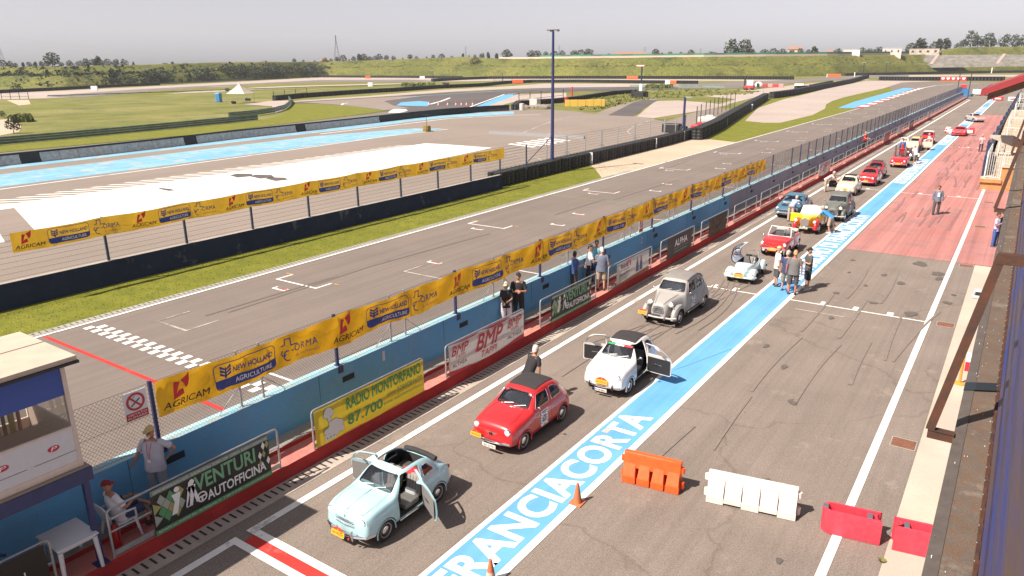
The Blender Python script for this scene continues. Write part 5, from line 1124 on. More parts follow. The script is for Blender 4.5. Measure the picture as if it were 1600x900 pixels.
b = MB(); b.rbox(-.9, .9, -.5, .5, 0, .6, m_rp, .15); b.ell((.3, 0, .7), (.5, .4, .25), m_rp, 8, k=5); tag(b.build('folded_cover', loc=(0, 0, 0)), 'crumpled red cover behind the bend of the tyre wall', 'cover').location = at(1090, 201)
b = MB(); b.rbox(-1.5, 1.5, -.8, .8, 0, 1.0, MATS['dirty_white'], .3); b.ell((.2, 0, 1.0), (.8, .5, .3), MATS['dirty_white'], 8, k=5); tag(b.build('wrapped_bale', loc=(0, 0, 0)), 'pale wrapped bale behind the mesh fence on the left side of the lawn', 'bale').location = at(1106, 192.5)
# ================================================================== RIGHT HAND SIDE: GRANDSTAND EDGE
m_lip = mat('gutter_lip', (.085, .070, .062), .75, .1, var=.15, scale=6, bump=.2); m_deck = ground_mat('rusty_gutter', (.095, .075, .062), (.125, .10, .082), (.15, .085, .05), big=2.5, mid=7, speck=.25, grain=60, patch=.18, patchcol=(.17, .14, .115))
m_bl = mat('flaking_blue_metal', (.014, .028, .15), .5, .1, scale=1.0, col2=(.075, .045, .03), st=(7, .35, 7)); m_rust = mat('rusty_girder', (.060, .036, .028), .7, .3, scale=5, col2=(.115, .045, .025), bump=.2)
gut = thing('gutter', 'rusty brown metal gutter ledge running along the foot of the blue parapet', 'gutter', (0.0, 27, 5.2))
b = MB(); b.rings([[V((-.120, y, -.10)), V((-.120, y, -.012)), V((-.0085, y, .010)), V((-.0085, y, -.10))] for y in (-26, 27)], m_lip); b.build('lip', parent=gut, normals=True)
b = MB(); b.box(-.0084, .262, -26, 27, -.10, 0.0, m_deck); b.build('channel', parent=gut)
rr = random.Random(5)
for k in range(9):
 b = MB(); y = -3+k*3.7; b.box(.12, .22, y, y+.22, .001, .012, mat('rust_plate', (.22, .10, .05), .8, var=.3, scale=20)); b.tube([(.13+.02*cos(a_), y+.1+.04*sin(a_), .014) for a_ in [j*pi/5 for j in range(11)]], .006, m_rust, 4)
 b.build('bracket_plate', parent=gut)
b = MB()
for k in range(420):
 x = rr.uniform(-.10, .24); y = rr.uniform(-26, 10)**1; s_ = rr.uniform(.002, .006); b.box(x, x+s_, y, y+s_*rr.uniform(1, 4), .0 if x > -.008 else .012-.2*abs(x), .006 if x > -.008 else .014, (white, MATS['rust_plate'], m_conc_ if False else m_lip)[k % 3])
o = tag(b.build('litter'), 'small pale grit and leaf litter lying in the gutter', 'litter', kind='stuff'); o.location = (0, 27, 5.2)
par = thing('parapet', 'flaking blue corrugated metal parapet rising along the right edge of the photo', 'parapet', (0.262, 27, 5.2))
b = MB(); R = []
prof_ = [(.000, 0), (.000, .12)]
z = .12; i = 0
while z < 3.6: prof_ += [(.03, z+.03), (.03, z+.26), (.09, z+.32), (.09, z+.52)]; z += .56
R = [[V((x, y, z)) for x, z in prof_] for y in (-26, 27)]; b.rings(R, m_bl, close=False, cap=False)
b.build('panel', parent=par)
b = MB()
for k in range(176):
 y = -26+k*.30; b.box(-.030, -.001, y, y+.05, .005, .10, m_rust); b.ell((-.034, y+.1, .05), (.006, .008, .008), steel, 6, k=4)
b.box(-.036, -.004, -26, 27, .001, .012, m_rust); b.build('flange', parent=par)
def bracket(y, label):
 t = thing('steel_bracket', label, 'bracket', (-.13, y, 5.18), 0, 'rusty brackets along the parapet')
 b = MB(); b.box(-.245, .02, -.045, .045, -.055, .045, m_rust); b.box(-.245, .02, -.055, .055, .045, .052, m_rust); b.build('foot', parent=t)
 b = MB(); A = V((-.225, 0, .05)); B = V((.13, 0, 2.12)); d = (B-A).normalized(); u = V((d.z, 0, -d.x))
 for w_, t_ in ((.055, .055), ): b.rings([[P+u*sx*.045+V((0, sy*.05, 0)) for sx, sy in ((-1, -1), (1, -1), (1, 1), (-1, 1))] for P in (A, B+d*.03)], m_rust)
 b.build('diagonal', parent=t, normals=True)
 b = MB(); b.box(.10, .60, -.055, .055, 2.07, 2.18, m_rust); b.build('top_bar', parent=t); return t
for y, l in ((8.98, 'nearest rusty triangular steel bracket reaching out over the pavement'), (24.7, 'second rusty steel bracket, above the red painted apron'), (40.2, 'third rusty steel bracket beside the wooden stand')): bracket(y, l)
b = MB(); b.tube([(-.12, 0, .02), (.0, 0, .03), (.08, .15, .012), (.26, .5, .012)], .012, black, 5); tag(b.build('black_cable', loc=(0, 0, 0)), 'black cable crossing the gutter beyond the second bracket', 'cable').location = (0, 28.5, 5.2)
b = MB(); b.rings([[V((-.124, -.14, -.02)), V((-.124, .14, -.02)), V((-.12, .14, .002)), V((-.12, -.14, .002))], [V((-.0, -.14, .020)), V((-.0, .14, .020)), V((-.0, .14, .026)), V((-.0, -.14, .026))], [V((.262, .0, .020)), V((.262, .28, .020)), V((.262, .28, .026)), V((.262, .0, .026))]], mat('strap', (.012, .018, .022), .5)); tag(b.build('black_strap', loc=(0, 0, 0), normals=True), 'black strap across the gutter above the nearest bracket foot', 'strap').location = (0, 10.6, 5.2)
# building below the gutter (pit garages)
m_gar = mat('garage_wall', (.34, .30, .27), .8, var=.08, scale=1)
gb_ = thing('pit_building', 'front of the pit garages under the gutter', 'building', (.26, 27, 0)); b = MB(); b.box(0, 6, -30, 36, 0, 5.1, m_gar); b.build('wall', parent=gb_)
for k in range(6): b = MB(); b.box(-.03, -.002, -26+k*8, -20+k*8, 0, 3.6, mat('garage_shutter', (.05, .08, .25), .5)); b.build('door', parent=gb_)
# wooden stand beyond, with steps and white railings
m_wood = mat('orange_timber', (.42, .20, .075), .7, var=.2, scale=3); m_tread = mat('stand_treads', (.42, .33, .24), .75, var=.12, scale=2); m_nvp = mat('navy_panel', (.02, .03, .075), .5, var=.1)
st = thing('timber_stand', 'timber spectator stand with navy side panels, pale steps and white railings', 'stand', (-2.0, 65, 0))
def sb(name, f): b = MB(); f(b); return b.build(name, parent=st)
sb('base', lambda b: (b.box(-.15, 1.05, -.6, .6, 0, .55, m_wood), b.box(-.25, 1.15, -.75, .6, .55, .80, m_wood), b.box(-.2, 1.1, -.7, .6, .80, .84, mat('timber_top', (.50, .38, .27), .7)), b.box(1.05, 2.4, -.6, .6, 0, 1.7, m_wood), b.box(1.0, 2.4, -.7, .6, 1.7, 1.85, MATS['timber_top'])))
sb('side_panel', lambda b: (b.box(-.22, -.02, .6, 10.5, .0, 2.35, m_nvp), b.box(-.36, -.22, 10.5, 150, 0, 2.2, m_nvp)))
sb('steps', lambda b: [b.box(0, 2.2, .6+k*2.3, .6+k*2.3+2.18, 0, .85+.10*min(k, 16), m_tread) for k in range(26)]+[b.box(0, 2.2, .6+k*2.3+2.18, .6+(k+1)*2.3, 0, .80+.10*min(k, 16), black) for k in range(26)])
for k in range(14):
 y = 10.5+k*8.5
 sb('panel_post', lambda b: b.box(-.52, -.36, y, y+2.2, 0, 2.5, m_nvp))
m_wr = mat('white_railing', (.60, .62, .60), .5)
def wrail(y0, y1, x, z, h=1.25, n=8):
 def f(b):
  b.tube([(x, y0, z), (x, y0, z+h), (x, y1, z+h), (x, y1, z)], .035, m_wr, 6)
  b.tube([(x, y0, z+.12), (x, y1, z+.12)], .025, m_wr, 5)
  for i in range(1, n): y = y0+(y1-y0)*i/n; b.tube([(x, y, z+.1), (x, y, z+h)], .018, m_wr, 4)
 return sb('railing', f)
def wrailx(x0, x1, y, z, h=1.25, n=7):
 def f(b):
  b.tube([(x0, y, z), (x0, y, z+h), (x1, y, z+h), (x1, y, z)], .035, m_wr, 6); b.tube([(x0, y, z+.1), (x1, y, z+.1)], .025, m_wr, 5)
  for i in range(1, n): x = x0+(x1-x0)*i/n; b.tube([(x, y, z+.1), (x, y, z+h)], .018, m_wr, 4)
 return sb('railing', f)
wrailx(.05, 1.0, -.5, .84, 1.9); wrail(-.5, 6, .02, .84, 1.9, 12); wrailx(1.1, 2.3, -.5, 1.85, 1.0)
for k in range(7): wrail(11+k*12, 18+k*12, .35+.2*(k % 2), 1.3+.2*k, 1.3, 8); wrailx(.3, 2.0, 12+k*12, 1.3+.2*k, 1.2, 6)
# red roof canopy
m_rr = mat('red_roof_metal', (.30, .035, .038), .5, .2, var=.06, scale=2); m_rt = mat('roof_timber', (.28, .16, .10), .8, var=.2, scale=3)
rf = thing('red_canopy', 'red metal canopy roof with timber underside at the upper right', 'roof', (-2.0, 42, 7.6))
b = MB(); sl_ = (8.54-7.87)/1.55; X1 = 4.0
b.quad((0, 0, .29), (X1, 0, .29+X1*sl_), (X1, 9, .29+X1*sl_), (0, 9, .29), m_rr); b.build('roof_sheet', parent=rf)
b = MB(); b.rings([[V((0, -.03, 0)), V((0, -.03, .30)), V((0, .0, .30)), V((0, .0, 0))], [V((X1, -.03, X1*sl_)), V((X1, -.03, .30+X1*sl_)), V((X1, .0, .30+X1*sl_)), V((X1, .0, X1*sl_))]], m_rr); b.box(-.03, 0, -.03, 9, 0, .31, m_rr); b.build('fascia', parent=rf, normals=True)
b = MB(); b.rings([[V((.3, .15, .0)), V((.3, .15, .12)), V((.3, 8.8, .12)), V((.3, 8.8, .0))], [V((X1, .15, (X1-.3)*sl_)), V((X1, .15, .12+(X1-.3)*sl_)), V((X1, 8.8, .12+(X1-.3)*sl_)), V((X1, 8.8, (X1-.3)*sl_))]], m_rt)
for k in range(4): b.rings([[V((.25, .4+k*2.2, -.22)), V((.25, .6+k*2.2, -.22)), V((.25, .6+k*2.2, .05)), V((.25, .4+k*2.2, .05))], [V((X1, .4+k*2.2, -.22+(X1-.3)*sl_)), V((X1, .6+k*2.2, -.22+(X1-.3)*sl_)), V((X1, .6+k*2.2, .05+(X1-.3)*sl_)), V((X1, .4+k*2.2, .05+(X1-.3)*sl_))]], m_rt)
b.build('rafters', parent=rf, normals=True)
fl = thing('floodlight', 'pale grey wedge shaped floodlight cover in front of the timber stand', 'lamp', (-.72, 52.3, 4.85))
b = MB(); b.rings([[V((-.95, -.2, 0)), V((-.95, .5, .05)), V((-.95, .5, .10)), V((-.95, -.2, .05))], [V((.2, -.55, -.42)), V((.2, .6, -.20)), V((.2, .6, .10)), V((.2, -.55, .12))], [V((.7, -.5, -.5)), V((.7, .6, -.3)), V((.7, .6, -.2)), V((.7, -.5, -.2))]], mat('lamp_cover', (.38, .34, .28), .6)); b.build('cover', parent=fl, normals=True)
b = MB(); b.tube([(.5, .2, -.4), (1.0, .2, -.9)], .05, steel, 6); b.build('arm', parent=fl)
# drain covers and pavement details
m_rc = mat('rusty_cover', (.20, .085, .05), .8, .2, var=.25, scale=12)
for i, y in enumerate((19.2, 29.7, 39.3, 49.4, 58.5)):
 b = MB(); b.box(-.25, .25, -.24, .24, 0, .008, m_rc)
 for dx in (-.29, .27): b.box(dx, dx+.02, -.28, .28, 0, .010, m_step)
 for dy in (-.28, .26): b.box(-.27, .27, dy, dy+.02, 0, .010, m_step)
 tag(b.build('drain_cover', loc=(0, 0, 0)), ['rusty square drain cover nearest the plastic barriers', 'rusty square drain cover at the end of the white cross line', 'rusty drain cover at the edge of the red painted area', 'rusty drain cover inside the red area beside the person by the wall', 'farthest drain cover beyond the person by the wall'][i], 'drain cover', 'drain covers beside the white line').location = (-1.27, y, .012)
b = MB()
for (x, y, rx, ry) in ((-3.1, 38.6, .28, .25), (-2.25, 37.1, .25, .2), (-2.1, 36.3, .14, .18), (-4.2, 35.6, .12, .1), (-3.4, 34.6, .16, .12), (-4.6, 33.4, .08, .07), (-5.4, 31.6, .12, .09), (-3.9, 31, .16, .08), (-2.5, 30.3, .22, .18), (-1.45, 32.6, .17, .1), (-1.35, 33.9, .1, .06), (-4.9, 28.2, .1, .08), (-5.1, 22.5, .09, .09), (-4.2, 20.1, .13, .1), (-2.6, 12.8, .06, .06), (-3.6, 15.5, .1, .07), (-6.1, 24, .08, .1), (-5.6, 35.2, .07, .06), (-5.9, 37.6, .1, .06)):
 b.poly([(x+rx*(1+.25*sin(3*a_+x*5))*cos(a_), y+ry*2.0*(1+.2*cos(2*a_+y))*sin(a_), .0225) for a_ in [j*pi/9 for j in range(18)]], m_stain)
struct(b.build('oil_stains'))
m_skid = mat('rubber_streak', (.115, .095, .085), .85, var=.15, scale=6); b = MB(); r3 = random.Random(4)
def skid(pts, w_, m=m_skid, z=.0235):
 for i in range(len(pts)-1):
  A, B = V((*pts[i], z)), V((*pts[i+1], z)); d = (B-A).normalized(); nn = V((-d.y, d.x, 0))*w_/2; b.quad(A-nn, A+nn, B+nn, B-nn, m)
m_skr = mat('rubber_on_red', (.24, .115, .11), .85, var=.15, scale=6)
for k in range(60):
 x = r3.uniform(-6.2, -2.2); y = r3.uniform(42, 104); L = r3.uniform(2, 6); c_ = r3.uniform(-.06, .03); skid([(x+c_*t*t*.3+r3.uniform(-.004, .004), y+t) for t in [L*j/6 for j in range(7)]], r3.uniform(.08, .16), m_skr, .0236+k*.00008)
for k in range(3): skid([(-10.6+k*.5+.010*t*t, 18+k+t*1.2) for t in range(11)], .07, m_sk2, .0232+k*.0001)
for k in range(8):
 x = r3.uniform(-6.3, -2.3); y = r3.uniform(14, 39); c_ = r3.uniform(-.035, .035); L = r3.uniform(3, 9); d_ = r3.uniform(-.08, .08)
 for o_ in (0, 1.25) if k % 3 == 0 else (0,): skid([(x+o_+d_*t+c_*t*t*.35, y+t) for t in [L*j/10 for j in range(11)]], r3.uniform(.06, .14), m_sk2, .0227+k*.00009+o_*.00003)
for k in range(5): skid([(-11.2+k*.35+1.3*sin(t*.16+k*.3), 21+k*.8+t*.7) for t in range(14)], .07, m_sk2, .0243+k*.0001)
for k in range(1): skid([(-7.9+k*.2+.3*t, 20.4+k*.5+t*.9) for t in range(4)], .06, mat('rubber_on_blue', (.11, .33, .60), .8), .0249+k*.0001)
for k in range(22):
 x = r3.uniform(-27, -16); y = r3.uniform(14, 90); L = r3.uniform(6, 18); c_ = r3.uniform(-.004, .004); skid([(x+c_*t*t, y+t) for t in [L*j/10 for j in range(11)]], r3.uniform(.10, .2), mat('rubber_on_track', (.145, .118, .103), .9, var=.1), .0135+k*.0001)
struct(b.build('tyre_marks'))
# dents and lamp cover lying on the pavement
b = MB(); b.rbox(-.30, .30, -.42, .42, 0, .16, mat('grey_cover', (.42, .42, .44), .5), .04); b.rbox(-.26, .30, -.40, 0, .17, .36, MATS['grey_cover'], .05); b.box(-.20, .02, -.43, -.40, .18, .30, black)
tag(b.build('grey_cover', loc=(0, 0, 0)), 'light grey plastic cover lying on the pavement behind the nearest bracket', 'cover').location = (-.42, 34.2, .01)
b = MB(); b.lathe([(.16, 0), (.16, .03), (.04, .05), (.035, 1.0), (.05, 1.03), (.0, 1.05)], mat('stand_yellow', (.50, .26, .04), .6), 12)
b.box(.06, .30, -.05, .05, .45, .75, m_rp); b.box(.06, .30, -.06, .06, .75, 1.0, white)
tag(b.build('barrier_post', loc=(0, 0, 0)), 'yellow barrier post with a red and white plate beside the nearest bracket', 'post').location = (-.42, 24.1, .01)
b = MB()
for k in range(26): a_ = k*2.4; b.quad(V((0, 0, 0)), V((.05*cos(a_), .05*sin(a_), .02)), V((.09*cos(a_+.2), .09*sin(a_+.2), .05)), V((.05*cos(a_+.4), .05*sin(a_+.4), .03)), m_tuft[k % 3])
tag(b.build('weed', loc=(0, 0, 0)), 'tiny green weed in the pavement joint near the pink red barrier', 'weed').location = (-.96, 13.9, .012)
# ------------------------------------------------------------------ plastic water barriers
def barrier_row(name, label, x0, x1, y0, yaw, m, h, wb, wt, cells, group):
 L = x1-x0; t = thing(name, label, 'barrier', ((x0+x1)/2, y0+wb/2, .012), yaw, group)
 b = MB()
 def sec(x, wbm, wtm): return [V((x, -wbm, 0)), V((x, -wbm, h*.30)), V((x, -wtm*1.1, h*.72)), V((x, -wtm, h)), V((x, wtm, h)), V((x, wtm*1.1, h*.72)), V((x, wbm, h*.30)), V((x, wbm, 0))]
 R = []; n = cells; hw = wb/2; tw = wt/2
 for i in range(n):
  c0 = -L/2+L*i/n; c1 = c0+L/n; g = L*.012 if i else 0
  R += [sec(c0+g, hw*.80, tw), sec(c0+L/n*.12, hw, tw), sec(c1-L/n*.12, hw, tw), sec(c1-g*.5, hw*.80, tw)]
 b.rings(R, m); o = b.build('body', parent=t, smooth=True, angle=25, normals=True)
 return t, b
m_bo = mat('orange_plastic', (.72, .10, .018), .5, var=.14, scale=7); m_bwh = mat('cream_plastic', (.63, .57, .52), .55, var=.13, scale=7); m_br = mat('red_plastic', (.60, .045, .07), .5, var=.18, scale=7)
def water_barrier(label, A, B, h, m, cells, dark):
 A = V(A); B = V(B); L = (B-A).length; yaw = atan2(B.y-A.y, B.x-A.x); t = thing('water_barrier', label, 'barrier', (A+B)/2, yaw, 'plastic barriers across the lane')
 t.location += V((-sin(yaw), cos(yaw), 0))*.20
 b = MB(); hw = .21; tw = .065; C = L/cells; b.box(-L/2, L/2, -tw, tw, h*.55, h*.999, m); 
 # spine with waist notch at the top middle
 b = MB(); zt = lambda x: h-(.035 if abs(x) < L*.07 else 0)
 R = []
 for x in [-L/2, -L/2+.02, -L*.071, -L*.070, L*.070, L*.071, L/2-.02, L/2]:
  k = .8 if abs(x) > L/2-.01 else 1; z = zt(x); R.append([V((x, -tw*k-.035, h*.50)), V((x, -tw*k-.010, h*.72)), V((x, -tw*k-.012, z-.05)), V((x, -tw*k, z)), V((x, tw*k, z)), V((x, tw*k+.012, z-.05)), V((x, tw*k+.010, h*.72)), V((x, tw*k+.035, h*.50))])
 b.rings(R, m)
 for i in range(cells):
  gp = .004 if dark else .020; x0, x1 = -L/2+C*i+gp*(i > 0), -L/2+C*(i+1)-gp*(i < cells-1); ins = .006 if dark else .030; rz = .0 if (dark and i % 2 == 0) or not dark else .05
  q = [[V((x0+ins, s_*(tw+.012), h*(.88 if dark else .66))), V((x1-ins, s_*(tw+.012), h*(.88 if dark else .66))), V((x1-.012, s_*hw*.96, h*.26)), V((x1, s_*hw, h*.22)), V((x1, s_*hw, rz)), V((x0, s_*hw, rz)), V((x0, s_*hw, h*.22)), V((x0+.012, s_*hw*.96, h*.26))] for s_ in (-1, 1)]
  for s_, qq in zip((-1, 1), q):
   b.poly(qq[0:1]+qq[1:2]+qq[2:3]+qq[7:8], m); b.poly([qq[7], qq[2], qq[3], qq[6]], m); b.poly([qq[6], qq[3], qq[4], qq[5]], m)
   inn = [V((p.x, s_*.02, p.z)) for p in qq]
   b.poly([qq[0], qq[7], qq[6], qq[5], inn[5], inn[0]], m); b.poly([qq[1], qq[2], qq[3], qq[4], inn[4], inn[1]], m)
  b.quad((x0, -hw, rz), (x1, -hw, rz), (x1, hw, rz), (x0, hw, rz), m)
 o = b.build('body', parent=t, smooth=True, angle=20, normals=True)
 mod = o.modifiers.new('bevel', 'BEVEL'); mod.width = .008; mod.segments = 2; mod.limit_method = 'ANGLE'; mod.angle_limit = radians(35)
 for x in (-L/2, L/2):
  b = MB(); b.lathe([(.05, .06), (.05, .22)], m, 10, Matrix.Translation((x+(-.03 if x < 0 else .03), 0, 0))); b.build('hinge_lug', parent=t); b = MB(); b.lathe([(.05, .45), (.05, .58)], m, 10, Matrix.Translation((x+(-.03 if x < 0 else .03), 0, 0))); b.build('hinge_lug', parent=t)
 return t
water_barrier('orange plastic water barrier nearest the blue band', (-6.40, 13.66, .016), (-5.10, 13.86, .016), .72, m_bo, 4, False)
water_barrier('cream white plastic water barrier, longest of the four', (-4.50, 13.96, .016), (-2.68, 14.30, .016), .68, m_bwh, 5, True)
def trough(label, A, B, open_end):
 A = V(A); B = V(B); L = (B-A).length; yaw = atan2(B.y-A.y, B.x-A.x); t = thing('water_barrier', label, 'barrier', (A+B)/2+V((-sin(yaw), cos(yaw), 0))*.19, yaw, 'plastic barriers across the lane')
 h = .52; w_ = .20; x0, x1 = -L/2, L/2
 out = []     # plan outline: rounded at one end, concave at the other
 def outline(off):
  P = []
  for i in range(9): a_ = pi/2+pi*i/8; P.append((x0+w_+cos(a_)*(w_-off), sin(a_)*(w_-off)))
  P.append((x1-off*.4, -(w_-off)))
  for i in range(1, 6): a_ = -pi/2+pi*i/6; P.append((x1-off*.6-cos(a_)*.10, sin(a_)*(w_-off)*.75))
  P.append((x1-off*.4, w_-off)); return P
 if open_end < 0: mir = lambda P: [(-x, y) for x, y in P]
 else: mir = lambda P: P
 b = MB(); O = mir(outline(0)); I = mir(outline(.065)); n = len(O)
 rings_ = [[V((x, y, 0)) for x, y in O], [V((x, y, h-.03)) for x, y in O], [V((x*.992, y*.97, h)) for x, y in O], [V((x, y, h)) for x, y in I], [V((x, y, h-.03)) for x, y in I], [V((x*.93, y*.8, .20)) for x, y in I]]
 b.rings(rings_, m_br); b.build('body', parent=t, smooth=True, angle=40, normals=True)
 b = MB(); sgn = 1 if open_end > 0 else -1
 b.rbox(sgn*(x1-.22)-.05, sgn*(x1-.22)+.05, -.10, .10, h-.09, h-.015, mat('grey_clip', (.10, .11, .13), .5), .012); b.rbox(sgn*(x0+.06)-.05, sgn*(x0+.06)+.05, -.07, .07, h-.03, h+.012, MATS['grey_clip'], .01); b.build('clip', parent=t)
 return t
trough('pink red plastic water barrier standing across the thick white line', (-2.17, 14.22, .016), (-1.08, 14.40, .016), 1)
trough('bright red plastic water barrier on the concrete pavement cut by the gutter', (-.86, 14.40, .016), (.20, 14.58, .016), -1)
# ------------------------------------------------------------------ table, chair, extinguisher by the booth
m_pl = mat('white_plastic', (.62, .60, .62), .45, var=.03)
tb = thing('plastic_table', 'white square plastic garden table under the control booth', 'table', (-13.3, 4.83, .36))
b = MB(); b.rbox(-.42, .42, -.36, .36, .70, .735, m_pl, .012); b.rbox(-.38, .38, -.32, .32, .64, .70, m_pl, .01); b.lathe([(.03, .736), (.012, .737)], m_pl, 10); b.build('table_top', parent=tb)
for sx, sy in ((-1, -1), (1, -1), (1, 1), (-1, 1)): b = MB(); b.tube([(sx*.36, sy*.30, .66), (sx*.39, sy*.33, 0)], .04, m_pl, 8, rads=[.045, .032]); b.build('leg', parent=tb)
ch = thing('plastic_chair', 'white plastic garden chair under the seated man', 'chair', (-13.50, 5.85, .36), radians(180))
b = MB(); b.rbox(-.24, .24, -.24, .22, .40, .43, m_pl, .012); b.build('seat', parent=ch)
b = MB(); b.rings([[V((-.23, .20, .43)), V((.23, .20, .43)), V((.23, .23, .43)), V((-.23, .23, .43))], [V((-.24, .30, .80)), V((.24, .30, .80)), V((.24, .325, .80)), V((-.24, .325, .80))], [V((-.16, .33, .88)), V((.16, .33, .88)), V((.16, .35, .88)), V((-.16, .35, .88))]], m_pl); b.build('backrest', parent=ch, normals=True)
for sx in (-1, 1):
 b = MB(); b.tube([(sx*.25, -.22, .42), (sx*.28, -.20, .64), (sx*.28, .0, .66), (sx*.26, .26, .64)], .022, m_pl, 6); b.build('armrest', parent=ch)
 for sy in (-1, 1): b = MB(); b.tube([(sx*.22, sy*.20, .42), (sx*.27, sy*.26, 0)], .025, m_pl, 6, rads=[.032, .022]); b.build('leg', parent=ch)
fe = thing('fire_extinguisher', 'red fire extinguisher standing behind the first kerb railing', 'extinguisher', (-13.22, 5.62, .36))
b = MB(); b.lathe([(.075, 0), (.08, .02), (.08, .42), (.06, .50), (.025, .54)], mat('extinguisher_red', (.45, .02, .02), .35), 14); b.build('body', parent=fe, smooth=True); b = MB(); b.box(-.04, .05, -.02, .02, .54, .60, black); b.tube([(.03, 0, .57), (.10, 0, .5), (.095, 0, .2)], .012, black, 5); b.build('valve', parent=fe)
b = MB(); b.tube([(0, 0, 0), (.9, .8, -.1)], .03, navy, 6); b.tube([(0.05, .05, 0), (.5, .45, -.05)], .035, steel, 6); tag(b.build('strut', loc=(0, 0, 0)), 'upper metal strut between the wall opening and the black cloth board', 'strut').location = (-14.05, 3.0, 1.45)
b = MB(); b.tube([(0, 0, 0), (.6, .55, -.1)], .03, navy, 6); tag(b.build('strut', loc=(0, 0, 0)), 'lower metal strut fixed to the blue wall under the booth', 'strut').location = (-14.05, 3.3, 1.0)
# ================================================================== PEOPLE
def skinm(n, c): return mat('skin_'+n, c, .6, var=.05, scale=6)
SK1 = skinm('tan', (.40, .19, .115)); SK2 = skinm('light', (.48, .26, .17)); SK3 = skinm('red', (.45, .17, .11))
def cm(n, c, r=.85): return mat('cloth_'+n, c, r, var=.10, scale=5, bump=.35, bscale=12)
hairm = {'grey': mat('hair_grey', (.38, .35, .32), .8, var=.2, scale=20), 'white': mat('hair_white', (.55, .52, .48), .8, var=.1, scale=20), 'black': mat('hair_black', (.015, .012, .012), .6), 'brown': mat('hair_brown', (.06, .035, .02), .7), 'blond': mat('hair_blond', (.38, .25, .11), .7, var=.2, scale=20)}
def skin_body(chains, m):
 """chains: list of [(pos, radius), ...]; the first point of every chain after the first is an existing index"""
 bm = bmesh.new(); sl = bm.verts.layers.skin.verify(); vs_ = []
 for base, pts in chains:
  prev = vs_[base] if base is not None else None
  for p, r in pts:
   v = bm.verts.new(p); v[sl].radius = (r, r) if not isinstance(r, tuple) else r; vs_.append(v)
   if prev is not None: bm.edges.new((prev, v))
   prev = v
 vs_[0][sl].use_root = True
 me = bpy.data.meshes.new('b'); bm.to_mesh(me); bm.free(); o = bpy.data.objects.new('b', me); COL.objects.link(o)
 o.modifiers.new('s', 'SKIN'); s2 = o.modifiers.new('u', 'SUBSURF'); s2.levels = 1; s2.render_levels = 1
 dg = bpy.context.evaluated_depsgraph_get(); ev = o.evaluated_get(dg).to_mesh()
 r = ([v.co.copy() for v in ev.vertices], [tuple(p.vertices) for p in ev.polygons]); bpy.data.objects.remove(o); bpy.data.meshes.remove(me)
 return r
def nrm(v): return V(v).normalized()
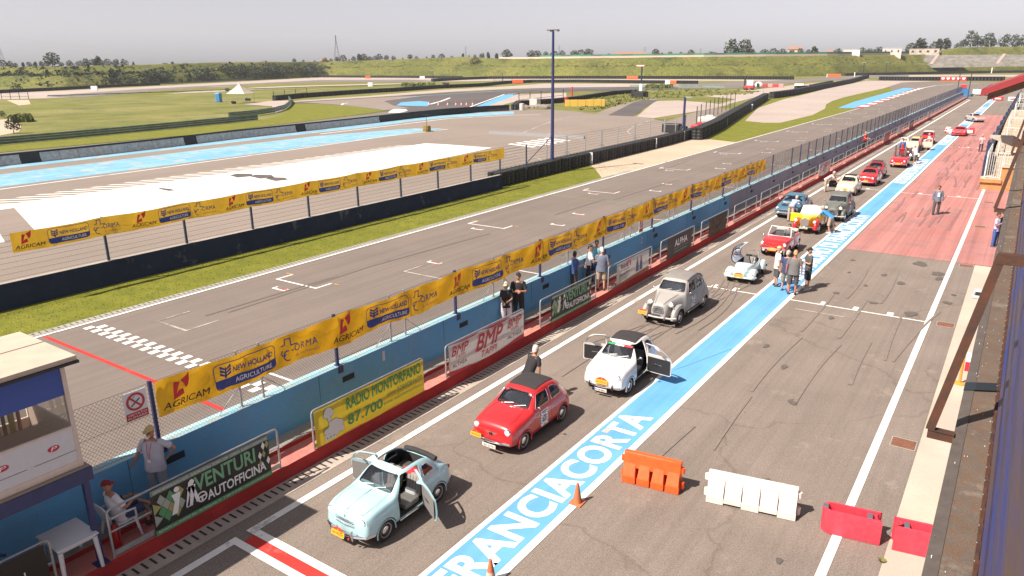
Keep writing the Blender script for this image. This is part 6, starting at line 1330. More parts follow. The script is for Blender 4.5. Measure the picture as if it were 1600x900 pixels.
def person(label, loc, rz=0, h=1.75, skin=SK2, hair='grey', cap=None, top=None, sleeves='short', bottom=None, legs='short', shoe=None, lean=0.0, turn=0.0, side=0.0,
           arms=None, legv=None, head=(0, 0), female=False, group=None, sit=None, bag=None, build=1.0, glasses=False, capdir=0.0):
 """facing -y. arms: two pairs of directions (upper, fore) for x<0 and x>0. legv: two pairs (thigh, shin)"""
 k = h/1.75; t = thing('person', label, 'person', loc, rz, group)
 hipz = .93*k if sit is None else sit
 legv = legv or (((-.06, 0, -1), (0, .03, -1)), ((.06, 0, -1), (0, .03, -1)))
 arms = arms or (((-.22, .03, -1), (-.05, -.12, -1)), ((.22, .03, -1), (.05, -.12, -1)))
 up = nrm((sin(side), -sin(lean), cos(lean))); pel = V((0, 0, hipz))
 lat = nrm((cos(turn), sin(turn), -sin(side))); fwd = lat.cross(up)*1.0   # forward = -y
 sp = pel+up*.20*k; chs = pel+up*.40*k; nk = pel+up*.52*k; hd0 = pel+up*.58*k
 sw = (.155 if female else .185)*k
 ch = [(None, [(pel, (.12*k*build)), (sp, .105*k*build), (chs, .12*k*build), (nk, .06*k), (hd0, .052*k)])]
 sh = [chs+up*.07*k+lat*s_*sw for s_ in (-1, 1)]; n = 5; J = {}
 for i, s_ in enumerate((-1, 1)):
  a = sh[i]; u_, f_ = arms[i]; el = a+nrm(u_)*.29*k; wr = el+nrm(f_)*.24*k; hn = wr+nrm(f_)*.05*k
  ch.append((2, [(a, .055*k), (el, .040*k), (wr, .026*k), (hn, .022*k)])); J['h%d' % i] = (wr, nrm(f_), hn, el)
 for i, s_ in enumerate((-1, 1)):
  hp = pel+lat*s_*.095*k-up*.03*k; th, sn = legv[i]; kn = hp+nrm(th)*.43*k; an = kn+nrm(sn)*.42*k
  J['l%d' % i] = (hp, kn, an); ch.append((0, [(hp, .080*k), (kn, .052*k), (kn.lerp(an, .35), .050*k), (an, .034*k)]))
 vv, ff = skin_body(ch, skin); b = MB(); b.add(vv, ff, skin)
 # head: lathe-like loft, with nose, eyes, mouth and ears
 hy = radians(head[0]); hp_ = radians(head[1]); HM = Matrix.Translation(hd0+up*.02*k) @ Matrix.Rotation(hy+turn, 4, 'Z') @ Matrix.Rotation(hp_+lean*.4, 4, 'X')
 R = []
 for z, rx, ry, cy in ((-.02, .050, .055, .02), (.02, .055, .065, .0), (.05, .064, .082, -.008), (.09, .073, .095, -.004), (.13, .078, .098, .0), (.17, .078, .096, .002), (.205, .066, .080, .004), (.23, .040, .050, .005), (.24, .008, .010, .005)):
  R.append([HM @ V((cos(a_)*rx*k, (cy+sin(a_)*ry)*k, z*k)) for a_ in [2*pi*j/12 for j in range(12)]])
 b.rings(R, skin)
 def hb(c, r, m, kk=6): b.ell(V((0, 0, 0)), (r[0]*k, r[1]*k, r[2]*k), m, 7, HM @ Matrix.Translation(V(c)*k), k=kk)
 hb((0, -.100, .105), (.013, .020, .022), skin); hb((-.080, .005, .11), (.012, .02, .03), skin); hb((.080, .005, .11), (.012, .02, .03), skin)
 eye = mat('eye', (.03, .02, .02), .3); lip = mat('lip', (.30, .09, .08), .6)
 for s_ in (-1, 1): hb((s_*.032, -.089, .135), (.013, .008, .008), eye, 4)
 hb((0, -.092, .065), (.024, .008, .007), lip, 4)
 # hands: palm, four fingers, thumb
 for i in range(2):
  wr, f_, hn, el = J['h%d' % i]; s_ = (-1, 1)[i]; sd = nrm(f_.cross(V((s_, 0, 0.001)))) if abs(f_.x) < .9 else V((0, 1, 0)); pn = nrm(sd.cross(f_))
  R = [[c+sd*(cos(a_)*w_*k)+pn*(sin(a_)*.014*k) for a_ in [2*pi*j/8 for j in range(8)]] for c, w_ in ((wr, .024), (wr+f_*.03*k, .034), (wr+f_*.08*k, .040), (wr+f_*.095*k, .036))]; b.rings(R, skin)
  for q, (o_, L) in enumerate(((-.030, .058), (-.010, .070), (.010, .074), (.030, .062))):
   A = wr+f_*.088*k+sd*o_*k; d2 = nrm(f_+pn*.35*s_*-1); d3 = nrm(f_+pn*.9*s_*-1); b.tube([A, A+d2*L*.5*k, A+d2*L*.5*k+d3*L*.5*k], .009*k, skin, 5, rads=[.0095*k, .0085*k, .0065*k])
  A = wr+f_*.03*k+sd*.03*k; b.tube([A, A+nrm(f_*.7+sd*.8)*.035*k, A+nrm(f_*.7+sd*.8)*.035*k+nrm(f_+sd*.1)*.03*k], .011*k, skin, 5, rads=[.012*k, .010*k, .008*k])
 b.build('body', parent=t, smooth=True, angle=60, normals=True)
 # hair / cap
 def hring(rows, m, name):
  b = MB(); R = []
  for z, g, cy, z2 in rows: R.append([HM @ V((cos(a_)*(.078+g)*k*sc(z), (cy+sin(a_)*(.098+g)*sc(z))*k, (z+z2*sin(a_))*k)) for a_ in [2*pi*j/14 for j in range(14)]])
  b.rings(R, m); return b
 def sc(z): return sqrt(max(.02, 1-((z-.13)/.118)**2)) if z > .13 else 1.0
 if hair:
  b = hring(((.10, .003, .018, -.045), (.15, .008, .008, -.03), (.19, .010, .006, -.012), (.22, .010, .005, 0), (.243, .006, .005, 0)), hairm[hair], 'hair')
  if female: b.ell(V((0, 0, 0)), (.085*k, .07*k, .11*k), hairm[hair], 8, HM @ Matrix.Translation(V((0, .045, .10))*k))
  b.build('hair', parent=t, smooth=True, angle=60, normals=True)
 if cap:
  b = hring(((.155, .014, .004, -.008), (.19, .016, .004, 0), (.225, .014, .004, 0), (.250, .006, .004, 0)), cap, 'cap')
  CM = HM @ Matrix.Rotation(radians(capdir), 4, 'Z')
  b.rings([[CM @ V((x*k, y*k, (z+dz)*k)) for x, y, z in ((-.068, -.060, .165), (-.066, -.125, .160), (-.03, -.168, .152), (.03, -.168, .152), (.066, -.125, .160), (.068, -.060, .165))] for dz in (0, .012)], cap)
  b.build('cap', parent=t, smooth=True, angle=50, normals=True)
 if glasses:
  b = MB(); b.rings([[HM @ V((x*k, y*k, z*k)) for x, y, z in ((-.075, -.05, .140), (-.055, -.100, .140), (0, -.108, .142), (.055, -.100, .140), (.075, -.05, .140), (.055, -.103, .120), (0, -.106, .128), (-.055, -.103, .120))]], black, cap=True); b.build('sunglasses', parent=t)
 # shirt: loft round the trunk plus sleeves
 if top:
  b = MB(); bw = build; R = []; f2 = -fwd
  for d_, wx, wy, fy in ((-.13, .185, .135, 0), (-.02, .180, .130, 0), (.10, .168, .122, 0), (.22, .172, .122, -.005), (.33, .185, .125, -.008), (.42, .190, .112, -.004), (.475, .165, .090, 0), (.505, .09, .070, 0), (.515, .062, .060, 0)):
   c = pel+up*d_*k; rx = wx*k*(bw if d_ < .35 else (1+bw)/2)*(.90 if female else 1); ry = wy*k*bw*(1.0 if d_ < .3 else 1/bw**.5)
   R.append([c+lat*(cos(a_)*rx)+fwd*(sin(a_)*ry)+up*(.006*sin(a_*5+d_*30)*k if d_ < .3 else 0) for a_ in [2*pi*j/18 for j in range(18)]])
  b.rings(R, top)
  if sleeves:
   for i in range(2):
    u_, f_ = arms[i]; a = sh[i]; e1 = a+nrm(u_)*(.20 if sleeves == 'short' else .29)*k; P = [a-lat*(-1, 1)[i]*.05*k+up*.01*k, a, a.lerp(e1, .5), e1]; rr_ = [.070*k, .068*k, .066*k, .068*k]
    if sleeves == 'long': el = J['h%d' % i][3]; P += [el, el+nrm(f_)*.12*k, el+nrm(f_)*.23*k]; rr_ = [.070*k, .066*k, .060*k, .056*k, .052*k, .046*k, .038*k]
    b.tube(P, .06, top, 10, rads=rr_)
  b.build('shirt', parent=t, smooth=True, angle=60, normals=True)
 if bottom:
  b = MB(); R = []; lf_ = {'short': 1.0, 'long': 2.0, 'knee': 1.15}[legs]
  for d_, wx, wy in ((.06, .160, .120), (-.03, .172, .128), (-.11, .168, .122), (-.15, .12, .09)):
   c = pel+up*d_*k; R.append([c+lat*(cos(a_)*wx*k*build)+fwd*(sin(a_)*wy*k*build) for a_ in [2*pi*j/16 for j in range(16)]])
  b.rings(R, bottom)
  for i in range(2):
   hp, kn, an = J['l%d' % i]; w0 = .098*k*((1+build)/2)
   if legs == 'long': b.tube([hp+up*.03*k, hp.lerp(kn, .5), kn, kn.lerp(an, .5), an+(an-kn).normalized()*.03*k], .09, bottom, 10, rads=[w0, w0*.90, .075*k, .070*k, .068*k])
   else: e = hp.lerp(kn, 1.0) if legs == 'short' else kn+(an-kn).normalized()*.05; b.tube([hp+up*.03*k, hp.lerp(kn, .5), e], .09, bottom, 10, rads=[w0, w0*.95, .088*k])
  b.build('shorts' if legs != 'long' else 'trousers', parent=t, smooth=True, angle=60, normals=True)
 sm = shoe or mat('shoe_dark', (.03, .03, .035), .6)
 for i in range(2):
  hp, kn, an = J['l%d' % i]; sn = (an-kn).normalized(); fd = nrm((0+(-.12, .12)[i], -1, 0)) if abs(sn.z) > .5 else nrm(V((0, -.3, .9))); un = -sn if abs(sn.z) <= .5 else V((0, 0, 1)); s2 = fd.cross(un).normalized(); b = MB()
  base = an-un*.065*k if abs(sn.z) > .5 else an+sn*.065*k
  R = []
  for d_, w_, hh in ((-.075, .030, .07), (-.04, .040, .10), (.03, .042, .09), (.10, .046, .06), (.155, .040, .045), (.185, .018, .03)):
   c = base+fd*d_*k; R.append([c-s2*w_*k, c-s2*w_*k*.95+un*hh*.7*k, c-s2*w_*.5*k+un*hh*k, c+s2*w_*.5*k+un*hh*k, c+s2*w_*k*.95+un*hh*.7*k, c+s2*w_*k])
  b.rings(R, sm); b.build('shoe', parent=t, smooth=True, angle=60, normals=True)
 return t, J, HM
PZ = .472
c_ws = cm('light_blue_grey', (.46, .45, .52)); c_wh = cm('white', (.66, .64, .66)); c_bk = cm('black', (.016, .015, .018)); c_nv = cm('navy', (.035, .05, .12)); c_gy = cm('grey', (.15, .14, .135)); c_dg = cm('dark_grey', (.07, .068, .07)); c_bg = cm('beige', (.36, .29, .22)); c_bl = cm('bright_blue', (.03, .22, .50)); c_bl2 = cm('mid_blue', (.05, .10, .28)); c_gb = cm('grey_blue', (.13, .155, .21)); c_jn = cm('pale_jeans', (.26, .29, .35)); c_rd = cm('red', (.5, .02, .03)); c_pk = cm('pink_shirt', (.62, .42, .42)); c_lb = cm('light_blue', (.32, .40, .58)); c_tq = cm('turquoise', (.16, .42, .52)); c_khaki = cm('khaki', (.20, .18, .15)); c_cap = cm('straw', (.50, .36, .16)); c_cr = cm('dark_red', (.20, .02, .03)); c_tan = cm('tan', (.42, .34, .26))
sand = mat('sandal', (.04, .03, .025), .7); wsh = mat('shoe_light', (.45, .42, .40), .6)
def hang(x=.25): return (((-x, .02, -1), (-.05, -.15, -1)), ((x, .02, -1), (.05, -.15, -1)))
# standing man with cap by the booth
p, J, HM = person('man in straw coloured cap and pale grey shirt standing by the blue wall', (-13.78, 6.86, PZ), radians(32), 1.78, SK1, None, c_cap, c_ws, 'short', c_jn, 'long', lean=-.03, side=0, head=(-8, 6), build=1.18, glasses=True,
 arms=(((-.45, -.10, -.9), (-.42, -.35, -.9)), ((.75, .35, -.55), (-.55, .05, -.75))))
b = MB(); b.tube([V((-.05, -.10, 1.46)), V((-.03, -.17, 1.30)), V((0, -.185, 1.12)), V((.03, -.17, 1.30)), V((.05, -.10, 1.46))], .006, m_rp, 4); b.box(-.03, .03, -.195, -.188, 1.06, 1.13, white); b.build('lanyard', parent=p)
b = MB(); b.ell(V((0, 0, 0)), (.05, .03, .035), hairm['white'], 8, HM @ Matrix.Translation((0, -.075, .045))); b.build('beard', parent=p, smooth=True)
# seated man
p, J, HM = person('man with dark red cap and white T shirt sitting cross legged on a chair', (-13.50, 5.86, .36), radians(180), 1.72, SK1, None, c_cr, c_wh, 'short', c_nv, 'short', shoe=sand, sit=.50, lean=-.18, head=(-60, -4), build=1.15,
 arms=(((-.15, -.45, -.8), (.45, -.85, .15)), ((.15, -.45, -.8), (-.55, -.8, .10))), legv=(((-.12, -1, .10), (.1, -.20, -1)), ((.05, -1, .22), (-.72, -.6, -.35))))
b = MB(); b.lathe([(.055, 0), (.001, .002)], m_bk, 12, Matrix.Translation((.03, -.12+.0, .80)) @ Matrix.Rotation(pi/2, 4, 'X')); b.build('shirt_print', parent=p)
# couple in black by the wall
GR = 'people in black by the pit wall'
person('woman in black top, white shorts and pale visor by the pit wall', (-13.80, 19.62, PZ), radians(40), 1.66, SK2, 'brown', mat('visor', (.5, .45, .3), .7), c_bk, 'short', c_wh, 'knee', shoe=wsh, female=True, build=1.08, head=(-20, 12), arms=(((-.18, -.1, -1), (.35, -.8, -.3)), ((.2, -.1, -1), (-.5, -.75, -.1))))
person('man all in black with black cap and folded arms by the pit wall', (-13.72, 20.25, PZ), radians(35), 1.84, SK1, None, c_bk, c_bk, 'short', c_bk, 'long', build=1.1, head=(15, 5), arms=(((-.25, -.25, -1), (.85, -.5, .12)), ((.25, -.25, -1), (-.9, -.4, .18))))
# four at the wall
person('person in mid blue shirt, leftmost of the four at the pit wall', (-13.92, 24.55, PZ), radians(155), 1.66, SK2, 'black', None, c_bl2, 'short', c_dg, 'long', female=True, head=(30, 0), arms=(((-.2, -.3, -1), (.2, -1, .1)), ((.2, -.3, -1), (-.2, -1, .1))))
person('person in white shirt and black trousers in the group of four at the pit wall', (-13.80, 25.45, PZ), radians(125), 1.76, SK2, 'black', None, c_wh, 'short', c_bk, 'long', lean=.12, head=(-20, 0), arms=(((-.3, -.4, -1), (.3, -.9, -.1)), ((.3, -.4, -1), (.2, -.9, 0))))
person('man in turquoise shirt with sunglasses behind the man in grey at the pit wall', (-13.88, 26.30, PZ), radians(15), 1.78, SK1, 'black', None, c_tq, 'short', c_nv, 'short', glasses=True, head=(0, 8))
person('stout man in grey blue polo and beige shorts seen from behind at the pit wall', (-13.28, 25.62, .36), radians(-150), 1.80, SK2, 'white', None, c_gb, 'short', c_bg, 'short', shoe=sand, build=1.22, head=(10, 5), arms=(((-.30, .1, -1), (-.05, -.3, -1)), ((.30, -.2, -1), (.05, -.9, -.2))))
# man behind the red car
p, J, HM = person('white haired man in black polo shirt bending beside the red car with a camera', (-10.45, 15.9, .004), radians(165), 1.76, SK1, 'white', None, c_bk, 'short', c_bk, 'long', lean=.5, build=1.1, head=(10, -15), arms=(((-.25, .15, -1), (.05, -.1, -1)), ((.45, -.50, -.9), (.55, -.65, -.5))))
# four men on the blue band
GM = 'men talking on the blue band'
person('man in white T shirt and straw cap, leftmost of four standing men', (-7.80, 31.25, .02), radians(120), 1.74, SK2, None, c_cap, c_wh, 'short', c_dg, 'knee', shoe=sand, head=(0, 5), build=1.08, group=None)
person('man in slate blue shirt with blue socks, second of four standing men', (-7.28, 30.72, .02), radians(170), 1.74, SK2, 'grey', mat('cap_beige', (.42, .36, .28), .8), c_nv, 'short', c_khaki, 'knee', shoe=mat('sock_blue', (.03, .10, .17), .8), build=1.1, head=(-15, 5))
person('big man in dark grey T shirt seen from behind, third of four', (-6.92, 30.42, .02), radians(190), 1.86, SK3, 'blond', None, c_gy, 'short', c_dg, 'knee', shoe=sand, build=1.2, head=(5, 5), arms=hang(.3))
person('man with black cap and folded arms, rightmost of four standing men', (-6.58, 31.45, .02), radians(-55), 1.80, SK2, None, c_bk, c_dg, 'short', c_bk, 'knee', shoe=wsh, build=1.05, head=(5, 8), arms=(((-.25, -.25, -1), (.85, -.6, .1)), ((.25, -.25, -1), (-.85, -.5, .12))))
# leaning men
person('man in pale shirt and tan trousers bending into the open front of the blue coupe', (-10.82, 45.25, .006), radians(165), 1.78, SK2, 'grey', None, c_lb, 'long', c_tan, 'long', lean=1.0, head=(0, -20), arms=(((-.15, -.8, -.6), (0, -.6, -.8)), ((.15, -.8, -.6), (0, -.6, -.8))))
person('man in bright blue T shirt and pale shorts bending into the yellow and red roadster', (-8.15, 43.1, .006), radians(-92), 1.78, SK2, 'grey', None, c_bl, 'short', c_bg, 'knee', shoe=wsh, lean=1.0, head=(0, -30), arms=(((-.1, -.7, -.7), (0, -.6, -.7)), ((.1, -.7, -.7), (0, -.6, -.7))), legv=(((-.25, .2, -1), (-.1, .1, -1)), ((.1, -.2, -1), (0, .25, -1))))
person('man in pink white shirt bending into the open door of the cream car', (-11.45, 57.3, .006), radians(95), 1.75, SK2, 'grey', None, c_pk, 'short', c_tan, 'long', lean=.9, head=(0, -20), arms=(((-.1, -.7, -.7), (0, -.6, -.7)), ((.1, -.7, -.7), (0, -.6, -.7))))
person('man in bright red shirt behind the kerb railing watching the pit lane', (-13.65, 84.7, .36), radians(70), 1.76, SK2, None, None, c_rd, 'short', c_bk, 'long', build=1.1, head=(0, 5), arms=(((-.2, -.4, -1), (0, -.9, -.3)), ((.2, -.4, -1), (0, -.9, -.3))))
person('man in white shirt and pale hat bending over the dark small vehicle', (-7.98, 77.2, .02), radians(-130), 1.78, SK2, None, mat('hat_cream', (.60, .52, .38), .8), c_wh, 'short', c_khaki, 'knee', shoe=wsh, lean=.35, build=1.15, head=(0, -20))
person('person in blue jacket and cap standing behind the dark small vehicle', (-9.75, 82.2, .006), radians(10), 1.82, SK2, None, c_dg, c_bl2, 'long', c_bk, 'long', build=1.1)
person('person in pink top before the cream car with the yellow roof', (-8.75, 87.0, .006), radians(60), 1.70, SK2, 'brown', None, cm('rose', (.5, .15, .2)), 'short', c_dg, 'long', female=True)
person('person in pale pink shirt beside the cream car with yellow roof', (-8.25, 90.3, .006), radians(-60), 1.76, SK2, 'grey', None, c_pk, 'short', c_cr, 'long', lean=.15)
person('person sitting low in the dark small vehicle with a white sleeve', (-9.45, 80.2, .2), radians(0), 1.6, SK2, 'brown', None, c_pk, 'short', c_nv, 'long', sit=.42, legv=(((-.1, -1, .1), (0, -.5, -1)), ((.1, -1, .1), (0, -.5, -1))))
p, J, HM = person('man in blue grey shirt and dark trousers walking on the red apron', (-3.80, 52.0, .014), radians(12), 1.82, SK1, 'brown', None, c_gb, 'long', c_dg, 'long', build=1.05, head=(-10, 5), legv=(((-.08, -.14, -1), (-.02, .05, -1)), ((.08, .14, -1), (.02, .20, -1))))
b = MB(); b.box(-.06, .06, -.15, -.14, 1.15, 1.40, white); b.build('badge', parent=p)
person('person in white top and dark trousers standing on the far part of the red apron', (-3.55, 91.3, .014), radians(20), 1.74, SK3, 'grey', None, c_pk, 'short', cm('plum', (.06, .035, .06)), 'long', female=False, arms=(((-.2, -.3, -1), (.3, -.9, .2)), ((.2, -.3, -1), (-.3, -.9, .2))))
person('person in pale lilac shirt half hidden by the gutter', (-.42, 44.4, .014), radians(70), 1.76, SK1, 'black', None, cm('lilac', (.45, .40, .52)), 'short', c_bl2, 'long', arms=(((-.2, -.2, -1), (.3, -.7, .5)), ((.2, .1, -1), (0, -.3, -1))))
person('person in a dark top behind the person in lilac at the garage wall', (-.18, 44.9, .014), radians(70), 1.80, SK1, 'black', None, c_bk, 'short', c_nv, 'long')
# ================================================================== CARS
def paint(n, c, var=.04, r=.30, ct=.8): return mat('paint_'+n, c, r, .0, coat=ct, spec=.5, var=var, scale=3)
P_sky = paint('sky', (.36, .56, .60)); P_red = paint('red', (.50, .018, .022)); P_white = paint('white', (.72, .70, .68)); P_grey = paint('grey', (.33, .31, .29), .05, .5, .15); P_dgrey = paint('dark_grey', (.13, .135, .12), .05, .5, .15); P_mess = paint('pale_blue', (.56, .66, .67)); P_yel = paint('yellow', (.72, .52, .015)); P_blue = paint('steel_blue', (.045, .14, .22)); P_cream = paint('cream', (.66, .55, .40)); P_silver = paint('silver', (.42, .36, .34)); P_dred = paint('dark_red', (.32, .012, .02))
m_fab = mat('roof_fabric', (.030, .027, .028), .9, var=.12, scale=8, bump=.3, bscale=25); m_rimc = mat('wheel_rim', (.45, .44, .43), .35, .7); m_seat = mat('seat_vinyl', (.06, .055, .05), .7, var=.1); m_seatg = mat('seat_grey', (.24, .22, .20), .8, var=.1)
m_amb = mat('rally_orange', (.72, .33, .02), .5); m_rr2 = mat('rally_red', (.55, .04, .02), .5); m_plate = mat('number_plate', (.66, .64, .60), .5); m_tail = mat('tail_lamp', (.35, .01, .01), .2, coat=.5); m_bag = mat('bag_red', (.5, .02, .03), .8)
def cr(p0, p1, p2, p3, t): return .5*((2*p1)+(-p0+p2)*t+(2*p0-5*p1+4*p2-p3)*t*t+(-p0+3*p1-3*p2+p3)*t*t*t)
def section(st, infl=0.0):
 y, zb, w_, zbt, wb, wr, zr = st; k = min(1, max(.0, (zr-zbt)/.4)); w_ -= infl; wb -= infl; wr -= infl; zr -= infl; H_ = zbt-zb
 return [(0, zb), (w_*.55, zb), (w_*.88, zb+.015), (w_, zb+.22*H_), (w_+.006, zb+.48*H_), (w_*.5+wb*.5+.012, zb+.80*H_), (wb, zbt), (wb*.52+wr*.48+.012*k, zbt+(zr-zbt)*.50), (wr, zr-.055*k-.012), (wr*.84, zr-.016*k-.004), (wr*.45, zr+.004), (0, zr+.010)]
def loft(stations, m, infl=0.0, sub=4, psub=2, z_floor=None, ends=True):
 S_ = [list(s_) for s_ in stations]; n = len(S_)
 fine = []
 for i in range(n-1):
  a, b_, c, d = S_[max(0, i-1)], S_[i], S_[i+1], S_[min(n-1, i+2)]
  L = c[0]-b_[0]; q = max(1, min(sub, int(L/.05)+1))
  for j in range(q):
   t = j/q; v = [cr(a[x], b_[x], c[x], d[x], t) for x in range(7)]
   v[0] = b_[0]+(c[0]-b_[0])*t
   for x in range(1, 7): lo, hi = min(b_[x], c[x])-.012, max(b_[x], c[x])+.012; v[x] = min(hi, max(lo, v[x]))
   fine.append(v)
 fine.append(S_[-1]); R = []
 for v in fine:
  sec = section(v, infl); N = len(sec); P = []
  for i in range(N-1):
   a, b_, c, d = sec[max(0, i-1)], sec[i], sec[i+1], sec[min(N-1, i+2)]
   if i == 0: a = (-sec[1][0], sec[1][1])
   if i == N-2: d = (-sec[N-2][0], sec[N-2][1])
   for j in range(psub):
    t = j/psub; P.append((cr(a[0], b_[0], c[0], d[0], t), cr(a[1], b_[1], c[1], d[1], t)))
  P.append(sec[-1])
  if z_floor is not None: P = [(x, max(z, z_floor)) for x, z in P]
  full = [V((x, v[0], z)) for x, z in P]+[V((-x, v[0], z)) for x, z in P[-2:0:-1]]
  R.append(full)
 mb = MB(); mb.rings(R, m); return mb
def lerpst(stations, y):
 for a, b_ in zip(stations, stations[1:]):
  if a[0] <= y <= b_[0]: t = (y-a[0])/(b_[0]-a[0]); return [y]+[a[i]+(b_[i]-a[i])*t for i in range(1, 7)]
 return list(stations[-1])
def round_poly(P, r=.04, n=3):
 out = []; N = len(P)
 for i in range(N):
  p = V((*P[i], 0)); a = V((*P[i-1], 0)); b_ = V((*P[(i+1) % N], 0)); d1 = (a-p); d2 = (b_-p); rr_ = min(r, d1.length*.45, d2.length*.45); A = p+d1.normalized()*rr_; B = p+d2.normalized()*rr_
  for j in range(n+1): t = j/n; q = A*(1-t)**2+p*2*t*(1-t)+B*t*t; out.append((q.x, q.y))
 return out
def prism(P, axis, a0, a1, m, r=.04):
 """P in (y,z) for axis x; (x,z) for axis y; (x,y) for axis z"""
 P = round_poly(P, r) if r else P; mb = MB()
 f = {'x': lambda p, a: V((a, p[0], p[1])), 'y': lambda p, a: V((p[0], a, p[1])), 'z': lambda p, a: V((p[0], p[1], a))}[axis]
 mb.rings([[f(p, a0) for p in P], [f(p, a1) for p in P]], m); return mb
def shrink(P, d):
 cx = sum(p[0] for p in P)/len(P); cy = sum(p[1] for p in P)/len(P)
 wx = max(p[0] for p in P)-min(p[0] for p in P); wy = max(p[1] for p in P)-min(p[1] for p in P)
 return [(cx+(p[0]-cx)*(1-2*d/wx), cy+(p[1]-cy)*(1-2*d/wy)) for p in P]
def tmp(mb): return mb.build('tmp', normals=True)
def boolean(src, ops, name, parent=None, smooth=True, angle=32):
 """src MB; ops [(op, MB)]; returns a new linked object or None"""
 o = tmp(src); cut = []
 for op, mb in ops:
  c = tmp(mb); cut.append(c); md = o.modifiers.new('b', 'BOOLEAN'); md.object = c; md.operation = op; md.solver = 'EXACT'; md.material_mode = 'TRANSFER'
 dg = bpy.context.evaluated_depsgraph_get(); dg.update(); me = bpy.data.meshes.new_from_object(o.evaluated_get(dg), depsgraph=dg)
 for c in cut+[o]: m_ = c.data; bpy.data.objects.remove(c); bpy.data.meshes.remove(m_)
 if len(me.polygons) == 0: return None
 me.name = name; r = bpy.data.objects.new(name, me); COL.objects.link(r)
 if parent: r.parent = parent
 if smooth: me.polygons.foreach_set('use_smooth', [True]*len(me.polygons)); me.set_sharp_from_angle(angle=radians(angle))
 return r
def wheel(parent, x, y, r, w_=.135, rim=None, side=1, hub=chrome):
 T = Matrix.Translation((x, y, r)) @ Matrix.Rotation(pi/2*side, 4, 'Y')
 t = MB(); hw = w_/2; t.lathe([(r*.60, -hw), (r*.90, -hw), (r*.985, -hw*.6), (r, 0), (r*.985, hw*.6), (r*.90, hw), (r*.66, hw*1.02), (r*.62, hw*.7)], rubber, 24, T)
 o = t.build('wheel', parent=parent, smooth=True, angle=50)
 b = MB(); rm = rim or m_rimc; b.lathe([(r*.66, hw*1.04), (r*.60, hw*1.02), (r*.56, hw*.45), (r*.40, hw*.55), (r*.36, hw*.9), (r*.24, hw*1.05), (.002, hw*1.08)], [rm, rm, rm, rm, hub, hub, hub], 20, T, cap=False); b.build('rim', parent=o, smooth=True, angle=40)
 return o
def lamp(parent, x, y, z, r=.075, aim=(0, -1, .12)):
 T = Matrix.Translation((x, y, z)) @ V(aim).to_track_quat('Z', 'Y').to_matrix().to_4x4(); b = MB(); b.lathe([(r*1.12, -.06), (r*1.14, .005), (r*1.02, .018), (r, .012)], chrome, 18, T, cap=False); b.lathe([(r, .012), (r*.7, .028), (r*.3, .036), (.001, .038)], lens, 18, T, cap=False); b.lathe([(r*.35, .030), (r*.2, .038)], mat('lamp_centre', (.35, .36, .38), .2), 10, T)
 return b.build('headlight', parent=parent, smooth=True, angle=40)
def rally_plate(parent, x, y, z, s_=1.0, tilt=-.25):
 T = Matrix.Translation((x, y, z)) @ Matrix.Rotation(tilt, 4, 'X') @ Matrix.Scale(s_, 4); b = MB()
 b.add([T @ V(p) for p in ((-.20, 0, 0), (.20, 0, 0), (.20, 0, .13), (-.20, 0, .13))], [(0, 1, 2, 3)], m_amb)
 b.add([T @ V(p) for p in ((-.20, 0, .131), (.20, 0, .131), (.12, 0, .175), (.06, 0, .20), (-.06, 0, .20), (-.12, 0, .175))], [(0, 1, 2, 3, 4, 5)], m_rr2)
 b.add([T @ V(p) for p in ((-.20, .006, 0), (.20, .006, 0), (.20, .006, .13), (.06, .006, .20), (-.06, .006, .20), (-.20, .006, .13))], [(0, 1, 2, 3, 4, 5)], m_rr2)
 vs_, fs, ar = text_mesh('500 MIGLIA', .02); b.add([T @ V((-.17+.34*p[0], -.003, .035+.055*p[1])) for p in vs_], fs, m_rr2); b.add([T @ V((sx*.018, -.003, .155+sz*.018)) for sx, sz in ((-1, 0), (0, -1), (1, 0), (0, 1))], [(0, 1, 2, 3)], m_amb)
 return b.build('rally_plate', parent=parent)
def plate(parent, x, y, z, s, w_=.36, h=.09, m=m_plate, blue=False):
 b = MB(); b.box(x-w_/2, x+w_/2, y, y+.012, z, z+h, m)
 if blue: b.box(x-w_/2, x-w_/2+.035, y-.002, y-.0005, z, z+h, m_nb)
 b.text(s, (x-w_/2+.05, y-.003, z+.02), (1, 0, 0), (0, 0, 1), w_-.08, h-.04, m_bk, bold=.01); return b.build('number_plate', parent=parent)
def bumper(parent, pts, r=.022, m=chrome, flat=1.0, name='bumper'):
 b = MB(); b.tube(pts, r, m, 8); 
 if flat != 1: 
  zc = sum(V(p).z for p in pts)/len(pts); b.v = [V((v.x, v.y, zc+(v.z-zc)*flat)) for v in b.v]
 return b.build(name, parent=parent, smooth=True)
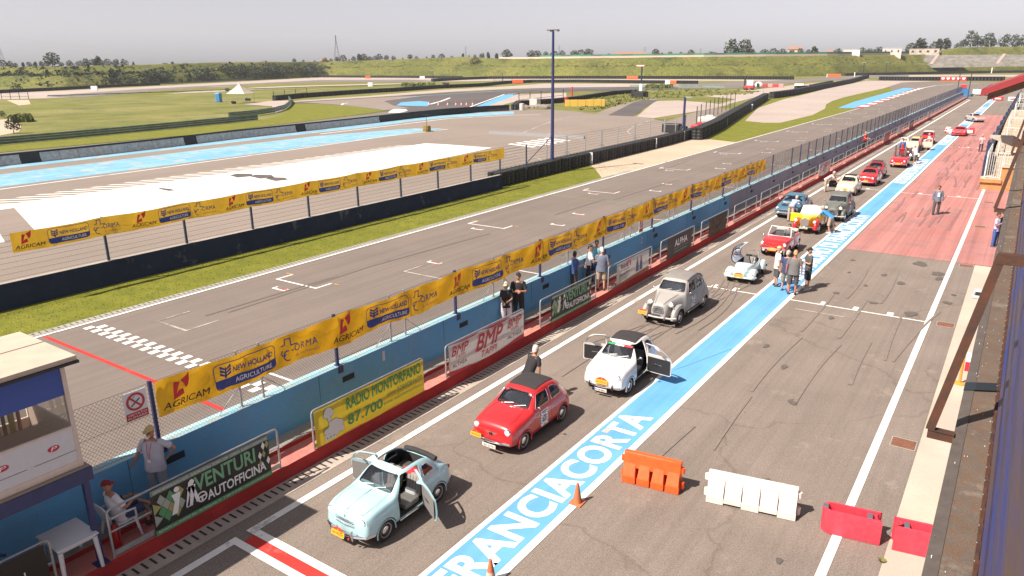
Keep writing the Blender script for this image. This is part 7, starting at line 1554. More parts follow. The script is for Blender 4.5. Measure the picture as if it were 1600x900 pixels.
def sticker(parent, x, y, z, s_, label='620', nx=1, tilt=.05, w_=.36):
 b = MB(); h = .46*s_; W = w_*s_
 def P(a, c, d=0): return V((x+nx*(d+.0)-nx*tilt*(c), y+a, z+c))
 q = lambda a0, a1, c0, c1, m, d: b.add([P(a0, c0, d), P(a1, c0, d), P(a1, c1, d), P(a0, c1, d)], [(0, 1, 2, 3)], m)
 q(-W/2, W/2, 0, h, white, 0.0); q(-W*.12, W*.16, h*.04, h*.12, m_amb, .002)
 for k in range(4): q(-W*.44, -W*.34, h*(.18+.17*k), h*(.24+.17*k), (m_bk, m_nb)[k % 2], .002); q(W*.34, W*.44, h*(.18+.17*k), h*(.24+.17*k), (m_nb, m_rp)[k % 2], .002)
 q(-W*.4, W*.4, h*.86, h*.93, m_nb, .002); q(-W*.2, W*.2, h*.76, h*.82, m_rp, .002)
 vs_, fs, ar = text_mesh(label, .04); b.add([P((-W*.27+W*.54*p[0]) if nx > 0 else (W*.27-W*.54*p[0]), h*.24+h*.44*p[1], .004) for p in vs_], fs, m_bk)
 return b.build('race_number', parent=parent)
def seat(parent, x, y, z=.30, w_=.42, m=None, h=.50):
 m = m or m_seat; b = MB(); b.rbox(x-w_/2, x+w_/2, y-.26, y+.22, z, z+.15, m, .05); T = Matrix.Translation((x, y+.22, z+.12)) @ Matrix.Rotation(-.22, 4, 'X'); b.rbox(-w_/2, w_/2, -.05, .07, 0, h, m, .05, T)
 for k in range(5): b.box(-w_*.4+k*w_*.2-.003, -w_*.4+k*w_*.2+.003, -.055, -.050, .05, h-.06, black, T)
 return b.build('seat', parent=parent, smooth=True, angle=40)
def steering(parent, x, y, z):
 T = Matrix.Translation((x, y, z)) @ Matrix.Rotation(radians(-62+180), 4, 'X'); b = MB(); b.tube([T @ V((.18*cos(2*pi*j/18), .18*sin(2*pi*j/18), 0)) for j in range(18)], .012, black, 6, closed=True); b.tube([T @ V((-.18, 0, 0)), T @ V((.18, 0, 0))], .008, black, 5); b.tube([T @ V((0, 0, 0)), T @ V((0, 0, .25))], .015, black, 5); return b.build('steering_wheel', parent=parent)
def mirror(parent, x, y, z, s_=1): b = MB(); b.tube([(x, y, z), (x+.07*s_, y+.0, z+.05)], .007, chrome, 5); b.ell((x+.10*s_, y, z+.07), (.05, .02, .035), chrome, 10); return b.build('mirror', parent=parent, smooth=True)
def wiper(parent, pts): b = MB(); b.tube(pts, .007, steel, 4); return b.build('wiper', parent=parent)
def arch(parent, x, y, r, m, s_, w_=.03):
 b = MB(); b.tube([(x, y+cos(a_)*r, r*.86+sin(a_)*r) for a_ in [radians(-12+204*j/14) for j in range(15)]], w_, m, 7); return b.build('wheel_arch', parent=parent, smooth=True)
def car(name, label, loc, sp, rz=0.0, group=None):
 """generic shell-bodied car facing -y; sp is a dictionary of measurements"""
 t = thing(name, label, 'car', loc, rz, group); stn = sp['st']; pm = sp['paint']; r = sp['r']; tr = sp['track']; lo = sp.get('lo', False)
 sub = 2 if lo else 4; ps = 2
 body = loft(stn, pm, sub=sub, psub=ps); body.mi(inner)
 ops = []; c0, c1 = sp['cabin']
 cab = [lerpst(stn, c0)]+[list(s_) for s_ in stn if c0+.03 < s_[0] < c1-.03]+[lerpst(stn, c1)]
 core = lambda im=None: loft(cab, im or inner, infl=.028, sub=sub, psub=ps, z_floor=sp.get('floor', .27))
 ops.append(('DIFFERENCE', core()))
 for y in (sp['wf'], sp['wr']):
  for s_ in (-1, 1):
   rear = (y == sp['wr']); hgt = sp.get('rear_cut', 1.0) if rear else 1.0
   c = MB(); P = [(y+cos(a_)*(r+.045), max(-.3, r*.98+sin(a_)*(r+.045)*hgt)) for a_ in [2*pi*j/24 for j in range(24)]]
   c.rings([[V((s_*(tr-.16), p[0], p[1])) for p in P], [V((s_*(tr+.5), p[0], p[1])) for p in P]], inner); ops.append(('DIFFERENCE', c))
 wins = sp.get('wins', {})
 cutters = []
 for k, (ax, P, a0, a1) in wins.items(): cutters.append((k, ax, P, a0, a1)); ops.append(('DIFFERENCE', prism(P, ax, a0, a1, pm)))
 for P, z0_, z1_ in sp.get('roofcut', []): ops.append(('DIFFERENCE', prism(P, 'z', z0_, z1_, pm, .08)))
 door = sp.get('door'); door = door and [(a, max(c, sp.get('floor', .27)+.016)) for a, c in door]; dset = sp.get('doors', {})          # side -> opening angle in degrees
 shell_ops = [('DIFFERENCE', core())]
 if door:
  for s_ in (-1, 1): ops.append(('DIFFERENCE', prism(door, 'x', s_*.30, s_*1.2, pm, .05)))
 ob = boolean(body, ops, 'body', t)
 W = lambda y: lerpst(stn, y)[2]
 if door:
  for s_ in (-1, 1):
   if sp.get('skip_door') == s_: continue
   src = loft(stn, pm, sub=sub, psub=ps); src.mi(inner)
   o2 = shell_ops_core = [('DIFFERENCE', core(pm)), ('INTERSECT', prism(shrink(door, .007), 'x', s_*.29, s_*1.2, pm, .05))]
   for (k, ax, P, a0, a1) in cutters:
    if ax == 'x': o2.append(('DIFFERENCE', prism(P, ax, -1.2, 1.2, pm)))
   d = boolean(src, o2, 'door', t)
   if d is None: continue
   hy = max(p[0] for p in door) if sp.get('hinge', 'rear') == 'rear' else min(p[0] for p in door); ang = dset.get(s_, 0)
   hx = s_*(W(hy)-.01); d.data.transform(Matrix.Translation((-hx, -hy, 0))); d.location = (hx, hy, 0)
   sgn = s_ if sp.get('hinge', 'rear') == 'rear' else -s_
   d.rotation_euler = (0, 0, radians(ang)*sgn)
   # lining and handle
   y0 = min(p[0] for p in door); y1 = max(p[0] for p in door); zb_ = min(p[1] for p in door); zt_ = sp.get('belt', .84)
   if ang:
    b = MB(); xx = -s_*.045; b.box(min(xx, xx-.012*s_), max(xx, xx-.012*s_), y0+.04-hy, y1-.04-hy, zb_+.05, zt_-.05, sp.get('lining', black)); b.tube([(xx-.02*s_, (y0+y1)/2-hy-.1, zb_+.30), (xx-.04*s_, (y0+y1)/2-hy+.05, zb_+.31), (xx-.02*s_, (y0+y1)/2-hy+.2, zb_+.30)], .012, chrome, 5); b.build('door_lining', parent=d)
   b = MB(); hx2 = s_*(.012); b.tube([(s_*(W((y0+y1)/2))-hx, y0+.10-hy if sp.get('hinge', 'rear') == 'rear' else y1-.10-hy, zt_-.12), (s_*(W((y0+y1)/2)+.03)-hx, y0+.16-hy if sp.get('hinge', 'rear') == 'rear' else y1-.16-hy, zt_-.12), (s_*W((y0+y1)/2)-hx, y0+.22-hy if sp.get('hinge', 'rear') == 'rear' else y1-.22-hy, zt_-.12)], .011, chrome, 5); b.build('handle', parent=d)
 # panes
 for (k, ax, P, a0, a1) in cutters:
  gops = []
  for s_ in ((1, -1) if ax == 'x' else (0,)):
   if ax == 'x' and door and dset.get(s_) and k == 'door_window': continue
   if (k, s_) in sp.get('open_win', []): continue
   g = loft(stn, glass, infl=.010, sub=2, psub=ps); A0, A1 = (a0, a1) if ax != 'x' else ((.05, 1.2) if s_ > 0 else (-1.2, -.05))
   shellp = loft(cab, glass, infl=.016, sub=2, psub=ps, z_floor=.2)
   o = boolean(g, [('DIFFERENCE', shellp), ('INTERSECT', prism(P, ax, A0, A1, glass))], 'windscreen' if k == 'windscreen' else 'side_window' if ax == 'x' else 'rear_window', t)
 if sp.get('fabric'):
  P, z0_ = sp['fabric']; src = loft(stn, sp.get('fabm', m_fab), infl=-.014, sub=3, psub=3); o = boolean(src, [('DIFFERENCE', loft(stn, sp.get('fabm', m_fab), infl=.004, sub=3, psub=3)), ('INTERSECT', prism(P, 'z', z0_, 2.2, sp.get('fabm', m_fab), .05))], 'fabric_roof', t)
 for y, s2 in ((sp['wf'], 0), (sp['wr'], 1)):
  for s_ in (-1, 1): wheel(t, s_*tr, y, r, sp.get('tw', .135), sp.get('rim'), s_)
 if not lo or True:
  for x in (-.29, .29): seat(t, x*sp.get('seatx', 1), sp.get('seaty', .12), .26, m=sp.get('seatm'))
  steering(t, .29*sp.get('seatx', 1), sp.get('seaty', .12)-.42, .74)
 b = MB(); cz = sp.get('floor', .27); b.box(-W(0)*.8, W(0)*.8, c0+.05, c0+.20, .58, .80, black); b.build('dashboard', parent=t)
 b = MB(); b.box(-W(0)*.8, W(0)*.8, sp['wf']-.1, sp['wr']+.1, .12, .22, black); b.box(-tr, tr, sp['wf']-.03, sp['wf']+.03, r-.03, r+.03, black); b.box(-tr, tr, sp['wr']-.03, sp['wr']+.03, r-.03, r+.03, black); b.build('chassis', parent=t)
 return t
def poly_sec(stn, y):
 sec = section(lerpst(stn, y)); N = len(sec); P = []
 for i in range(N-1):
  a, b_, c, d = sec[max(0, i-1)], sec[i], sec[i+1], sec[min(N-1, i+2)]
  for j in range(3): t = j/3; P.append((cr(a[0], b_[0], c[0], d[0], t), cr(a[1], b_[1], c[1], d[1], t)))
 return P+[sec[-1]]
def surf_x(stn, y, z):
 P = poly_sec(stn, y)[9:]
 for (x0, z0_), (x1, z1_) in zip(P, P[1:]):
  if z0_ <= z <= z1_: return x0+(x1-x0)*(z-z0_)/max(1e-6, z1_-z0_)
 return P[0][0] if z < P[0][1] else P[-3][0]
def top_z(stn, y, x):
 P = poly_sec(stn, y)[18:]
 for (x0, z0_), (x1, z1_) in zip(P, P[1:]):
  if x1 <= abs(x) <= x0: return z0_+(z1_-z0_)*(x0-abs(x))/max(1e-6, x0-x1)
 return P[0][1]-.3
def trims(t, sp, sides=('door_window', 'quarter', 'rear_side', 'third_side'), m=chrome, r=.008):
 stn = sp['st']; dset = sp.get('doors', {})
 for k, (ax, P, a0, a1) in sp['wins'].items():
  Q = round_poly(P, .04, 2); D = []
  for i in range(len(Q)):
   a, c = V((*Q[i], 0)), V((*Q[(i+1) % len(Q)], 0)); n = max(1, int((c-a).length/.08)); D += [a.lerp(c, j/n) for j in range(n)]
  if ax == 'x':
   for s_ in (-1, 1):
    if k == 'door_window' and dset.get(s_): continue
    b = MB(); b.tube([(s_*(surf_x(stn, q.x, q.y)+.002), q.x, q.y) for q in D], r, m, 5, closed=True); b.build('window_trim', parent=t, smooth=True)
  elif k == 'windscreen':
   pts = []
   for q in D:
    lo_, hi = -.75 if 'y0' not in sp else sp['y0'], .02
    for _ in range(22):
     mi_ = (lo_+hi)/2
     if top_z(stn, mi_, q.x) < q.y: lo_ = mi_
     else: hi = mi_
    pts.append((q.x, lo_-.004, q.y+.003))
   b = MB(); b.tube(pts, .013, black, 5, closed=True); b.build('windscreen_seal', parent=t, smooth=True); b = MB(); b.tube([(x*1.0, y-.008, z+.006) for x, y, z in pts], .006, chrome, 4, closed=True); b.build('windscreen_trim', parent=t)
# --- Fiat-like tiny saloon -------------------------------------------------
ST500 = [(-1.475, .36, .34, .52, .30, .22, .56), (-1.462, .30, .50, .60, .45, .32, .66), (-1.41, .25, .585, .67, .54, .40, .745), (-1.26, .22, .63, .725, .59, .44, .825), (-1.0, .205, .655, .765, .615, .47, .88), (-.75, .20, .66, .80, .635, .49, .912), (-.57, .20, .66, .825, .64, .51, .932), (-.50, .20, .66, .84, .635, .52, .985), (-.32, .20, .66, .845, .625, .485, 1.135), (-.12, .20, .66, .85, .62, .465, 1.262), (.08, .20, .66, .85, .62, .465, 1.305), (.35, .20, .66, .85, .62, .465, 1.318), (.62, .20, .66, .85, .615, .46, 1.300), (.82, .20, .655, .845, .605, .45, 1.245), (1.0, .21, .65, .82, .59, .44, 1.125), (1.16, .22, .64, .77, .57, .43, .97), (1.30, .25, .61, .69, .54, .41, .82), (1.42, .30, .53, .60, .47, .36, .68), (1.47, .36, .40, .52, .33, .24, .55)]
def tiny_saloon(label, loc, pm, fab=True, doors={}, rz=0, num=None, lo=False, plate_txt=None, blue=False, rally=(0, 1), moust=True, group=None, hinge='rear', openwin=[], white_roof=None):
 sp = dict(st=ST500, paint=pm, r=.265, track=.565, wf=-.93, wr=.91, cabin=(-.50, 1.12), lo=lo, doors=doors, hinge=hinge, belt=.84, open_win=openwin,
  door=[(-.50, .255), (-.505, .80), (-.46, .87), (-.215, 1.205), (-.17, 1.235), (.30, 1.262), (.31, .255)],
  wins={'windscreen': ('y', [(-.475, .935), (.475, .935), (.405, 1.20), (-.405, 1.20)], -.75, .02), 'door_window': ('x', [(-.405, .885), (-.17, 1.175), (.245, 1.20), (.245, .885)], -1.2, 1.2), 'quarter': ('x', [(.37, .885), (.37, 1.20), (.60, 1.185), (.78, 1.08), (.86, .90)], -1.2, 1.2), 'rear': ('y', [(-.36, .985), (.36, .985), (.33, 1.17), (-.33, 1.17)], .75, 1.35)})
 if fab: sp['fabric'] = ([(-.405, -.09), (.405, -.09), (.40, .80), (-.40, .80)], 1.10)
 t = car('small_car', label, loc, sp, rz, group)
 if not lo: trims(t, sp)
 lamp(t, -.46, -1.435, .64, .078); lamp(t, .46, -1.435, .64, .078)
 b = MB(); b.box(-.012, .012, -1.488, -1.44, .50, .56, chrome)
 if moust:
  for s_ in (-1, 1): b.rings([[V((s_*.03, -1.487+.02*k, .515)), V((s_*.03, -1.492+.02*k, .565)), V((s_*.27, -1.462, .575)), V((s_*.27, -1.46, .545))] for k in (0, 1)], chrome)
  b.lathe([(.045, 0), (.03, .012)], m_bk, 12, Matrix.Translation((0, -1.50, .54)) @ Matrix.Rotation(pi/2, 4, 'X'))
 b.build('front_badge', parent=t)
 bumper(t, [(-.60, -1.25, .34), (-.52, -1.44, .34), (-.30, -1.52, .34), (0, -1.54, .34), (.30, -1.52, .34), (.52, -1.44, .34), (.60, -1.25, .34)], .032)
 bumper(t, [(-.60, 1.25, .36), (-.50, 1.44, .36), (0, 1.52, .36), (.50, 1.44, .36), (.60, 1.25, .36)], .032)
 if not moust:
  for s_ in (-1, 1): b = MB(); b.tube([(s_*.36, -1.545, .28), (s_*.36, -1.56, .40), (s_*.36, -1.53, .44)], .028, black, 6); b.build('bumper_guard', parent=t)
 for s_ in (-1, 1): b = MB(); b.ell((s_*.53, -1.41, .50), (.04, .03, .022), m_or, 8); b.build('indicator', parent=t)
 if plate_txt: plate(t, (0 if moust else 0), -1.58, .19, plate_txt, .40, .09, blue=blue)
 rally_plate(t, rally[0], -1.565 if moust else -1.535, .36 if moust else .40, .85*rally[1])
 for s_ in (-1, 1):
  if pm is not None: arch(t, s_*.655, -.93, .285, pm, s_, .022); arch(t, s_*.65, .91, .285, pm, s_, .018)
 wiper(t, [(-.30, -.585, .93), (.02, -.50, .975)]); wiper(t, [(.08, -.585, .93), (.38, -.49, .985)])
 mirror(t, .63, -.42, .90, 1)
 if num: sticker(t, .672, -.05, .34, .95, num, 1, .02)
 b = MB(); b.tube([(-.40, -.56, .93), (-.47, -1.05, .865), (-.42, -1.38, .765), (0, -1.455, .70), (.42, -1.38, .765), (.47, -1.05, .865), (.40, -.56, .93)], .004, inner, 4); b.build('bonnet_seam', parent=t)
 for s_ in (-1, 1): b = MB(); b.ell((s_*.50, 1.40, .55), (.04, .03, .07), m_tail, 8); b.build('tail_light', parent=t)
 return t
m_gc = .006
t = tiny_saloon('red small car with black fabric roof, second in the line', (-9.70, 14.55, m_gc), P_red, num='620', plate_txt='BZ 67751', rally=(-.42, .95))
t = tiny_saloon('white small car with both doors wide open and black fabric roof', (-8.98, 18.93, m_gc), P_white, doors={1: 84, -1: 82}, rz=radians(2), plate_txt='FU GM 500 H', blue=True, moust=False, rally=(0, 1.15), lo=False)
b = MB(); P0 = [(-.42, 1.165), (.42, 1.165), (.40, 1.205), (-.40, 1.205)]
for x0, x1, m in ((-.39, -.15, m_grn), (-.15, .12, white), (.12, .39, m_rp)): b.add([V((x0, -.283, 1.165)), V((x1, -.283, 1.165)), V((x1, -.232, 1.20)), V((x0, -.232, 1.20))], [(0, 1, 2, 3)], m)
b.build('sunstrip', parent=t)
tiny_saloon('cream small car with black roof and its open right door, behind the grey van-like car', (-9.92, 57.6, m_gc), P_cream, doors={-1: 75}, lo=True, hinge='rear', moust=False, rally=(0, .8))
tiny_saloon('bright red small car with white bonnet emblem, in front of a second red car', (-9.40, 62.8, m_gc), P_red, lo=True, num='7', moust=True, rz=radians(-2))
tiny_saloon('darker red small car with black fabric roof right behind the bright red one', (-9.62, 66.9, m_gc), P_dred, lo=True, fab=True, num='5', moust=False)
# --- Sky blue roll-top coupe (first in the line) ---------------------------
ST400 = [(-1.42, .34, .38, .56, .32, .23, .60), (-1.405, .29, .52, .66, .46, .33, .72), (-1.35, .26, .59, .73, .54, .40, .79), (-1.18, .22, .625, .78, .58, .44, .845), (-.92, .205, .64, .815, .59, .46, .882), (-.66, .20, .64, .83, .60, .49, .89), (-.53, .20, .64, .85, .605, .52, .915), (-.47, .20, .64, .855, .60, .52, .97), (-.30, .20, .64, .86, .595, .49, 1.12), (-.12, .20, .64, .86, .59, .465, 1.225), (.05, .20, .64, .86, .59, .465, 1.262), (.35, .20, .64, .86, .59, .465, 1.27), (.60, .20, .64, .86, .585, .46, 1.245), (.80, .20, .635, .86, .575, .45, 1.16), (.95, .20, .63, .86, .565, .44, 1.03), (1.05, .205, .63, .86, .565, .45, .93), (1.20, .22, .62, .83, .56, .45, .875), (1.33, .25, .58, .76, .52, .42, .80), (1.41, .30, .48, .66, .42, .34, .70), (1.44, .36, .34, .56, .28, .2, .58)]
sp = dict(st=ST400, paint=P_sky, r=.255, track=.545, wf=-.86, wr=.86, cabin=(-.46, 1.0), doors={1: 60, -1: 78}, hinge='rear', belt=.85, seaty=.15, seatm=m_seatg, lining=mat('grey_lining', (.16, .15, .145), .8),
 door=[(-.455, .255), (-.46, .80), (-.42, .87), (-.19, 1.16), (-.15, 1.185), (.36, 1.205), (.36, .255)],
 wins={'windscreen': ('y', [(-.475, .925), (.475, .925), (.405, 1.175), (-.405, 1.175)], -.75, .02), 'door_window': ('x', [(-.365, .895), (-.17, 1.13), (.30, 1.15), (.30, .895)], -1.2, 1.2), 'quarter': ('x', [(.43, .90), (.43, 1.14), (.62, 1.13), (.80, .92)], -1.2, 1.2)},
 roofcut=[([(-.40, -.03), (.40, -.03), (.40, .98), (-.40, .98)], .98, 1.5)])
sky_car = car('small_car', 'sky blue roll top car with both doors open, first in the line', (-9.98, 9.84, m_gc), sp, radians(0))
t = sky_car; trims(t, sp); t.scale = (.97, .95, .95)
lamp(t, -.46, -1.37, .66, .078); lamp(t, .46, -1.37, .66, .078)
b = MB(); b.rings([[V((x, -1.412-.01*(1-abs(x)/.26), z)) for x in (-.26, 0, .26)]+[V((x, -1.43, z)) for x in (.25, 0, -.25)] for z in (.50, .60)], mat('grille_dark', (.05, .06, .06), .5))
for z in (.505, .535, .565, .60): b.tube([(-.28, -1.425, z), (0, -1.452, z), (.28, -1.425, z)], .007, chrome if z in (.505, .60) else P_sky, 5)
b.tube([(-.32, -1.405, .625), (-.15, -1.43, .635), (0, -1.436, .64), (.15, -1.43, .635), (.32, -1.405, .625)], .010, chrome, 5); b.box(-.015, .015, -1.42, -1.38, .66, .73, chrome); b.text('VESPA', (-.10, -1.447, .545), (1, 0, 0), (0, 0, 1), .2, .03, white); b.build('grille', parent=t)
bumper(t, [(-.62, -1.18, .34), (-.55, -1.38, .34), (-.32, -1.49, .34), (0, -1.52, .34), (.32, -1.49, .34), (.55, -1.38, .34), (.62, -1.18, .34)], .036)
for s_ in (-1, 1): b = MB(); b.tube([(s_*.30, -1.52, .26), (s_*.30, -1.55, .38), (s_*.30, -1.52, .48)], .022, chrome, 6); b.build('overrider', parent=t); b = MB(); b.ell((s_*.20, -1.54, .27), (.03, .02, .03), m_tail, 8); b.build('fog_lamp', parent=t)
bumper(t, [(-.60, 1.22, .38), (-.50, 1.43, .38), (0, 1.51, .38), (.50, 1.43, .38), (.60, 1.22, .38)], .032)
rally_plate(t, -.10, -1.575, .25, .95); wiper(t, [(-.30, -.545, .93), (-.05, -.49, .965)]); wiper(t, [(.05, -.545, .93), (.30, -.47, .99)])
b = MB(); b.tube([(0, -1.35, .815), (0, -1.0, .888), (0, -.6, .918)], .008, P_sky, 5); b.tube([(-.43, -.56, .915), (-.48, -1.0, .878), (-.43, -1.30, .80), (.0, -1.39, .765), (.43, -1.30, .80), (.48, -1.0, .878), (.43, -.56, .915)], .0035, inner, 4); b.build('bonnet_seam', parent=t)
b = MB(); b.tube([(-.46, 1.00, 1.03), (-.2, 1.01, 1.06), (.2, 1.01, 1.06), (.46, 1.00, 1.03)], .062, m_fab, 10); b.build('rolled_roof', parent=t, smooth=True)
b = MB(); b.rbox(-.42, .42, .62, .92, .45, .80, m_seat, .06); b.ell((.12, .55, .83), (.24, .14, .07), m_bag, 10); b.ell((.25, .58, .80), (.12, .12, .07), m_bag, 10); b.rbox(.10, .40, .30, .55, .30, .52, white, .04); b.build('luggage', parent=t, smooth=True, angle=50)
for s_ in (-1, 1): b = MB(); b.ell((s_*.50, 1.39, .66), (.035, .04, .06), m_tail, 8); b.build('tail_light', parent=t); arch(t, s_*.632, -.86, .275, P_sky, s_, .016); arch(t, s_*.628, .86, .275, P_sky, s_, .016)
b = MB(); b.tube([(.635, -.45, .27), (.64, .36, .27)], .016, chrome, 6); b.tube([(-.635, -.45, .27), (-.64, .36, .27)], .016, chrome, 6); b.build('sill_trim', parent=t)
b = MB()   # tiger stripes sticker on the rear quarter
for k in range(7): b.poly([(.637-.0*k, .62+k*.05, .80), (.606, .60+k*.05, .88), (.637, .645+k*.05, .80)], mat('sticker_pale', (.52, .66, .70), .5))
b.build('rear_sticker', parent=t)
# --- pod fenders ------------------------------------------------------------
def pod(cx, y0, y1, zb, zt, hw, m, n=14, flat=.0):
 mb = MB(); R = []
 for i in range(n+1):
  u_ = -1+2*i/n; y = (y0+y1)/2+(y1-y0)/2*sin(u_*pi/2); k = max(.03, cos(u_*pi/2))**.62
  R.append([V((cx+hw*k*(abs(cos(a_))**.8)*(1 if cos(a_) > 0 else -1), y, zb+(zt-zb)*((k*(abs(sin(a_))**.75)) if sin(a_) > 0 else -.06*k))) for a_ in [2*pi*j/16 for j in range(16)]])
 mb.rings(R, m); return mb
def fender(t, cx, y0, y1, zb, zt, hw, m, wy=None, r=.3, name='fender'):
 ops = []
 if wy is not None:
  s_ = 1 if cx > 0 else -1; c = MB(); P = [(wy+cos(a_)*(r+.05), r+sin(a_)*(r+.05)) for a_ in [2*pi*j/24 for j in range(24)]]; c.rings([[V((cx-s_*(hw*.55), *p)) for p in P], [V((cx+s_*.8, *p)) for p in P]], inner); ops.append(('DIFFERENCE', c))
  c = MB(); c.box(cx-hw*1.2, cx+hw*1.2, y0-.1, y1+.1, -.2, zb, inner); ops.append(('DIFFERENCE', c))
 return boolean(pod(cx, y0, y1, zb-.02, zt, hw, m), ops, name, t)
# --- corrugated country car (2CV like) --------------------------------------
ST2 = [(-1.70, .42, .20, .60, .16, .10, .66), (-1.68, .36, .27, .70, .22, .15, .80), (-1.60, .33, .31, .76, .27, .19, .88), (-1.35, .30, .36, .83, .33, .25, .965), (-1.0, .29, .44, .89, .41, .32, 1.025), (-.70, .28, .55, .93, .51, .42, 1.06), (-.58, .27, .62, .95, .58, .50, 1.085), (-.52, .27, .64, .96, .60, .52, 1.15), (-.38, .27, .66, .97, .60, .50, 1.33), (-.22, .27, .67, .975, .60, .485, 1.49), (.0, .27, .675, .98, .60, .48, 1.555), (.35, .27, .68, .98, .60, .48, 1.585), (.75, .27, .68, .98, .60, .48, 1.565), (1.1, .27, .675, .975, .59, .47, 1.475), (1.38, .28, .66, .96, .575, .46, 1.31), (1.60, .30, .63, .93, .55, .44, 1.10), (1.78, .34, .58, .86, .50, .40, .93), (1.92, .40, .48, .72, .42, .32, .78), (1.97, .46, .36, .60, .30, .2, .62)]
def country_car(label, loc, pm, fabm, lo=False, rz=0, num=None, rally=True, flags=True):
 sp = dict(st=ST2, paint=pm, r=.31, track=.60, wf=-1.22, wr=1.20, cabin=(-.50, 1.55), lo=lo, tw=.12, seaty=.15, floor=.32, belt=.97,
  door=[(-.50, .32), (-.50, .95), (-.475, 1.02), (-.25, 1.42), (-.20, 1.46), (.42, 1.50), (.42, .32)], rear_cut=.8,
  wins={'windscreen': ('y', [(-.50, 1.115), (.50, 1.115), (.44, 1.405), (-.44, 1.405)], -.8, -.05), 'door_window': ('x', [(-.39, 1.02), (-.20, 1.38), (.36, 1.43), (.36, 1.02)], -1.2, 1.2), 'rear_side': ('x', [(.50, 1.02), (.50, 1.43), (.88, 1.41), (1.02, 1.30), (1.06, 1.02)], -1.2, 1.2), 'third_side': ('x', [(1.14, 1.04), (1.14, 1.30), (1.30, 1.20), (1.42, 1.04)], -1.2, 1.2), 'rear': ('y', [(-.30, 1.12), (.30, 1.12), (.26, 1.26), (-.26, 1.26)], 1.2, 1.8)},
  fabric=([(-.47, -.20), (.47, -.20), (.46, 1.50), (-.46, 1.50)], 1.19), fabm=fabm)
 t = car('country_car', label, loc, sp, rz)
 if not lo: trims(t, sp, m=pm, r=.010)
 t.scale = (1, 1, .965)
 for s_ in (-1, 1):
  fender(t, s_*.565, -1.72, -.66, .30, .80, .155, pm, -1.22, .31, 'front_fender'); fender(t, s_*.60, .70, 1.75, .34, .86, .13, pm, 1.20, .26, 'rear_fender')
  lamp(t, s_*.40, -1.50, .86, .085, (0, -1, .15)); b = MB(); b.ell((s_*.40, -1.44, .86), (.085, .10, .085), pm, 12); b.ell((s_*.52, -1.58, .80), (.03, .04, .03), chrome, 8); b.build('lamp_shell', parent=t, smooth=True)
 b = MB(); b.tube([(-.45, -1.44, .78), (0, -1.46, .76), (.45, -1.44, .78)], .02, pm, 6)
 b.rings([[V((x, -1.715, z)) for x, z in ((-.20, .52), (.20, .52), (.23, .62), (.17, .76), (0, .80), (-.17, .76), (-.23, .62))], [V((x*.95, -1.62, z)) for x, z in ((-.20, .52), (.20, .52), (.23, .62), (.17, .76), (0, .80), (-.17, .76), (-.23, .62))]], mat('grille_grey', (.30, .30, .30), .4, .5))
 for k in range(7): b.tube([(-.19, -1.722, .54+k*.035), (.19, -1.722, .54+k*.035)], .006, chrome if k % 2 else black, 4)
 b.tube([(-.14, -1.73, .66), (0, -1.735, .74), (.14, -1.73, .66)], .010, chrome, 5); b.tube([(-.14, -1.73, .60), (0, -1.735, .68), (.14, -1.73, .60)], .010, chrome, 5); b.build('grille', parent=t)
 bumper(t, [(-.70, -1.70, .42), (-.55, -1.84, .42), (0, -1.90, .42), (.55, -1.84, .42), (.70, -1.70, .42)], .035, mat('bumper_pale', (.50, .48, .46), .4))
 for s_ in (-1, 1): b = MB(); b.tube([(s_*.33, -1.9, .34), (s_*.33, -1.94, .50), (s_*.33, -1.88, .64)], .018, chrome, 6); b.build('overrider', parent=t)
 bumper(t, [(-.66, 1.80, .42), (0, 2.0, .42), (.66, 1.80, .42)], .03)
 if rally: rally_plate(t, -.52, -1.90, .44, .95)
 plate(t, 0, -1.91, .455, 'VR 217563', .36, .085, mat('dark_plate', (.10, .10, .10), .5))
 wiper(t, [(-.28, -.60, 1.10), (.0, -.50, 1.16)]); wiper(t, [(.10, -.60, 1.10), (.36, -.49, 1.17)])
 for s_ in (-1, 1):
  b = MB(); b.tube([(s_*.16, -1.64, .885), (s_*.24, -1.3, .985), (s_*.36, -.75, 1.065)], .008, pm, 5); b.build('bonnet_rib', parent=t)
  b = MB(); b.tube([(s_*.47, -.19, 1.475), (s_*.475, .35, 1.555), (s_*.465, .8, 1.54), (s_*.455, 1.15, 1.44), (s_*.44, 1.45, 1.26)], .022, mat('roof_edge', (.12, .11, .11), .6), 6); b.build('roof_edge', parent=t, smooth=True)
  mirror(t, s_*.63, -.50, 1.04, s_)
 b = MB(); b.box(-.50, .50, -.565, -.53, 1.06, 1.105, pm); b.tube([(.69, -.5, .33), (.70, 1.0, .33)], .012, mat('bumper_pale', (.5, .48, .46), .4), 5); b.build('scuttle', parent=t)
 if num: sticker(t, .688, -.02, .44, .95, num, 1, .02)
 return t
country_car('light grey rounded country car with grey fabric roof and separate fenders, fourth in the line', (-10.0, 25.55, m_gc), P_grey, mat('grey_fabric', (.20, .185, .175), .9, var=.08, scale=6), num='12')
country_car('dark grey green country car with black windscreen frame between the roadster and the cream car', (-8.72, 48.0, m_gc), P_dgrey, mat('dark_fabric', (.12, .12, .115), .9, var=.1), lo=True, num='3', rally=False)
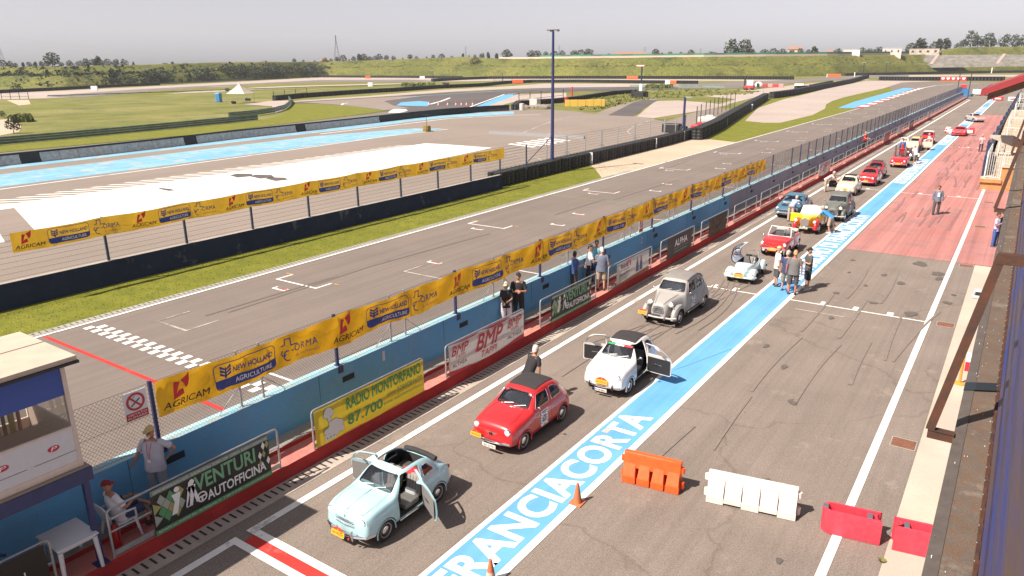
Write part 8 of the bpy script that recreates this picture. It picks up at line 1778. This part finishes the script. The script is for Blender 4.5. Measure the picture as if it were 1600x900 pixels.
# --- pale blue bubble car with canopy tipped open ---------------------------
STM = [(-1.20, .34, .10, .48, .08, .05, .50), (-1.16, .28, .20, .54, .17, .12, .60), (-1.05, .24, .26, .60, .24, .17, .68), (-.85, .22, .31, .66, .29, .22, .75), (-.60, .21, .36, .68, .35, .27, .78), (-.40, .21, .39, .68, .38, .33, .76), (-.1, .21, .41, .66, .40, .37, .70), (.4, .21, .41, .66, .40, .37, .71), (.8, .22, .39, .68, .37, .33, .76), (1.1, .26, .33, .66, .31, .25, .72), (1.35, .32, .22, .58, .20, .15, .62), (1.45, .38, .10, .5, .08, .05, .52)]
t = thing('bubble_car', 'pale blue bubble car with its clear canopy tipped open, beside four standing men', 'car', (-9.30, 31.95, m_gc), radians(2)); M_ = P_mess
body = loft(STM, M_, sub=3); body.mi(inner)
boolean(body, [('DIFFERENCE', loft([(-.42, .30, .34, .70, .34, .31, .9), (0, .30, .37, .72, .37, .35, .95), (.5, .30, .36, .72, .36, .34, .95), (.80, .30, .33, .72, .33, .30, .9)], inner, sub=3))], 'body', t)
for s_ in (-1, 1):
 fender(t, s_*.50, -1.22, -.38, .24, .62, .20, M_, -.80, .215, 'front_fender'); wheel(t, s_*.52, -.80, .215, .10, None, s_); fender(t, s_*.47, .55, 1.30, .30, .66, .17, M_, .95, .215, 'rear_fender'); wheel(t, s_*.50, .95, .215, .10, None, s_)
 lamp(t, s_*.215, -1.06, .60, .065, (0, -1, .5)); b = MB(); b.ell((s_*.56, -1.18, .47), (.03, .03, .02), m_or, 6); b.build('indicator', parent=t)
 b = MB(); b.box(min(s_*.28, s_*.5), max(s_*.28, s_*.5), -1.0, -.6, .30, .45, M_); b.build('fender_bridge', parent=t)
b = MB(); b.tube([(-.68, -1.0, .30), (-.55, -1.22, .30), (0, -1.26, .30), (.55, -1.22, .30), (.68, -1.0, .30)], .045, M_, 8); b.build('front_apron', parent=t, smooth=True); rally_plate(t, 0, -1.30, .31, 1.0)
b = MB(); b.rbox(-.26, .26, .05, .35, .32, .46, m_seatg, .05); T = Matrix.Translation((0, .35, .42)) @ Matrix.Rotation(-.2, 4, 'X'); b.rbox(-.26, .26, -.04, .08, 0, .45, m_seatg, .05, T); b.build('seat', parent=t, smooth=True, angle=40)
b = MB(); b.rbox(-.26, .26, .70, .78, .50, .88, m_seat, .04); b.tube([(-.30, .80, .70), (-.26, .88, .98), (0, .9, 1.04), (.26, .88, .98), (.30, .80, .70)], .02, chrome, 6); b.build('rear_screen', parent=t)
mirror(t, .34, -.45, .80, 1); b = MB(); b.tube([(.32, -.3, .78), (.34, -.25, .98)], .05, chrome, 8, rads=[.02, .045]); b.build('side_mirror', parent=t)
cn = thing('canopy', None, None, (-.38, .12, .70), 0); cn.parent = t; cn.rotation_euler = (0, radians(-78), 0)
b = MB(); N = 12
def dome(u_, v_): return V((.36+.36*u_, -.62+1.24*v_, .40*sqrt(max(0, 1-u_*u_))**.9*(sin(pi*min(1, max(0, .12+v_*.80))))**.45))
R = [[dome(-1+2*i/N, j/N) for i in range(N+1)] for j in range(N+1)]; b.rings(R, glassmat('canopy_glass', (.8, .82, .82), .35), close=False, cap=False); b.build('bubble', parent=cn, smooth=True, angle=80)
b = MB(); b.tube([dome(-1, j/N) for j in range(N+1)], .02, black, 6); b.tube([dome(1, j/N) for j in range(N+1)], .03, M_, 6); b.tube([dome(-1+2*i/N, 0) for i in range(N+1)], .025, black, 6); b.tube([dome(-1+2*i/N, .45) for i in range(N+1)], .015, chrome, 6); b.tube([dome(-1+2*i/N, 1) for i in range(N+1)], .03, M_, 6)
b.rings([[dome(-1+2*i/N, v_)*1.01 for v_ in (.80, .90, 1.0)] for i in range(N+1)], M_, close=False, cap=False); b.build('canopy_frame', parent=cn)
# --- open two seaters built from the same loft ------------------------------
def open_car(name, label, loc, stn, pm, wf, wr, r, track, cabin, hood=None, rz=0, lo=True, screen=None, screenm=white, seats=True, tw=.14, tails=True, fenders=None):
 t = thing(name, label, 'car', loc, rz); body = loft(stn, pm, sub=3 if not lo else 2); body.mi(inner); c0, c1, cw = cabin; ops = []
 c = MB(); c.rbox(-cw, cw, c0, c1, .28, 2.0, inner, .06); ops.append(('DIFFERENCE', c))
 for y in (wf, wr):
  for s_ in (-1, 1):
   c = MB(); P = [(y+cos(a_)*(r+.05), r+sin(a_)*(r+.05)) for a_ in [2*pi*j/22 for j in range(22)]]; c.rings([[V((s_*(track-.15), *p)) for p in P], [V((s_*(track+.5), *p)) for p in P]], inner); ops.append(('DIFFERENCE', c))
   wheel(t, s_*track, y, r, tw, None, s_)
 boolean(body, ops, 'body', t)
 if seats:
  for x in (-.27, .27): seat(t, x, (c0+c1)/2+.1, .28)
  steering(t, .27, c0+.32, .76)
 if screen:
  y, z0_, z1_, w0, w1, rake = screen; y2 = y+rake; F = [V((-w0, y+.12, z0_)), V((0, y, z0_)), V((w0, y+.12, z0_)), V((w1, y2+.10, z1_)), V((0, y2, z1_)), V((-w1, y2+.10, z1_))]
  b = MB(); b.add(F, [(0, 1, 4, 5), (1, 2, 3, 4)], glass); b.build('windscreen', parent=t); b = MB(); b.tube(F, .026, screenm, 6, closed=True); b.build('windscreen_frame', parent=t)
 return t
STB = [(-1.50, .36, .36, .56, .32, .24, .60), (-1.47, .28, .54, .68, .50, .38, .73), (-1.35, .24, .62, .76, .57, .44, .80), (-1.0, .22, .66, .81, .61, .47, .85), (-.6, .21, .67, .84, .62, .5, .89), (.0, .21, .67, .84, .63, .54, .88), (.6, .21, .67, .84, .62, .52, .89), (1.1, .22, .66, .82, .60, .47, .87), (1.4, .27, .60, .76, .54, .42, .79), (1.5, .36, .4, .56, .36, .26, .60)]
t = open_car('convertible_car', 'red convertible with white windscreen frame and tall chrome lamps behind the four men', (-9.32, 37.55, m_gc), STB, P_red, -.95, .93, .265, .57, (-.42, .95, .52), screen=(-.56, .88, 1.30, .56, .48, .28), lo=False)
for s_ in (-1, 1):
 lamp(t, s_*.52, -1.44, .66, .085); b = MB(); b.ell((s_*.52, -1.3, .66), (.10, .17, .11), P_red, 12); b.build('lamp_shell', parent=t, smooth=True); b = MB(); b.tube([(s_*.55, -1.5, .2), (s_*.55, -1.54, .50)], .025, chrome, 6); b.ell((s_*.42, -1.53, .34), (.06, .04, .06), lens, 10); b.build('overrider', parent=t); mirror(t, s_*.60, -.75, .86, s_)
bumper(t, [(-.64, -1.3, .42), (-.5, -1.5, .42), (0, -1.56, .42), (.5, -1.5, .42), (.64, -1.3, .42)], .04); rally_plate(t, -.02, -1.60, .36, 1.0)
b = MB(); b.tube([(-.45, -1.50, .60), (0, -1.52, .52), (.45, -1.50, .60)], .018, chrome, 6); b.box(-.01, .01, -1.50, -1.44, .52, .70, chrome); b.build('front_trim', parent=t)
b = MB(); b.rbox(-.54, .54, .92, 1.25, .84, 1.02, mat('folded_hood', (.55, .48, .40), .9), .07); b.build('folded_hood', parent=t, smooth=True, angle=50); sticker(t, .695, .1, .38, .95, '2', 1, .02)
b = MB(); b.ell((.30, .30, 1.05), (.17, .13, .27), c_pk, 10); b.ell((.30, .26, 1.40), (.09, .10, .12), SK3, 10); b.build('driver', parent=t, smooth=True) if False else None
person('driver with a beard sitting in the red convertible', (-9.02, 37.75, .10), radians(5), 1.72, SK1, 'brown', None, c_gy, 'long', c_dg, 'long', sit=.50, legv=(((-.1, -1, .05), (0, -.6, -1)), ((.1, -1, .05), (0, -.6, -1))), arms=(((-.2, -.6, -.9), (.1, -1, .1)), ((.2, -.6, -.9), (-.1, -1, .1))))
# yellow and red roadster with white hood
STR = [(-1.60, .42, .16, .60, .14, .10, .66), (-1.57, .34, .22, .74, .20, .16, .84), (-1.45, .32, .26, .80, .24, .20, .92), (-1.0, .30, .36, .86, .34, .27, .97), (-.6, .28, .55, .90, .52, .42, .99), (.0, .27, .64, .92, .60, .52, .95), (.6, .27, .66, .92, .61, .52, .95), (1.1, .28, .60, .88, .56, .44, .92), (1.5, .34, .42, .76, .38, .28, .80), (1.6, .42, .26, .64, .2, .14, .68)]
t = open_car('roadster_car', 'yellow and red roadster with a white cover over its screen, a man leaning over it', (-9.25, 43.75, m_gc), STR, P_yel, -1.05, 1.05, .29, .60, (-.45, .85, .50), rz=radians(-2))
for s_ in (-1, 1): fender(t, s_*.55, -1.60, -.45, .28, .80, .17, P_red, -1.05, .29, 'front_fender'); fender(t, s_*.60, .50, 1.55, .30, .78, .15, P_red, 1.05, .29, 'rear_fender'); lamp(t, s_*.50, -1.52, .72, .08)
b = MB(); b.rings([[V((x, -1.66, z)) for x, z in ((-.20, .48), (.20, .48), (.25, .80), (.0, .92), (-.25, .80))], [V((x*.95, -1.5, z)) for x, z in ((-.20, .48), (.20, .48), (.25, .80), (.0, .92), (-.25, .80))]], mat('roadster_grille', (.42, .38, .36), .4, .6))
for k in range(9): b.tube([(-.18+k*.045, -1.67, .50), (-.21+k*.052, -1.67, .82)], .005, chrome, 4)
b.build('grille', parent=t); bumper(t, [(-.68, -1.4, .40), (0, -1.70, .40), (.68, -1.4, .40)], .035, chrome); plate(t, 0, -1.73, .32, 'MI 88727', .42, .10)
b = MB(); b.rings([[V((-.56, -.55, .96)), V((-.50, -.30, 1.36)), V((0, -.30, 1.42)), V((.50, -.30, 1.36)), V((.56, -.55, .96))], [V((-.56, -.30, .96)), V((-.50, -.10, 1.36)), V((0, -.10, 1.42)), V((.50, -.10, 1.36)), V((.56, -.30, .96))]], mat('white_cover', (.66, .60, .62), .7, var=.08, scale=8), close=True); b.build('screen_cover', parent=t)
b = MB(); b.rbox(-1.12, -.55, -.45, -.38, .40, .92, P_yel, .03); b.build('door', parent=t); sticker(t, .675, .15, .42, .95, '9', 1, .02)
# steel blue coupe with raised lid
STC = [(-1.95, .36, .40, .54, .36, .28, .58), (-1.92, .28, .58, .62, .54, .44, .66), (-1.80, .24, .68, .68, .63, .52, .72), (-1.3, .21, .745, .76, .69, .55, .80), (-.75, .20, .76, .80, .70, .58, .85), (-.55, .20, .76, .82, .69, .58, .92), (-.25, .20, .76, .83, .67, .53, 1.14), (.0, .20, .76, .83, .66, .51, 1.24), (.35, .20, .76, .83, .66, .51, 1.27), (.75, .20, .76, .83, .66, .50, 1.21), (1.1, .20, .755, .82, .66, .50, 1.02), (1.35, .21, .74, .80, .66, .52, .88), (1.75, .25, .68, .75, .60, .48, .80), (1.93, .32, .54, .64, .48, .36, .68), (1.96, .38, .38, .54, .34, .24, .58)]
def coupe(name, label, loc, pm, st_=STC, rz=0, lo=True, doors={}, roofc=None):
 sp = dict(st=st_, paint=pm, r=.30, track=.64, wf=-1.22, wr=1.18, cabin=(-.53, 1.2), lo=lo, belt=.83, floor=.26, seaty=.25, doors=doors, hinge='front',
  door=[(-.53, .27), (-.53, .80), (-.30, 1.10), (.0, 1.20), (.50, 1.21), (.50, .27)],
  wins={'windscreen': ('y', [(-.56, .90), (.56, .90), (.46, 1.17), (-.46, 1.17)], -.9, .0), 'door_window': ('x', [(-.44, .875), (-.12, 1.14), (.44, 1.165), (.44, .875)], -1.3, 1.3), 'quarter': ('x', [(.56, .88), (.56, 1.15), (.78, 1.12), (1.02, .90)], -1.3, 1.3), 'rear': ('y', [(-.46, .93), (.46, .93), (.42, 1.13), (-.42, 1.13)], .85, 1.5)})
 t = car(name, label, loc, sp, rz)
 for s_ in (-1, 1): lamp(t, s_*.56, -1.87, .62, .085); b = MB(); b.ell((s_*.52, 1.92, .60), (.07, .03, .05), m_tail, 8); b.build('tail_light', parent=t)
 bumper(t, [(-.72, -1.70, .38), (-.55, -1.97, .38), (0, -2.03, .38), (.55, -1.97, .38), (.72, -1.70, .38)], .04); bumper(t, [(-.72, 1.75, .40), (-.5, 1.97, .40), (0, 2.02, .40), (.5, 1.97, .40), (.72, 1.75, .40)], .035); return t
t = coupe('coupe_car', 'steel blue coupe with its black lid raised and a man bending into it', (-11.25, 47.75, m_gc), P_blue, rz=radians(0))
b = MB(); T = Matrix.Translation((0, -.85, .84)) @ Matrix.Rotation(radians(58), 4, 'X'); b.rings([[T @ V((x, -y, z)) for x, y, z in ((-.5, 0, 0), (.5, 0, 0), (.42, .85, -.05), (-.42, .85, -.05))], [T @ V((x, -y, z)) for x, y, z in ((-.5, 0, .03), (.5, 0, .03), (.42, .85, -.02), (-.42, .85, -.02))]], P_blue)
b.rings([[T @ V((x, -y, -.012)) for x, y in ((-.46, .02), (.46, .02), (.38, .8), (-.38, .8))], [T @ V((x, -y, -.006)) for x, y in ((-.46, .02), (.46, .02), (.38, .8), (-.38, .8))]], black); b.build('raised_lid', parent=t, normals=True)
b = MB(); b.box(-.40, .40, -1.65, -.95, .775, .815, inner); b.ell((0, -1.3, .82), (.25, .2, .04), mat('engine_metal', (.12, .10, .09), .6), 8); b.build('luggage_bay', parent=t)
b = MB(); b.rbox(-.50, .50, -1.99, -1.93, .48, .58, chrome, .02); b.rbox(-.44, .44, -2.0, -1.97, .50, .56, black, .01); b.build('grille', parent=t); plate(t, 0, -2.08, .27, 'TO 2861', .40, .09, mat('dark_plate', (.1, .1, .1), .5))
for s_ in (-1, 1): mirror(t, s_*.70, -.55, .86, s_)
sticker(t, .775, .0, .36, .95, '15', 1, .02); b = MB(); b.box(.755, .775, .55, 1.0, .40, .74, mat('pale_patch', (.40, .38, .40), .5)); b.build('door_panel', parent=t)
# red open jeep-like car
STJ = [(-1.42, .34, .42, .56, .38, .30, .60), (-1.40, .26, .60, .70, .56, .48, .74), (-1.28, .23, .66, .78, .62, .52, .80), (-.9, .22, .67, .82, .64, .56, .85), (-.5, .22, .67, .84, .65, .58, .88), (.3, .22, .67, .84, .65, .58, .87), (1.1, .22, .67, .84, .65, .58, .87), (1.4, .27, .62, .78, .58, .5, .80), (1.45, .34, .5, .6, .46, .4, .64)]
t = open_car('beach_car', 'red open beach car with upright windscreen ahead of the group of people', (-8.90, 75.0, m_gc), STJ, P_red, -.92, .92, .265, .58, (-.40, 1.2, .55), screen=(-.52, .88, 1.32, .58, .56, .10), screenm=P_red)
for s_ in (-1, 1): lamp(t, s_*.48, -1.41, .62, .075); b = MB(); b.ell((s_*.30, -1.46, .46), (.06, .05, .06), lens, 8); b.build('fog_lamp', parent=t)
bumper(t, [(-.6, -1.4, .33), (0, -1.52, .33), (.6, -1.4, .33)], .03); rally_plate(t, 0, -1.55, .34, 1.0); b = MB(); b.tube([(-.55, .95, .85), (-.55, 1.0, 1.45), (.55, 1.0, 1.45), (.55, .95, .85)], .025, P_dred, 6); b.build('roll_bar', parent=t)
sticker(t, .69, .1, .36, .95, '4', 1, .02)
# small dark cyclecar with big wheels
t = thing('cyclecar', 'dark small open vehicle with thin wheels and white mudguards', 'car', (-8.75, 80.6, m_gc), radians(8))
b = MB(); b.rings([[V((sx*w_, y, z)) for sx, z in ((-1, zb_), (1, zb_), (1, zt_), (0, zt_+.05), (-1, zt_))] for y, w_, zb_, zt_ in ((-1.5, .10, .45, .62), (-1.3, .28, .32, .80), (-.4, .38, .28, .90), (.6, .40, .28, .85), (1.4, .15, .35, .62))], mat('cycle_black', (.02, .02, .022), .35)); b.build('body', parent=t, smooth=True, normals=True)
for s_ in (-1, 1): wheel(t, s_*.62, -.95, .32, .09, None, s_); b = MB(); b.tube([(s_*.62, -.95+cos(a_)*.37, .32+sin(a_)*.37) for a_ in [radians(20+140*j/8) for j in range(9)]], .055, white, 6); b.build('mudguard', parent=t, smooth=True); lamp(t, s_*.30, -1.25, .85, .08)
wheel(t, 0, 1.15, .32, .11, None, 1); b = MB(); b.tube([(-.62, -.95, .32), (.62, -.95, .32)], .02, chrome, 5); b.ell((0, -1.45, .55), (.22, .12, .14), chrome, 8); b.build('axle', parent=t); seat(t, 0, .25, .45); b = MB(); b.ell((.2, -.45, .98), (.10, .25, .06), mat('parcel_green', (.10, .4, .12), .7), 8); b.build('parcel', parent=t)
# red-frame cart with spoked wheels standing left of it
t = thing('spoked_cart', 'red framed cart with a large spoked wheel beside the red beach car', 'cart', (-10.15, 79.2, m_gc), radians(10))
b = MB(); b.tube([(.75, -.4, .5), (.75, -.3, 1.55), (.75, .5, 1.55), (.75, .6, .4)], .06, P_red, 6); b.box(.6, .9, -.3, .5, .5, 1.1, P_dred); b.build('frame', parent=t)
b = MB(); T = Matrix.Translation((.2, -.2, .55)); b.tube([T @ V((.0, .52*cos(a_), .52*sin(a_)+.4)) for a_ in [2*pi*j/20 for j in range(20)]], .03, black, 6, closed=True); b.tube([T @ V((.35, .52*cos(a_), .52*sin(a_)+.4)) for a_ in [2*pi*j/20 for j in range(20)]], .03, black, 6, closed=True)
for j in range(10): a_ = 2*pi*j/10; b.tube([T @ V((0, 0, .4)), T @ V((0, .5*cos(a_), .5*sin(a_)+.4))], .008, steel, 4)
b.tube([T @ V((-.25, 0, .4)), T @ V((.6, 0, .4))], .025, steel, 6); b.build('wheels', parent=t)
# cream saloon with both doors open, yellow roof
STS = [(s_[0]*.90, s_[1], s_[2]*.92, s_[3]*1.02, s_[4]*.92, s_[5]*.92, s_[6]*1.03) for s_ in STC]
sp = dict(st=STS, paint=P_cream, r=.29, track=.60, wf=-1.1, wr=1.06, cabin=(-.48, 1.08), lo=True, belt=.84, doors={1: 72, -1: 72}, hinge='front', seaty=.2,
 door=[(-.47, .27), (-.47, .82), (-.28, 1.12), (.0, 1.22), (.45, 1.23), (.45, .27)], wins={'windscreen': ('y', [(-.52, .93), (.52, .93), (.43, 1.20), (-.43, 1.20)], -.9, .0), 'door_window': ('x', [(-.38, .90), (-.12, 1.16), (.40, 1.18), (.40, .90)], -1.3, 1.3)})
t = car('saloon_car', 'cream saloon with both doors open wide and numbers on them, black and yellow roof', (-9.45, 90.2, m_gc), sp); 
b = MB(); b.rbox(-.44, .44, -.05, .75, 1.29, 1.33, mat('yellow_roof', (.55, .33, .04), .5), .02); b.build('roof_panel', parent=t)
for s_ in (-1, 1):
 lamp(t, s_*.48, -1.70, .62, .085); b = MB(); b.box(-.30, .30, -.02, 0, .30, .72, white); b.text('7', (-.12, -.024, .36), (1, 0, 0), (0, 0, 1), .2, .30, m_rp, bold=.03)
 o = b.build('race_number', parent=t); o.location = (s_*1.08, -.30, 0); o.rotation_euler = (0, 0, radians(18)*s_)
bumper(t, [(-.64, -1.55, .38), (0, -1.84, .38), (.64, -1.55, .38)], .035); 
# red hatchback with white roof
STH = [(-1.62, .36, .40, .54, .36, .28, .58), (-1.60, .28, .58, .68, .54, .46, .72), (-1.48, .24, .66, .76, .61, .50, .80), (-1.1, .22, .69, .80, .64, .52, .85), (-.72, .21, .69, .84, .65, .55, .90), (-.62, .21, .69, .85, .64, .55, .98), (-.38, .21, .69, .86, .63, .52, 1.22), (-.2, .21, .69, .86, .62, .51, 1.33), (.3, .21, .69, .86, .62, .51, 1.38), (.8, .21, .69, .86, .62, .51, 1.36), (1.2, .21, .68, .86, .61, .50, 1.26), (1.42, .24, .66, .84, .60, .50, 1.05), (1.55, .28, .60, .76, .55, .45, .85), (1.60, .36, .4, .56, .36, .26, .62)]
sp = dict(st=STH, paint=P_red, r=.28, track=.60, wf=-1.05, wr=1.02, cabin=(-.60, 1.4), lo=True, belt=.85, door=[(-.60, .27), (-.60, .82), (-.40, 1.14), (-.2, 1.28), (.40, 1.33), (.40, .27)],
 wins={'windscreen': ('y', [(-.53, .96), (.53, .96), (.46, 1.25), (-.46, 1.25)], -.9, -.1), 'door_window': ('x', [(-.50, .90), (-.24, 1.24), (.34, 1.27), (.34, .90)], -1.3, 1.3), 'quarter': ('x', [(.48, .90), (.48, 1.27), (.95, 1.25), (1.15, .92)], -1.3, 1.3)}, fabric=([(-.53, -.25), (.53, -.25), (.53, 1.35), (-.53, 1.35)], 1.14), fabm=paint('roof_white', (.68, .62, .55)))
t = car('hatchback_car', 'red hatchback with white roof behind the cream saloon with open doors', (-9.15, 98.0, m_gc), sp)
for s_ in (-1, 1): lamp(t, s_*.50, -1.60, .64, .085); b = MB(); b.ell((s_*.5, -1.63, .46), (.10, .04, .05), m_or, 8); b.build('indicator', parent=t)
bumper(t, [(-.66, -1.5, .36), (0, -1.70, .36), (.66, -1.5, .36)], .05, black); b = MB(); b.box(-.34, .34, -1.645, -1.60, .56, .70, black); b.build('grille', parent=t)
# low red racing car with doors open
STL = [(-2.0, .26, .40, .40, .36, .28, .44), (-1.95, .16, .66, .52, .60, .46, .56), (-1.6, .13, .80, .62, .74, .52, .62), (-1.1, .12, .84, .68, .78, .54, .70), (-.6, .12, .82, .70, .74, .54, .78), (-.3, .12, .82, .72, .66, .50, .98), (.05, .12, .82, .72, .62, .46, 1.08), (.5, .12, .83, .74, .64, .46, 1.08), (1.0, .12, .86, .76, .70, .48, .98), (1.5, .13, .86, .76, .74, .5, .84), (1.9, .18, .76, .70, .68, .5, .76), (2.0, .26, .6, .6, .54, .4, .62)]
sp = dict(st=STL, paint=P_red, r=.30, track=.70, wf=-1.2, wr=1.2, cabin=(-.52, 1.0), lo=True, floor=.18, belt=.72, tw=.2, doors={1: 80, -1: 80}, hinge='front', seaty=.2, rim=m_bk, door=[(-.42, .20), (-.42, .68), (-.1, .96), (.42, .98), (.42, .20)], wins={'windscreen': ('y', [(-.55, .80), (.55, .80), (.44, 1.0), (-.44, 1.0)], -.9, .02)})
t = car('racing_car', 'low red racing car with both doors open on the far blue band', (-6.85, 110.3, m_gc+.01), sp)
for s_ in (-1, 1):
 b = MB(); b.rings([[V((s_*x, y, z)) for x, z in ((.80, .30), (1.42, .34), (1.40, .70), (.82, .72))] for y in (-.50, -.44)], white); b.build('open_door', parent=t, normals=True); lamp(t, s_*.58, -1.86, .52, .08)
b = MB(); b.rings([[V((x, -2.01, z)) for x, z in ((-.36, .28), (.36, .28), (.30, .42), (-.30, .42))], [V((x, -1.90, z)) for x, z in ((-.36, .28), (.36, .28), (.30, .42), (-.30, .42))]], black); b.lathe([(.001, 0), (.22, 0)], white, 16, Matrix.Translation((0, -1.35, .675)) @ Matrix.Rotation(-.1, 4, 'X')); b.build('air_intake', parent=t)
# silver coupe with orange livery, seen far up the lane
t = coupe('coupe_car', 'silver coupe with orange marks on its bonnet, farthest on the red apron', (-6.75, 135.6, m_gc+.01), P_silver, rz=radians(28))
b = MB(); b.rings([[V((x, y, z)) for x in (-.50, .1)] for y, z in ((-1.75, .755), (-1.2, .828), (-.8, .872))], m_or, close=False, cap=False); b.rings([[V((x, y, z)) for x in (.18, .5)] for y, z in ((-1.6, .775), (-1.0, .848))], P_red, close=False, cap=False); b.build('livery', parent=t)
# far end of the pit lane
t = thing('truck', 'small white box trailer at the far end of the pit lane', 'truck', (-12.3, 236, 0), radians(20)); t.scale = (.5, .5, .5); b = MB(); b.rbox(-1.2, 1.2, -3, 3, .5, 3.0, white, .05); b.build('box', parent=t); b = MB(); b.rbox(-1.1, 1.1, -4.6, -3.1, .4, 2.2, m_whb, .15); b.build('cab', parent=t)
for s_ in (-1, 1):
 for y in (-4, 2): wheel(t, s_*1.05, y, .45, .25, None, s_)
for i, (x, y, c) in enumerate(((-10.0, 234, black), (-8.0, 240, black), (-14.2, 228, P_blue))):
 t = thing('parked_car', ['dark car parked beside the white box trailer', 'dark car at the far right end of the pit lane by the red roof', 'blue covered vehicle at the end of the pit wall'][i], 'car', (x, y, 0), radians(40)); b = loft([(s_[0]*1.1,)+tuple(s_[1:]) for s_ in STC], c, sub=2); b.build('body', parent=t, smooth=True, normals=True)
 for s_ in (-1, 1):
  for yy in (-1.3, 1.3): wheel(t, s_*.68, yy, .32, .18, None, s_)
t = thing('timing_stand', 'blue and red stand with tall dark frame at the end of the pit wall', 'stand', (-14.0, 214, 0)); b = MB(); b.rbox(-1.2, 1.2, -.8, .8, 0, 2.4, mat('stand_blue', (.03, .15, .35), .6), .05); b.build('body', parent=t)
b = MB()
for s_ in (-1, 1): b.tube([(s_*1.2, -.8, 0), (s_*1.2, -.8, 6)], .09, black, 5)
b.tube([(-1.2, -.8, 6), (1.2, -.8, 6)], .07, black, 5); b.build('frame', parent=t); b = MB(); b.rbox(-.6, .6, -1.0, -.82, 2.5, 3.3, m_rp, .05); b.build('sign', parent=t)
for i, (x, y, c) in enumerate(((-6.4, 207, m_rp), (-3.4, 205, white))):
 b = MB(); b.rbox(-1, 1, -.3, .3, 0, .9, c, .1); b.box(-.6, .6, -.31, -.30, .3, .6, (white, m_rp)[i]); tag(b.build('water_barrier', loc=(0, 0, 0)), ['small red barrier at the far end of the blue band', 'small white barrier at the far end of the apron'][i], 'barrier').location = (x, y, .02)
# loose things inside and on the near cars
